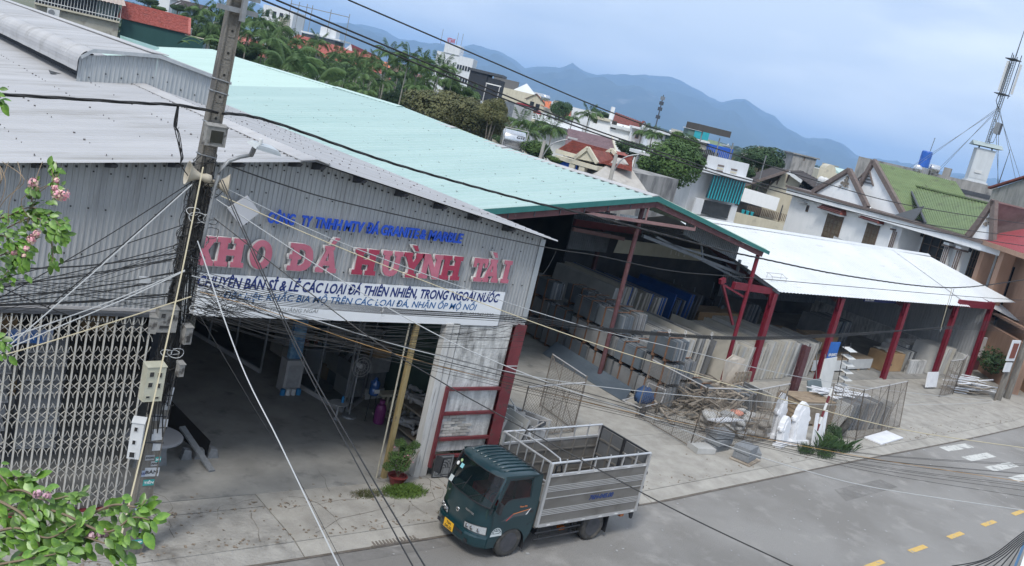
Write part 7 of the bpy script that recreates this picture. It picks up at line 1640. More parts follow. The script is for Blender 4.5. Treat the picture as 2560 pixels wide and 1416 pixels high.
def palm(px, py, d, s, lab, group, coco=False):
    c = D(px, py, d); t = thing('palm_tree', lab, 'palm tree', (c.x, c.y, 0), R.uniform(0, 6), group); lean = R.uniform(-.25, .25)
    MB().tube([(lean, 0, 0), (lean*.4, 0, c.z*.5), (0, 0, c.z-.5*s)], .085 if not coco else .16, 6, r1=.055).build('trunk', m_pbark, t, local=True)
    if not coco: MB().tube([(0, 0, c.z-.55*s), (0, 0, c.z+.05)], .085, 6, r1=.05).build('crownshaft', m_leafy, t, local=True)
    n = 11 if not coco else 13
    for k in range(n):
        me = R.choice(FC) if coco else FR[2 if k < 3 else R.choice((0, 0, 1))]
        o = bpy.data.objects.new('frond', me); COL.objects.link(o); o.parent = t; q = s*R.uniform(.85, 1.1); o.scale = (q, q, q); o.location = (0, 0, c.z-.02)
        o.rotation_euler = (R.uniform(-.3, .3), (-.55 if k < 3 else R.uniform(-.25, .5)), k*2.4+R.uniform(-.2, .2))
gp = 'areca palms behind the cyan roof'
for i, (px, py, d, s) in enumerate(((500, 28, 92, .95), (556, 18, 96, .9), (585, 40, 88, .9), (640, 60, 88, 1.15), (672, 100, 84, .9), (700, 70, 94, 1.1), (655, 130, 86, .9), (620, 85, 84, .95), (742, 105, 94, .7), (796, 108, 98, .85), (836, 140, 100, .8), (880, 165, 92, 1.0), (905, 188, 86, 1.0), (930, 160, 96, .9), (938, 148, 102, .75), (975, 135, 90, .95), (1022, 150, 84, 1.05), (1045, 172, 86, .85), (1076, 170, 92, .95), (1100, 172, 84, .95), (1118, 178, 90, .7), (860, 210, 84, .9), (955, 205, 88, .9), (990, 190, 90, .8), (1020, 195, 92, .8), (1062, 205, 90, .8), (530, 60, 88, .85), (590, 110, 82, .8), (470, 70, 90, .8), (910, 230, 82, .8), (830, 195, 88, .85), (612, 30, 96, .9), (655, 75, 92, .9), (725, 130, 90, .9), (770, 150, 92, .8), (815, 160, 92, .8), (850, 165, 96, .8), (900, 150, 98, .8), (1000, 165, 96, .85), (1058, 150, 98, .8), (1090, 195, 88, .9), (1130, 200, 88, .8), (540, 40, 94, .9), (480, 45, 92, .9), (520, 90, 84, .8), (960, 170, 94, .85), (1040, 215, 84, .8), (760, 130, 100, .9), (785, 135, 104, .8), (850, 140, 104, .8), (870, 150, 106, .8), (895, 145, 104, .75), (690, 90, 100, .9), (630, 50, 98, .9), (720, 95, 104, .8), (680, 60, 106, .8), (815, 180, 90, .9), (915, 175, 96, .9))):
    palm(px, py, d, s*1.15, 'tall slender areca palm in the grove behind the cyan roof', gp)
for px, py, d, s, lab in ((712, 178, 76, 1.05, 'low coconut palm with big fronds over the cyan roof edge, left one'), (792, 205, 72, 1.0, 'low coconut palm with big fronds over the cyan roof edge, right one'), (735, 150, 84, .9, 'coconut palm with big fronds behind the two low ones')): palm(px, py, d, s, lab, None, True)
for px, py, d, s in ((1300, 305, 76, 1.0), (1345, 318, 78, 1.05), (1382, 322, 76, .9), (1272, 318, 80, .8), (1320, 335, 72, .8)): palm(px, py, d, s, 'short palm in the clump behind the steel water tank', 'palms behind the water tank')
for px, py, d, s, lab in ((1474, 288, 108, 1.1, 'single palm before the stained pale block'), (1606, 330, 96, .8, 'left small palm by the balcony house'), (1632, 335, 95, .8, 'right small palm by the balcony house'), (1432, 296, 118, .8, 'thin palm left of the stained pale block'), (1180, 232, 100, .9, 'palm crown between the white office and netted building')): palm(px, py, d, s, lab, None)
tree(1098, 276, 72, 100, 84, 'large round olive brown tree behind the cyan roof, left half', 0, m_leafb); tree(1192, 298, 68, 90, 78, 'large round olive brown tree behind the cyan roof, right half', 1, m_leafb)
tree(1675, 412, 68, 112, 96, 'big dense green tree between the red tiled house and turquoise curtain', 1, m_leaf); tree(1712, 360, 72, 54, 42, 'bright green crown rising at the top of the big tree', 0, m_leaf)
tree(1905, 395, 100, 78, 42, 'dark green tree behind the rooftop terrace', 2, m_leafd); tree(1862, 430, 90, 36, 26, 'small tree below the terrace roof', 3, m_leafd)
tree(1402, 275, 126, 34, 34, 'round dark tree before the beige wall', 1, m_leafd); tree(1498, 285, 140, 30, 14, 'low tree line behind the white house', 2, m_leafd)
tree(1578, 372, 84, 44, 30, 'dark bushy tree beside the mauve roof', 3, m_leafd); tree(1345, 375, 62, 46, 36, 'papaya like leafy tree by the steel tank', 3, m_leaf); tree(1390, 400, 58, 26, 14, 'low bright green papaya leaves by the blue tarpaulin', 3, m_leafy)
tree(1770, 390, 78, 24, 26, 'light green shrub on the terrace edge', 3, m_leafy); tree(1265, 352, 66, 34, 20, 'green shrub below the short palms', 3, m_leafd); tree(1235, 280, 66, 40, 50, 'dark tree side right of the olive tree', 2, m_leafb)
tree(372, 5, 115, 34, 14, 'tree at the top left behind the salmon roof', 0, m_leafd); tree(398, 22, 96, 22, 10, 'bright bush above the salmon roof', 3, m_leaf); tree(445, 20, 100, 20, 12, 'bush beside the grey blue house', 2, m_leafd)
for px, py, rw, rh, mm in ((545, 95, 44, 44, m_palm), (610, 128, 50, 38, m_leafd), (500, 85, 40, 40, m_leafd), (660, 165, 52, 30, m_palm), (742, 205, 50, 26, m_leafd), (835, 232, 46, 26, m_leafd), (890, 250, 44, 28, m_leafd), (950, 250, 40, 34, m_leafd), (1000, 255, 42, 38, m_leafd), (1035, 240, 38, 34, m_palm), (1128, 215, 34, 26, m_leafd), (700, 125, 46, 28, m_leafd), (780, 165, 40, 26, m_palm), (580, 60, 40, 36, m_leafd), (860, 175, 34, 22, m_leafd), (1150, 225, 34, 20, m_leaf)):
    tree(px, py, 90+R.uniform(-4, 6), rw, rh, 'dense green undergrowth filling the palm grove', 3 if R.random() < .5 else 2, mm, 'grove_tree', 'undergrowth trees in the palm grove')
RT = random.Random(5)
for i in range(230):
    d = RT.choice((RT.uniform(130, 220), RT.uniform(200, 420), RT.uniform(300, 800))); px = RT.uniform(430, 2500); c = D(px, 240+.238*(px-1280), d); hh = RT.uniform(5, 9.5); w = RT.uniform(3.5, 8)
    if (1080 < px < 1250 and d < 300): continue
    t = thing('tree', 'distant dark tree crown among the town roofs', 'tree', (c.x, c.y, 0), 0, 'distant trees in the town')
    o = bpy.data.objects.new('crown', with_mat(CM[3], RT.choice((m_leafd, m_leaf, m_leafb)))); COL.objects.link(o); o.parent = t; o['kind'] = 'stuff'; o.location = (0, 0, hh*.62); o.scale = (w*.5, w*.5, hh*.4); o.rotation_euler = (0, 0, RT.uniform(0, 6))
    MB().tube([(0, 0, 0), (0, 0, hh*.6)], .18, 5).build('trunk', m_bark, t, local=True)
# far woodland carpet that fades into the hills
vs, fs = [], []
for i in range(42000):
    u = RT.random(); d = 260*((3600/260)**u); px = RT.uniform(100, 2900); c = D(px, 300, d); s = RT.uniform(3, 7)*(1+d/1600); z = RT.uniform(0, 1)**1.5*(5.5 if d < 900 else 8); k = len(vs)
    a = RT.uniform(0, 6.3); t = Vector((cos(a), sin(a), 0))*s; 
    vs += [(c.x-t.x, c.y-t.y, z-1.5), (c.x-t.x*.3, c.y-t.y*.3, z+RT.uniform(.6, 2.2)), (c.x+t.x, c.y+t.y, z-1.0), (c.x+t.y*.5, c.y-t.x*.5, z-1.8)]; fs += [(k, k+1, k+2), (k, k+3, k+1), (k+3, k+2, k+1)]
me = bpy.data.meshes.new('woodland'); me.from_pydata(vs, [], fs); me.materials.append(leafmat('far_wood', (.022, .042, .018), (.06, .085, .035), .02)); o = bpy.data.objects.new('woodland', me); COL.objects.link(o); o['kind'] = 'stuff'
# banana leaves over the green wall
for i in range(9):
    px, py = (R.uniform(500, 600), R.uniform(100, 132)) if i > 1 else ((475, 112), (505, 106))[i]
    c = D(px, py, 71); mb = MB(); a = R.uniform(0, 3); L = R.uniform(1.2, 2); P = [c+Vector((cos(a)*L*t, sin(a)*L*t, L*(.9*t-1.1*t*t))) for t in [k/7 for k in range(8)]]; sd = Vector((-sin(a), cos(a), 0))
    for k in range(7): w0, w1 = .22*sin(pi*(k/7)**.7), .22*sin(pi*((k+1)/7)**.7); mb.quad(P[k]-sd*w0-Vector((0, 0, w0*.4)), P[k+1]-sd*w1-Vector((0, 0, w1*.4)), P[k+1], P[k]); mb.quad(P[k], P[k+1], P[k+1]+sd*w1-Vector((0, 0, w1*.4)), P[k]+sd*w0-Vector((0, 0, w0*.4)))
    mb.build('banana_leaf', m_leaf, label='long banana leaf at the foot of the palm grove', cat='leaf', group='banana leaves at the palm grove')

# ---- near foliage: single leaves on branches
def leaf_mesh(L, W, fold=.18, name='leaf'):
    rows = [(0, .0), (.12, .55), (.35, 1), (.6, .95), (.82, .6), (1, 0)]; v, f_ = [], []
    for t, w in rows: z = -.10*L*t*t; v += [(L*t, -W*w/2, z+fold*W*w/2), (L*t, 0, z), (L*t, W*w/2, z+fold*W*w/2)]
    for i in range(5):
        k = 3*i; f_ += [(k, k+3, k+4, k+1), (k+1, k+4, k+5, k+2)]
    me = bpy.data.meshes.new(name); me.from_pydata(v, [], f_)
    for p in me.polygons: p.use_smooth = True
    return me
m_nleaf = mat('near_leaf', (.045, .12, .015), (.15, .27, .035), rough=.38, scale=14, spec=.5, vary=.42); m_twig = mat('twig', (.16, .12, .08), (.24, .18, .12), rough=.9)
m_petal = mat('pink_petal', (.62, .22, .30), (.80, .45, .48), rough=.6, scale=30); m_ypt = mat('pale_petal', (.70, .50, .40), rough=.6)
LM = [leaf_mesh(.095, .050), leaf_mesh(.080, .040, .35)]; 
for l_ in LM: l_.materials.append(m_nleaf)
def blossom(c, n, r, par, ms=(m_petal, m_ypt)):
    for m_ in ms:
        mb = MB()
        for i in range(n):
            v = Vector((R.gauss(0, 1), R.gauss(0, 1), R.gauss(0, 1))).normalized()*r*R.uniform(.4, 1); p = c+v; s = R.uniform(.006, .012); a = v.orthogonal().normalized()*s; b = v.normalized().cross(a)
            mb.quad(p-a, p+b, p+a, p-b); mb.add([p-a*.3, p+b*.3, c+v*.3], ((0, 1, 2),))
        mb.build('blossom', m_, par, kind='stuff')
def sprig(pix, r0, nl, par, down=.5, side=.06, big=1.0):
    pts = smooth([D(*p) for p in pix], 6); MB().tube(pts, r0, 5, r1=.0025).build('branch', m_twig, par)
    for i in range(nl):
        j = int(len(pts)*(.08+.92*i/nl)); p = pts[min(j, len(pts)-1)]; dirn = (pts[min(j+1, len(pts)-1)]-pts[max(j-1, 0)]).normalized()
        o = bpy.data.objects.new('leaf', R.choice(LM)); COL.objects.link(o); o.parent = par
        s = (1 if i % 2 else -1); sd = _r*.2+_u*.5*s-Vector((0, 0, down)); d = (dirn*.7+sd*R.uniform(.6, 1.2)+Vector((R.uniform(-.4, .4), R.uniform(-.4, .4), R.uniform(-.4, .4)))).normalized()
        up_ = (-_f*.7+Vector((R.uniform(-.6, .6), R.uniform(-.6, .6), .6))).normalized(); y = up_.cross(d).normalized(); z = d.cross(y)
        k = R.uniform(.55, 1.1)*big*.8; M = Matrix((d, y, z)).transposed().to_4x4(); M.translation = p+(sd.normalized()*R.uniform(.0, .05)+Vector((R.uniform(-.03, .03), R.uniform(-.03, .03), R.uniform(-.04, .03))))*big-wloc(par); o.matrix_local = M @ Matrix.Scale(k, 4)
        o.location = M.translation
bs_ = thing('flowering_bush', 'leafy green bush with small pink blossoms in the near lower left corner', 'bush', D(-60, 1500, 4.2))
for pix, n in (([(-40, 1300, 4.3), (120, 1275, 4.2), (260, 1330, 4.1), (330, 1295, 4.0), (372, 1300, 3.95)], 30), ([(-60, 1500, 4.2), (60, 1380, 4.2), (150, 1330, 4.2), (250, 1355, 4.1), (300, 1372, 4.1)], 30), ([(-60, 1260, 4.4), (40, 1225, 4.3), (110, 1250, 4.2), (170, 1240, 4.2)], 26), ([(-50, 1200, 4.4), (20, 1200, 4.4), (60, 1190, 4.3)], 16), ([(-50, 1420, 4.0), (60, 1400, 4.0), (140, 1385, 4.0)], 24), ([(-40, 1340, 4.1), (40, 1320, 4.1), (120, 1345, 4.1), (190, 1310, 4.1)], 28), ([(180, 1310, 4.2), (240, 1280, 4.2), (290, 1262, 4.1), (345, 1268, 4.0), (362, 1250, 4.0)], 20), ([(-60, 1150, 4.3), (-10, 1180, 4.3), (20, 1215, 4.3)], 12), ([(-20, 1290, 4.5), (70, 1262, 4.5), (140, 1290, 4.5), (200, 1350, 4.4)], 26), ([(-40, 1450, 4.4), (40, 1430, 4.4), (90, 1350, 4.4)], 22), ([(-30, 1240, 4.2), (60, 1290, 4.1), (100, 1370, 4.1)], 24)): sprig(pix, .008, int(n*2.5), bs_, .55)
for px, py in ((95, 1235), (118, 1240), (205, 1342), (228, 1338), (250, 1335), (262, 1333)): blossom(D(px, py, 4.15), 26, .022, bs_, (mat('lilac_petal', (.50, .28, .34), (.62, .42, .46), scale=30),))
vn = thing('flowering_vine', 'hanging vine with clusters of pink flowers at the upper left before the sheet wall', 'vine', D(-40, 480, 6.5))
for pix, n in (([(-60, 620, 6.5), (20, 570, 6.4), (80, 545, 6.3), (120, 560, 6.2), (150, 585, 6.2)], 34), ([(-60, 560, 6.4), (20, 540, 6.4), (70, 520, 6.3), (115, 530, 6.3), (155, 570, 6.2)], 30), ([(-60, 660, 6.5), (0, 640, 6.4), (40, 620, 6.4), (70, 600, 6.3)], 26), ([(-40, 720, 6.5), (10, 690, 6.4), (30, 660, 6.4)], 16), ([(80, 505, 6.3), (78, 480, 6.3), (85, 455, 6.2)], 8), ([(130, 490, 6.3), (134, 450, 6.3), (128, 425, 6.3)], 9), ([(-40, 600, 6.2), (10, 590, 6.2), (50, 630, 6.2), (60, 660, 6.2)], 24), ([(128, 600, 6.3), (132, 640, 6.3), (130, 655, 6.3)], 5), ([(-60, 250, 6.2), (-8, 242, 6.1), (3, 245, 6.1)], 6), ([(-40, 860, 6.2), (-5, 850, 6.2), (8, 865, 6.2)], 8)): sprig(pix, .006, int(n*2.9), vn, .3, big=1.0)
for px, py, r in ((84, 458, .042), (138, 470, .025), (158, 488, .05), (145, 488, .04), (142, 452, .02), (92, 585, .03), (78, 600, .035), (66, 622, .02), (36, 632, .02), (60, 640, .015)): blossom(D(px, py, 6.2), 34, r, vn)
mb = MB()
for i in range(9):
    x = R.uniform(-20, 150); mb.tube(smooth([D(x+R.uniform(-30, 30), 405, 6.4), D(x+R.uniform(-20, 40), 450, 6.3), D(x+R.uniform(-50, 30), 500, 6.3), D(x-40+R.uniform(-30, 30), 560, 6.3)], 5), .003, 3)
mb.build('tendril', m_twig, vn, kind='stuff')
# potted rose bush, grass tufts, shrubs
def grassy(x, y, w, d_, h, n, lab, name='grass', m=None, z=0):
    vs, fs = [], []
    for i in range(n):
        a, q = R.uniform(0, 6.3), R.random()**.5*R.uniform(.7, 1.25); p = Vector((x+cos(a)*q*w, y+sin(a)*q*d_, z)); hh = h*R.uniform(.25, 1)*(1.1-q*.35)*(.5+.9*abs(sin(x*7+p.x*9+p.y*13))); s = .004+.003*R.random(); l = Vector((R.uniform(-.5, .5), R.uniform(-.5, .5), 1))*hh; k = len(vs); t = Vector((cos(a+1), sin(a+1), 0))*s
        vs += [p-t, p+t, p+l*.6+t*.8, p+l+Vector((l.x*.4, l.y*.4, -hh*.1))]; fs.append((k, k+1, k+2, k+3))
    me = bpy.data.meshes.new(name); me.from_pydata([tuple(v) for v in vs], [], fs); me.materials.append(m or m_leaf); o = bpy.data.objects.new(name, me); COL.objects.link(o); tag(o, lab, 'grass', None, 'stuff')
grassy(12.35, 16.62, .55, .30, .17, 2400, 'patch of short grass and weeds in the broken pavement by the pot', m=m_leafy)
grassy(11.4, 16.7, .45, .2, .10, 700, 'thin weeds left of the grass patch', m=m_leafb); grassy(12.7, 15.5, .1, .1, .14, 120, 'weed tuft at the kerb before the truck')
[grassy(x_, y_, w_, .22, h_, 260, lab_, m=m_leafd) for x_, y_, w_, h_, lab_ in ((28.6, 16.6, .35, .35, 'weeds before the tall carved stone'), (29.7, 16.5, .45, .6, 'tall weeds at the foot of the striped post'), (30.7, 16.45, .5, .5, 'weeds below the worn tyre'), (29.2, 16.2, .5, .25, 'low weeds at the kerb before the carved stones'))]; grassy(15.8, 18.3, .8, .4, .5, 900, 'weeds behind the truck cab')
def shrub(x, y, r, h, lab, m, kind=4, cat='bush', z=0):
    t = thing('bush', lab, cat, (x, y, z)); o = bpy.data.objects.new('foliage', with_mat(CM[kind], m)); COL.objects.link(o); o.parent = t; o['kind'] = 'stuff'; o.location = (0, 0, h); o.scale = (r, r, h); return t
shrub(31.0, 17.15, .38, .42, 'bushy green shrub beside the worn tyre', m_leafd); shrub(30.35, 16.8, .34, .3, 'low green weed bush by the white stone strips', m_leaf); shrub(55.5, 22.5, 1.3, 1.1, 'dark shrub before the white wall at the far right', m_leafd); shrub(15.0, 17.15, .45, .30, 'low flowering shrub at the foot of the red column', m_leafd)
shrub(villa_f.t.location.x+villa_f.d.x*(villa_f.W-3)-villa_f.n.x*.2, villa_f.t.location.y+villa_f.d.y*(villa_f.W-3)-villa_f.n.y*.2, 1.3, .8, 'creeper trailing over the villa balcony rail', m_leafd, 3, 'creeper', 2.9)
shrub(villa_f.t.location.x+villa_f.d.x*(uc+3), villa_f.t.location.y+villa_f.d.y*(uc+3), .8, .7, 'potted plant between the villa columns', m_leafd, 3, 'plant', 3.2)
pt = thing('potted_plant', 'rose bush with pale pink flowers in a dark red pot at the entrance', 'potted plant', (12.36, 17.02, 0))
MB().lathe((0, 0, 0), [(.13, 0), (.20, .16), (.235, .22), (.245, .25), (.22, .25), (.20, .2), (.001, .2)], 18).build('pot', mat('red_pot', (.16, .03, .03), (.2, .045, .04), rough=.5), pt, local=True, smooth=False)
for i in range(16):
    a = R.uniform(0, 6.3); e = R.uniform(.1, .5); MB().tube([(0, 0, .2), (cos(a)*e*.5, sin(a)*e*.5, .55), (cos(a)*e, sin(a)*e, R.uniform(.7, 1.15))], .008, 4, r1=.003).build('stem', m_twig, pt, local=True)
for dx, dy, z_, q_ in ((0, 0, .55, .30), (.16, .05, .82, .26), (-.18, -.04, .74, .24), (.30, .0, 1.0, .16), (-.05, .1, 1.02, .18), (-.32, 0, .5, .18)):
    o = bpy.data.objects.new('foliage', with_mat(CM[4], m_leaf)); COL.objects.link(o); o.parent = pt; o['kind'] = 'stuff'; o.location = (dx, dy, z_); o.scale = (q_, q_, q_); o.rotation_euler = (0, 0, dx*20)
for i in range(11): a = R.uniform(0, 6.3); e = R.uniform(.2, .45); blossom(Vector(pt.location)+Vector((cos(a)*e, sin(a)*e-.1, R.uniform(.4, 1.1))), 8, .03, pt, (m_petal,))
# ================================================================ STORE YARD CLUTTER
m_rust = mat('rusty_wire', (.13, .115, .10), (.20, .17, .14), rough=.8, scale=6)
m_wstone = mat('carved_white_stone', (.66, .67, .70), (.76, .77, .79), rough=.7, scale=4)
def fence(pts, h, lab, mesh=.085, lean=(0, 0), brace=True, top=None):
    t = thing('chain_link_gate', lab, 'gate', (pts[0][0], pts[0][1], 0)); L = Vector((lean[0], lean[1], 1))
    for a, b in zip(pts, pts[1:]):
        A, B = Vector((a[0], a[1], .08)), Vector((b[0], b[1], .08)); W_ = (B-A).length; d = (B-A).normalized(); mb = MB(); P = lambda u, v: A+d*u+L*v
        for s in (1, -1):
            k = -h
            while k < W_:
                # wire u = k + s*v
                v0, v1 = max(0, -k), min(h, W_-k)
                if v1 > v0:
                    u0, u1 = k+v0, k+v1
                    if s < 0: u0, u1 = W_-u0, W_-u1
                    mb.tube([P(u0, v0), P(u1, v1)], .0042, 3, cap=False)
                k += mesh*1.414
        mb.build('wire_mesh', m_rust, t, kind='stuff')
        for u in (0, W_): MB().tube([P(u, -.08), P(u, h+.03)], .022, 6).build('post', m_rust, t)
        for v in (0, h): MB().tube([P(0, v), P(W_, v)], .020, 6).build('rail', m_rust if v == 0 else m_flash, t)
        for q in (.33, .66): MB().tube([P(W_*q, 0), P(W_*q, h)], .012, 5).build('upright', m_rust, t)
        if brace: MB().tube([P(0, h*.0), P(W_, h)], .012, 5).build('brace', m_rust, t)
    return t
fence([(17.55, 18.95), (20.02, 19.22)], 1.55, 'folded chain link gate leaf just behind the truck')
fence([(20.06, 19.24), (20.32, 21.2)], 1.72, 'chain link gate leaf opened into the yard before the blue grey slab')
fence([(23.72, 20.1), (23.66, 17.58), (26.0, 17.35), (28.4, 17.8)], 1.95, 'long chain link gate standing open before the wood heap and sacks', lean=(.06, .02))
fence([(31.5, 17.7), (32.6, 17.1), (35.1, 17.5), (37.15, 17.86)], 1.85, 'chain link gate folded open behind the white sheet on the ground', lean=(-.03, .12))
fence([(45.8, 20.6), (47.8, 20.9), (49.6, 21.6)], 1.8, 'chain link gate on wheels before the last canopy column')
c0 = onP(2019, 865, Vector((32.3, 20, 0)), Vector((0, 1, 0)))
fc = thing('steel_column', 'free standing weathered maroon steel column in the yard', 'column', (32.3, 20, 0)); icol(MB(), 32.3, 20, 0, c0.z, .30, .24).build('flanges', m_maroon, fc)
# wood heap
wp = thing('wood_heap', 'tangled heap of grey brown planks and laths behind the open gate', 'wood heap', (27.6, 20.0, 0))
for i in range(150):
    L = R.uniform(.5, 1.9); c = Vector((27.4+R.gauss(0, .95), 20.1+R.gauss(0, .75), 0)); hh = max(0, 1.25-.55*((c.x-27.6)**2/1.2+(c.y-20.2)**2/.9)); c.z = R.uniform(.05, .1+max(.1, hh))
    MB().obox(c, L, R.uniform(.04, .10), R.uniform(.02, .045), Euler((R.uniform(-.4, .4), R.uniform(-.5, .5), R.gauss(-.35, .5))).to_matrix()).build('plank', m_oldwood, wp)
m_sack = [mat('sack_beige', (.24, .22, .19), (.38, .35, .31), rough=.95, scale=5), mat('sack_white', (.34, .34, .33), (.46, .46, .45), rough=.9, scale=5), mat('sack_salmon', (.50, .19, .14), (.60, .27, .2), rough=.9, scale=5), mat('sack_grey', (.22, .23, .23), (.33, .33, .33), rough=.9, scale=5)]
def lump(r, seed, sz=(1, .8, .55), n=10):
    mb = MB(); vs = []
    for i in range(n+1):
        th = pi*i/n
        for j in range(2*n):
            ph = pi*j/n; v = Vector((sin(th)*cos(ph), sin(th)*sin(ph), cos(th))); k = 1+.28*mnoise.noise(v*2.2+Vector((seed, 0, 0)))+.12*mnoise.noise(v*6+Vector((0, seed, 0)))
            vs.append(Vector((v.x*sz[0], v.y*sz[1], max(v.z, -.55)*sz[2]))*r*k)
    return mb.add(vs, [(i*2*n+j, i*2*n+(j+1) % (2*n), (i+1)*2*n+(j+1) % (2*n), (i+1)*2*n+j) for i in range(n) for j in range(2*n)])
cols = ('dirty beige', 'dusty white', 'salmon pink', 'dull grey')
for i in range(44):
    k = 2 if i == 7 else R.choice((0, 0, 1, 1, 3)); x, y = 25.4+R.random()*3.3, 18.0+R.random()*1.3; z = .12+.22*(i % 3)
    if k == 2: x, y, z = 27.2, 18.7, .62
    o = lump(R.uniform(.18, .31), i*3.1, (1, R.uniform(.55, .8), .42)).build('sack', m_sack[k], smooth=True, label='%s rubble sack in the heap behind the chain link gate' % cols[k], cat='sack', group='rubble sacks' if k != 2 else None, fix=True); o.location = (x, y, z); o.rotation_euler = (0, R.uniform(-.3, .3), R.uniform(0, 6))
# grey granite blocks and pallet
for i, (x, y, z, rz, lab) in enumerate(((24.75, 17.45, .1, .1, 'grey granite block, bottom rear of the pair of stacks'), (24.8, 17.4, .32, .15, 'grey granite block second from the bottom in the rear stack'), (24.78, 17.42, .54, -.1, 'grey granite block on top of the rear stack'), (25.15, 16.55, .16, .3, 'lower granite block on the slatted pallet near the street'), (25.15, 16.58, .38, .3, 'upper granite block with painted marks on the slatted pallet'), (23.95, 17.35, .1, -.2, 'pale flat stone left of the granite stacks'), (25.95, 16.9, .10, .8, 'thin tilted grey stone right of the pallet'))):
    t = MB().box(-.42, -.27, -.1, .42, .27, .1).build('granite_block', m_gst if i != 5 else m_slabs[0], label=lab, cat='stone block'); t.location = (x, y, z); t.rotation_euler = (0, 0, rz); t.scale = (R.uniform(.85, 1.1), 1, R.uniform(.9, 1.02))
pl = thing('pallet', 'dark slatted wooden pallet under the granite blocks', 'pallet', (25.15, 16.5, 0), .3)
for k in range(7): MB().box(-.5+k*.15, -.35, .02, -.40+k*.15, .35, .055).build('slat', m_oldwood, pl, local=True)
for y in (-.3, .3): MB().box(-.5, y-.04, -.02, .52, y+.04, .018).build('bearer', m_oldwood, pl, local=True)
q = [(25.0, 17.75, .75), (26.3, 17.7, .78), (26.1, 18.3, .62), (25.1, 18.3, .60)]
MB().prism(q, (0, 0, .05)).build('board', m_wstone, label='pale flat sheet lying on the sacks behind the granite blocks', cat='board', fix=True)
# carved white stones
def stele(x, y, w, h, rz, lab, lean=-.12):
    t = thing('carved_stone', lab, 'carved stone', (x, y, 0), rz); t.rotation_euler = (lean, 0, rz)
    o = [(-w/2, 0), (-w/2, h*.12), (-w*.42, h*.14), (-w*.42, h*.55), (-w*.5, h*.58), (-w*.5, h*.64), (-w*.40, h*.68), (-w*.36, h*.80), (-w*.22, h*.92), (0, h)]; o = o+[(-a, b) for a, b in reversed(o[:-1])]
    MB().prism([(a, -.09, b) for a, b in o], (0, .18, 0)).build('body', m_wstone, t, local=True, fix=True)
    i_ = [(a*.68, b*.80+h*.06) for a, b in o]; MB().prism([(a, -.115, b) for a, b in i_], (0, .022, 0)).build('raised_panel', m_wstone, t, local=True, fix=True)
    MB().box(-w*.58, -.15, 0, w*.58, .14, h*.11).build('foot', m_wstone, t, local=True)
    for s in (-1, 1): MB().lathe((s*w*.46, -.02, h*.60), [(.001, -.1), (.07, -.06), (.08, 0), (.07, .06), (.001, .1)], 10).build('scroll', m_wstone, t, local=True)
stele(28.15, 17.25, .85, 1.05, .25, 'left carved white stone with arched panel, nearest the sacks'); stele(28.95, 17.2, .85, 1.55, -.05, 'tall carved white stone with stepped shoulders beside the weeds'); stele(28.5, 17.75, .7, 1.65, .15, 'white carved stone with rounded cloud top behind the other two')
for i, (x, h) in enumerate(((29.55, 1.15), (29.85, 1.0), (30.05, 1.25))): MB().prism([(x, 16.95, 0), (x+.16, 16.95, 0), (x+.20, 17.15, h), (x+.03, 17.15, h)], (0, .05, 0)).build('stone_strip', m_wstone, label='narrow white stone slat leaning at the %s of the three by the striped post' % ('left', 'middle', 'right')[i], cat='slat', fix=True)
rp = thing('striped_post', 'tilted red and white striped post among the weeds', 'post', (29.78, 17.1, 0))
zt_ = onX(2068, 968, 29.9).z
for k in range(8): MB().tube([(29.78+.02*k, 17.1, zt_*k/8), (29.80+.02*k, 17.1, zt_*(k+1)/8)], .045, 8).build('band', m_red if k % 2 == 0 else m_white, rp)
ty = MB().lathe((0, 0, 0), [(.22, -.1), (.38, -.11), (.45, -.06), (.46, 0), (.45, .06), (.38, .11), (.22, .1)], 24, 'y', cap=False).build('tyre', m_tyre, label='worn black tyre leaning against the slabs beside the shrub', cat='tyre', smooth=True); ty.location = (32.2, 17.45, .42); ty.rotation_euler = (.35, 0, .5)
# crate, door, slabs behind
crate(30.9, 18.6, 1.9, 1.2, .95, -.12, 'tall plank crate with stones behind the striped post', side=m_oldwood)
MB().prism([(32.6, 19.3, .3), (34.2, 19.6, .3), (34.0, 20.0, 1.3), (32.8, 19.8, 1.3)], (0, .06, 0)).build('loose_door', mat('slate_green_door', (.12, .155, .165), (.15, .185, .195)), label='slate grey panelled door standing behind the plank crate', cat='door', fix=True)
slab_row(32.9, 36.2, 17.9, .9, 1.05, .16, (2, 0, 2, 3), 'short grey slab leaning in the row behind the folded gate', 'short slabs behind the folded gate', brk=.2, ths=(.05, .07), jy=.08, nmax=40)
slab_row(29.5, 31.3, 20.1, .9, .75, -.35, (3, 2, 0), 'small tilted slab behind the sacks', 'small slabs behind the sacks', brk=.3, ths=(.04, .06), jy=.25, nmax=20)
mb_ = thing('offcut_pile', 'pile of narrow white stone offcuts over the short slabs', 'offcuts', (34, 19.2, 0))
for i in range(34): MB().obox((33.6+R.uniform(-1, 1.3), 18.9+R.uniform(-.4, .5), 1.12+R.uniform(0, .12)), R.uniform(.4, 1), .06, .03, Euler((0, R.uniform(-.1, .1), R.gauss(-.5, .3))).to_matrix()).build('offcut', m_wstone, mb_)
q = [G(2160, 1096), G(2203, 1114), G(2257, 1098), G(2215, 1080)]
MB().prism([(p.x, p.y, .012) for p in q], (0, 0, .05)).build('white_sheet', m_wstone, label='white stone sheet lying flat on the kerb apron', cat='stone sheet', fix=True)
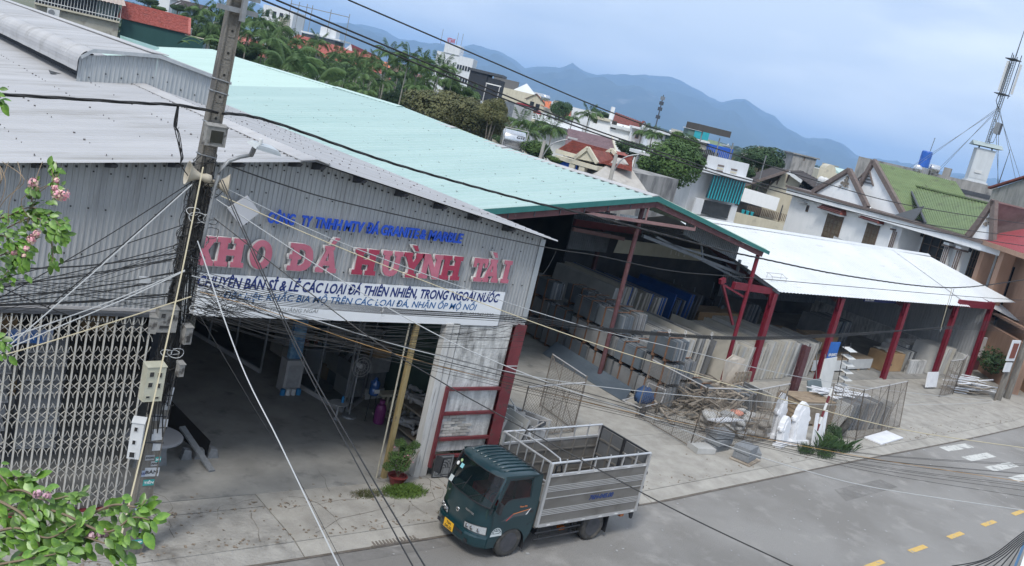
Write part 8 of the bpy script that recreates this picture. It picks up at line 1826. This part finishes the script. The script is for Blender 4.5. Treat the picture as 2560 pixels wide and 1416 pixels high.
# blue standing sign, boards, shelf rack
b0, h_ = Vector((37.0, 21.6, 0)), 2.35
sg2 = thing('standing_sign', 'narrow blue and white standing sign for quartz stone', 'sign', b0, .05)
MB().box(-.38, -.02, .1, .38, .02, h_).build('board', mat('sign_blue', (.02, .12, .42), (.025, .14, .46)), sg2, local=True)
MB().box(-.33, -.028, .15, .33, -.022, 1.35).build('picture', mat('sign_photo', (.10, .16, .25), (.55, .58, .60), scale=4, detail=3), sg2, local=True)
text_obj('lettering', 'LEN QUARTZ', .17, m_white, None, (-.34, -.03, 1.72), (1, 0, 0), (0, 0, 1), .002, .006, width=.68).parent = sg2
MB().box(-.3, -.03, 1.5, .3, -.024, 1.52).build('rule', m_white, sg2, local=True)
for x in (-.36, .36): MB().beam((x, 0, 0), (x, .5, 1.6), .03, .03).build('stand', m_gs, sg2, local=True)
MB().prism([(36.2, 21.3, .1), (37.2, 21.3, .1), (37.3, 21.5, 1.7), (36.4, 21.5, 1.6)], (0, .04, 0)).build('leaning_sheet', m_wpan, label='blank white board leaning left of the blue standing sign', cat='board', fix=True)
sh = thing('shelf_rack', 'narrow black rack of small white sample shelves right of the blue sign', 'rack', (38.1, 21.4, 0))
for x in (37.9, 38.4): MB().tube([(x, 21.4, 0), (x+.0, 21.7, 2.3)], .02, 5).build('upright', m_blk, sh)
for k in range(6): MB().add([(37.85, 21.05+.05*k, .4+k*.32), (38.45, 21.05+.05*k, .4+k*.32), (38.45, 21.5+.05*k, .50+k*.32), (37.85, 21.5+.05*k, .50+k*.32)], ((0, 1, 2, 3),)).build('shelf', m_wpan, sh)
# beige board and pallet upright
MB().prism([(30.3, 21.8, .0), (31.6, 21.9, .0), (31.7, 22.1, 1.35), (31.0, 22.2, 1.5), (30.3, 22.0, 1.3)], (0, .05, 0)).build('beige_sheet', mat('beige_board', (.42, .37, .31), (.5, .45, .38)), label='beige sheet standing before the pale slabs with a pallet against it', cat='board', fix=True)
t = thing('pallet', 'brown pallet standing upright against the beige sheet', 'pallet', (30.6, 21.5, 0), .08)
for k in range(5): MB().box(.24*k, 0, 0, .24*k+.09, .06, 1.0).build('bearer', m_oldwood, t, local=True)
for k in range(5): MB().box(-.03, .062, .1+.2*k, 1.1, .09, .2+.2*k).build('slat', m_oldwood, t, local=True)
# trolley with blue bundle at the foot of the bundles
tr = thing('hand_cart', 'steel hand cart with a blue wrapped bundle beside the slab bundles', 'cart', (24.35, 20.5, 0), .25)
o = lump(.42, 4.4, (1, .7, .8)).build('blue_bundle', mat('blue_wrap', (.02, .05, .13), (.04, .09, .20), scale=5), tr, local=True, smooth=True, fix=True); o.location = (.2, .1, .5)
MB().tube([(-.7, -.3, .35), (.8, -.3, .35), (.9, -.3, .8), (.9, .4, .8), (.8, .4, .35), (-.7, .4, .35), (-.7, -.3, .35)], .022, 5).build('frame', m_flash, tr, local=True)
for x in (-.5, .6): MB().lathe((x, -.34, .2), [(.19, -.03), (.2, 0), (.19, .03), (.001, .03)], 12, 'y').build('wheel', m_tyre, tr, local=True)
# between pier and gate: trough, frames, slabs
m_dst = mat('dusty_stone', (.30, .30, .30), (.42, .42, .42), rough=.9, scale=4)
tg = thing('stone_trough', 'long dark stone trough with pale rims lying behind the truck box', 'trough', (17.6, 19.6, 0)); M0 = Euler((0, 0, radians(78))).to_matrix()
A0, B0 = Vector((17.3, 20.6, .55)), Vector((18.15, 18.6, .6))
MB().beam(A0, B0, .34, .10).build('bed', m_dark, tg); 
for s in (-1, 1): MB().beam(A0+Vector((s*.22, .0, .04)), B0+Vector((s*.22, 0, .04)), .09, .2).build('rim', m_dst, tg)
for k in range(3): MB().box(17.2+.4*k, 20.2-.75*k, 0, 17.6+.4*k, 20.4-.75*k, .42).build('rest', m_dst, tg)
slab_row(15.75, 16.9, 18.2, .9, 1.05, .30, (0, 2, 0), 'rough slab leaning beside the red column behind the truck cab', 'rough slabs beside the red column', brk=.4, ths=(.05, .08), jy=.3, nmax=16)
cl = thing('frame_pile', 'jumble of bare steel frames and cut stones behind the truck cab', 'frames', (16.8, 18.6, 0))
for i in range(26):
    c = Vector((16.2+R.random()*1.9, 18.2+R.random()*1.5, R.uniform(.2, .8)))
    if i % 2: MB().obox(c, R.uniform(.3, .8), .04, R.uniform(.3, .6), Euler((R.uniform(-.7, .7), R.uniform(-.5, .5), R.uniform(0, 3))).to_matrix()).build('stone_piece', R.choice((m_dst, m_slabs[0], m_wstone)), cl)
    else: d_ = Vector((R.uniform(-.6, .6), R.uniform(-.6, .6), R.uniform(.1, .7))); MB().tube([c-d_, c+d_], .02, 5).build('steel_bar', m_flash, cl)
MB().box(15.6, 18.5, 0, 15.85, 18.75, 1.3).build('stone_post', m_crm, label='short cream stone post behind the truck cab', cat='post')
# far right: poles, boxes, slat pile, wall, lean-to
for x, y, lab in ((50.9, 20.0, 'left of the two concrete poles at the right edge'), (52.2, 20.1, 'right of the two concrete poles at the right edge')):
    t = thing('utility_pole', lab, 'utility pole', (x, y, 0)); MB().tube([(x, y, 0), (x+.1, y, 9.5 if x > 52 else 3.2)], .19, 8, r1=.13).build('shaft', m_pole, t)
mbx = thing('transformer_box', 'pale grey steel box strapped to the right edge pole', 'meter box', (52.6, 19.7, 2.2)); MB().box(52.35, 19.5, 2.1, 53.1, 19.85, 3.4).build('case', m_mw, mbx)
t = thing('notice_board', 'rusty edged notice board on the left of the edge poles', 'board', (50.3, 19.9, 0)); MB().box(49.9, 19.8, 2.2, 50.8, 19.86, 3.3).build('panel', m_wh, t); MB().box(50.05, 19.78, 2.35, 50.65, 19.797, 3.15).build('rust_patch', mat('rust', (.16, .045, .03), (.22, .07, .045), scale=9), t); MB().box(50.0, 19.8, 1.6, 50.7, 19.86, 2.1).build('panel', m_wh, t); MB().tube([(50.35, 19.9, 0), (50.35, 19.9, 3.2)], .05, 6).build('post', m_rust, t)
t = thing('slat_pile', 'stack of long white slats on the ground by the edge poles', 'slats', (50, 21.2, 0))
for i in range(46): MB().obox((49.6+R.uniform(-1.2, 1.4), 21.0+R.uniform(-.5, .5), .05+.016*i), R.uniform(.9, 2.2), .09, .03, Euler((0, R.uniform(-.04, .04), R.gauss(-.35, .2))).to_matrix()).build('slat', R.choice((m_wstone, m_wstone, m_oldwood)), t)
MB().prism([(46.3, 21.6, .1), (47.4, 21.6, .1), (47.5, 21.75, .85), (46.4, 21.75, .85)], (0, .05, 0)).build('leaning_sheet', m_wstone, label='small blank white board leaning by the fourth canopy column', cat='board', fix=True)
t = thing('boundary_wall', 'white wall with maroon base right of the canopy', 'wall', (58, 24, 0)); MB().box(54.6, 24.2, .8, 66, 24.4, 2.0).build('upper', m_wh, t); MB().box(54.6, 24.18, 0, 66, 24.42, .797).build('base', m_maroon, t)
t = thing('lean_to', 'low white sheet roof on dark trusses beyond the canopy end', 'roof', (60, 25, 0)); MB().sheet((57.6, 23.2, 3.5), (66, 22.5, 3.3), (66, 29, 4.6), (57.6, 29, 4.6), .3, -.03).build('roof_sheet', m_wroof, t)
for k in range(4): MB().beam((57.8, 23.4+k*1.5, 3.2), (65, 23+k*1.5, 3.1), .08, .08).build('truss', m_dark, t)
MB().box(57.6, 29, 0, 66, 29.2, 4.4).build('back_wall', m_inwall, t)
cr = thing('parked_car', 'white car parked in the shade beyond the canopy', 'car', (59.5, 26.5, 0), 0); MB().prism([(-2, -.8, .3), (2, -.8, .3), (2, -.8, .8), (1.1, -.8, .95), (.6, -.8, 1.4), (-1.1, -.8, 1.42), (-1.9, -.8, .95)], (0, 1.6, 0)).build('body', m_white, cr, local=True, fix=True)
MB().prism([(.95, -.81, .97), (.55, -.81, 1.33), (-1.05, -.81, 1.35), (-1.6, -.81, .98)], (0, 1.62, 0)).build('window_band', m_glass, cr, local=True, fix=True)
for x in (-1.25, 1.25): MB().lathe((x, -.8, .32), [(.31, -.03), (.32, .2), (.001, .2)], 14, 'y').build('wheel', m_tyre, cr, local=True)
MB().beam(D(2538, 1416, 9), D(2578, 1315, 9), .02, .03).build('blue_gutter', mat('gutter_blue', (.08, .17, .30)), label='blue edged gutter corner at the lower right', cat='gutter')
q = [D(2546, 1430, 9), D(2574, 1345, 9), D(2640, 1330, 9), D(2640, 1430, 9)]; MB().prism(q, (.0, .0, -.03)).build('awning', m_bluew, label='pale awning corner at the lower right edge', cat='awning', fix=True)

# ================================================================ IN AND BEFORE THE WAREHOUSE ENTRANCE
gr = thing('drain_grate', 'rusty drain grate in the gutter before the truck', 'drain', (11.02, 14.93, 0), .0)
MB().box(10.45, 14.70, -.088, 11.62, 15.10, -.082).build('pit', m_int, gr)
for k in range(13): MB().box(10.5+k*.085, 14.72, -.08, 10.54+k*.085, 15.08, -.062).build('bar', m_rust, gr)
for y in (14.68, 15.09): MB().box(10.42, y, -.08, 11.65, y+.03, -.058).build('frame', m_rust, gr)
tb_ = thing('stone_table', 'round grey stone table behind the utility pole', 'table', (7.12, 18.75, 0))
MB().lathe((7.12, 18.75, .70), [(.56, 0), (.60, .02), (.60, .05), (.56, .07), (.001, .07)], 32).build('table_top', mat('granite_top', (.17, .18, .20), (.24, .25, .27), scale=60, detail=2), tb_)
for x in (6.9, 7.4): MB().prism([(x-.12, 18.8, 0), (x+.12, 18.8, 0), (x+.06, 18.8, .35), (x+.12, 18.8, .69), (x-.12, 18.8, .69), (x-.06, 18.8, .35)], (0, .3, 0)).build('pedestal', m_gst, tb_, fix=True)
bsl = MB().prism([G(512, 1145, .06), G(524, 1108, .30), G(425, 1005, .80), G(398, 1052, .45)], (.03, .02, .03)).build('black_slab', mat('polished_black', .012, rough=.12, coat=1), label='polished black slab propped beside the round stone table', cat='stone slab', fix=True)
MB().beam(G(455, 1068, .50), G(530, 1178, .03), .14, .05).build('stone_strip', m_gst, label='long narrow grey stone strip leaning across the black slab', cat='stone strip')
for i in range(3): MB().prism([(7.9+.3*i, 19.0, 0), (8.15+.3*i, 19.0, 0), (8.10+.3*i, 19.0, .22), (7.95+.3*i, 19.0, .26)], (0, .16, 0)).build('stone_block', m_gst, label='rough stone foot block under the black slab, %s' % ('left', 'middle', 'right')[i], cat='stone block', fix=True)
# shelves behind the folding gate
for i, (x, y) in enumerate(((3.9, 19.2), (5.0, 19.6), (2.6, 19.8), (1.2, 19.4))):
    t = thing('tile_rack', 'rack of pale sample boards behind the folding gate, %s' % ('second from the pole', 'nearest the pole', 'third from the pole', 'fourth from the pole')[i], 'rack', (x, y, 0))
    for k in range(8): MB().prism([(x-.38, y-.12, .25+.30*k), (x+.38, y-.12, .25+.30*k), (x+.38, y+.25, .42+.30*k), (x-.38, y+.25, .42+.30*k)], (0, 0, .03)).build('sample_board', m_dst if i != 2 else m_gst, t, fix=True)
    for s in (-.42, .42): MB().beam((x+s, y+.1, 0), (x+s, y+.25, 2.7), .05, .05).build('upright', m_dark, t)
MB().box(4.1, 19.0, 2.72, 4.9, 19.1, 3.0).build('sign_board', mat('shop_blue', (.03, .16, .5), (.5, .52, .55), scale=2, detail=1), label='small blue and white board behind the folding gate', cat='sign')
for i in range(7): MB().box(-1.5+i*.9, 20.8, 0, -1.0+i*.9, 20.85, R.uniform(1.4, 2.2)).build('stone_slab', m_slabs[2], label='dim slab standing behind the folding gate', cat='stone slab', group='slabs behind the folding gate', kind='thing')
# office front: glass partitions, cabinet, fan, dispenser, gas bottle, balusters
of = thing('glass_office', 'dark framed glass office along the right of the warehouse', 'office', (13.2, 21.3, 0))
def gpane(p, q, z1=3.0, n=2):
    p, q = Vector(p), Vector(q)
    for k in range(n): a, b = p.lerp(q, k/n), p.lerp(q, (k+1)/n); MB().quad(a+Vector((0, 0, .12)), b+Vector((0, 0, .12)), b+Vector((0, 0, z1)), a+Vector((0, 0, z1))).build('pane', m_gl, of); MB().beam(a, a+Vector((0, 0, z1)), .05, .05).build('mullion', m_gs, of)
    MB().beam(p+Vector((0, 0, .06)), q+Vector((0, 0, .06)), .08, .12).build('sill', m_flash, of); MB().beam(p+Vector((0, 0, z1)), q+Vector((0, 0, z1)), .08, .08).build('head_rail', m_gs, of)
gpane((13.15, 21.3, 0), (12.6, 23.6, 0)); gpane((12.0, 24.3, 0), (10.8, 29.5, 0), n=4); gpane((13.25, 21.25, 0), (15.1, 22.9, 0), n=2)
dk = thing('desk', 'white fronted desk inside the glass office', 'desk', (13.9, 24.6, 0)); MB().box(13.3, 24.2, 0, 14.8, 24.3, .8).build('front', m_wh, dk); MB().box(13.2, 24.1, .803, 14.9, 24.9, .85).build('top', m_dst, dk)
for i in range(10): MB().box(13.3+.14*i, 24.3, .853, 13.4+.14*i, 24.5, .9+R.uniform(.05, .35)).build('desk_item', R.choice((m_mw, m_blk, m_sack[2], m_leafd)), dk)
cbn = thing('display_cabinet', 'tall display cabinet with blue posters at the office opening', 'cabinet', (12.25, 22.95, 0))
MB().box(12.02, 22.8, 0, 12.55, 23.2, .95).build('lower_case', m_flash, cbn); MB().box(12.09, 22.785, .15, 12.48, 22.798, .80).build('door_panel', m_dst, cbn)
MB().box(12.12, 22.95, .953, 12.5, 23.1, 2.3).build('poster_stand', mat('poster_blue', (.03, .14, .32), (.25, .4, .5), scale=5, detail=2), cbn); MB().box(12.05, 23.0, 2.6, 12.55, 23.05, 3.0).build('top_card', m_crm, cbn)
for i in range(4): MB().lathe((11.95+.16*i, 22.62, 0), [(.07, 0), (.07, .17), (.06, .18), (.001, .18)], 12).build('paint_tin', (mat('tin_blue', (.03, .2, .42)), m_mw, m_mw, mat('tin_blue', 0))[i], label='paint tin on the floor before the display cabinet, %s' % ('far left', 'second from left', 'third from left', 'far right')[i], cat='tin')
fn = thing('pedestal_fan', 'grey pedestal fan before the glass office', 'fan', (13.2, 21.0, 0))
MB().lathe((13.2, 21.0, 0), [(.22, 0), (.2, .05), (.03, .07), (.03, 1.35), (.001, 1.36)], 14).build('stand', m_gs, fn)
for rr in (.28, .2, .1): MB().tube([(13.2+rr*cos(a), 20.86, 1.5+rr*sin(a)) for a in [k*pi/9 for k in range(19)]], .010, 4).build('guard_ring', m_flash, fn)
for k in range(12): a = k*pi/6; MB().tube([(13.2, 20.84, 1.5), (13.2+.28*cos(a), 20.86, 1.5+.28*sin(a))], .004, 3).build('guard_spoke', m_flash, fn)
MB().lathe((13.2, 20.95, 1.5), [(.001, -.05), (.06, -.04), (.07, .08), (.001, .1)], 10, 'y').build('motor', m_mw, fn)
wd = thing('water_dispenser', 'blue water bottle on a dark stand beside the fan', 'water dispenser', (13.65, 20.75, 0))
for s in (-.14, .14): MB().tube([(13.65+s, 20.65, 0), (13.65+s*.6, 20.7, .75)], .015, 5).build('leg', m_blk, wd)
MB().lathe((13.65, 20.72, .76), [(.13, 0), (.14, .05), (.14, .18), (.125, .2), (.14, .22), (.14, .36), (.05, .44), (.04, .5), (.001, .5)], 16).build('bottle', mat('bottle_blue', (.02, .08, .25), rough=.1, coat=1), wd, smooth=True)
MB().box(13.58, 20.575, .84, 13.74, 20.582, .95).build('bottle_label', m_mw, wd)
gb = thing('gas_bottle', 'purple pink gas bottle on the floor beside the stone balusters', 'gas bottle', (13.85, 20.5, 0)); MB().lathe((13.85, 20.5, 0), [(.13, 0), (.15, .04), (.15, .44), (.12, .54), (.05, .57), (.05, .6), (.08, .6), (.08, .68), (.001, .68)], 16).build('body', mat('gas_purple', (.17, .03, .13), (.21, .045, .17), rough=.4), gb, smooth=False)
ba = thing('stone_balustrade', 'sample panel of cream turned stone balusters', 'balustrade', (14.6, 20.9, 0))
BP = [(.07, 0), (.07, .04), (.04, .07), (.075, .17), (.085, .25), (.06, .35), (.035, .42), (.04, .52), (.06, .54), (.06, .58)]
for k in range(8): MB().lathe((14.12+.17*k, 20.9+.02*k, .06), BP, 10).build('baluster', m_crm, ba, smooth=True)
MB().box(14.0, 20.8, 0, 15.1, 21.12, .058).build('plinth', m_crm, ba); MB().box(14.0, 20.8, .643, 15.15, 21.12, .71).build('handrail', m_crm, ba)
rk = thing('baluster_rack', 'rack heaped with dusty white carved stones inside the jamb', 'rack', (14.6, 19.3, 0))
for z in (.15, .85): MB().box(14.1, 18.5, z-.05, 15.1, 20.4, z).build('shelf', m_oldwood, rk)
for i in range(34):
    z = .26 if i < 18 else .96; o = MB().lathe((0, 0, -.28), BP, 8, 'z').build('carved_piece', m_dst, rk, local=True, smooth=True); o.location = (R.uniform(-.4, .4), R.uniform(-.75, 1.0), z+R.uniform(0, .18)); o.rotation_euler = (R.uniform(1.2, 1.9), R.uniform(-.5, .5), R.uniform(0, 3))
st_ = thing('plastic_stool', 'small round table with blue bottle before the office corner', 'table', (12.75, 20.9, 0)); MB().lathe((12.75, 20.9, 0), [(.12, 0), (.03, .05), (.03, .42), (.26, .45), (.26, .47), (.001, .47)], 16).build('pedestal_table', m_dst, st_); MB().lathe((12.85, 20.9, .472), [(.04, 0), (.04, .14), (.015, .19), (.001, .2)], 10).build('bottle', mat('tin_blue', 0), st_)
for i in range(16):     # long stones and tools leaning in the dark further in
    x = 9.6+R.uniform(0, 1.6); y = 26+R.uniform(0, 8); MB().beam((x, y, 0), (x+R.uniform(.2, .6), y+.3, R.uniform(1.3, 2.6)), .16, .07).build('stone_post', R.choice((m_dst, m_gst, m_crm)), label='dim stone post leaning in the depth of the warehouse', cat='stone post', group='stone posts in the warehouse depth')

b0 = G(142, 205, 6.85); sp_ = thing('solar_panel', 'small dark solar panel on thin legs standing on the grey roof', 'solar panel', b0)
MB().add([(-.22, -.14, .22), (.24, -.10, .16), (.24, .14, .22), (-.22, .12, .28), (-.22, -.14, .20), (.24, -.10, .14), (.24, .14, .20), (-.22, .12, .26)], ((0, 1, 2, 3), (7, 6, 5, 4), (0, 4, 5, 1), (1, 5, 6, 2), (2, 6, 7, 3), (3, 7, 4, 0))).build('panel', m_gst2, sp_, local=True)
for x in (-.12, .12): MB().tube([(x, 0, 0), (x, 0, .2)], .012, 5).build('leg', m_white, sp_, local=True)

RC = random.Random(9)
for i in range(30):        # stock along the dim inner walls of the grey warehouse
    side = i % 3; x, y = ((RC.uniform(7.2, 9.6), RC.uniform(27, 38)) if side == 0 else (RC.uniform(2.6, 6.6), RC.uniform(22.5, 30)) if side == 1 else (RC.uniform(13.6, 14.9), RC.uniform(22.5, 27)))
    t = thing('stock_pile', 'dim pile of boxed goods and stone pieces inside the grey warehouse', 'goods', (x, y, 0), RC.uniform(-.2, .2), 'dim piles of goods in the warehouse')
    z = 0
    for k in range(RC.randint(2, 4)):
        h = RC.uniform(.25, .55); w = RC.uniform(.5, .95); MB().box(-w/2, -.35, z, w/2, .35, z+h).build('box', RC.choice((m_card, m_dst, m_gst, m_wpan, m_slabs[1], m_grysteel)), t, local=True); z += h+.01
    MB().beam((-.3, 0, z), (.25, .1, z+RC.uniform(.3, .8)), .12, .05).build('stone_piece', m_dst, t, local=True)

m_pat = mat('patched_asphalt', (.17, .163, .152), (.22, .21, .198), rough=.97, scale=2.2, detail=9, bump=.6, bscale=50, c3=(.27, .26, .245), s3=3)
for poly in (((9.2, 14.25), (12.2, 14.35), (12.0, 14.95), (11.75, 14.6), (9.9, 14.62), (9.3, 14.85)), ((26.5, 13.6), (30.2, 13.9), (30.0, 14.5), (27.0, 14.3))):
    MB().add([(x+R.uniform(-.05, .05), y, -.0965) for x, y in poly], (tuple(range(len(poly))),)).build('asphalt_patch', m_pat, road)
mb = MB()
for i in range(260):
    x = R.uniform(9, 46); y = R.uniform(pave_kerb(x)-4.5, pave_kerb(x)-.1); r = R.uniform(.006, .03)*(2 if i % 30 == 0 else 1); mb.obox((x, y, -.092+r*.1), r*2, r*1.4, r*.3, Euler((0, 0, R.uniform(0, 3))).to_matrix())
mb.build('grit', m_dst, kind='stuff', label='pale grit and scraps scattered over the asphalt', cat='debris')
# ================================================================ AIR
hz = MB().box(-11000, -3000, -1.5, 11500, 11500, 425).build('haze', None, kind='stuff')
hm = bpy.data.materials.new('haze_air'); hm.use_nodes = True
hn, hl = hm.node_tree.nodes, hm.node_tree.links
for n in list(hn): hn.remove(n)
ho = hn.new('ShaderNodeOutputMaterial'); pv = hn.new('ShaderNodeVolumePrincipled')
pv.inputs['Color'].default_value = (.40, .63, 1.0, 1); pv.inputs['Density'].default_value = 1.8e-4; pv.inputs['Anisotropy'].default_value = 0.0
hl.new(pv.outputs['Volume'], ho.inputs['Volume']); hz.data.materials.append(hm)
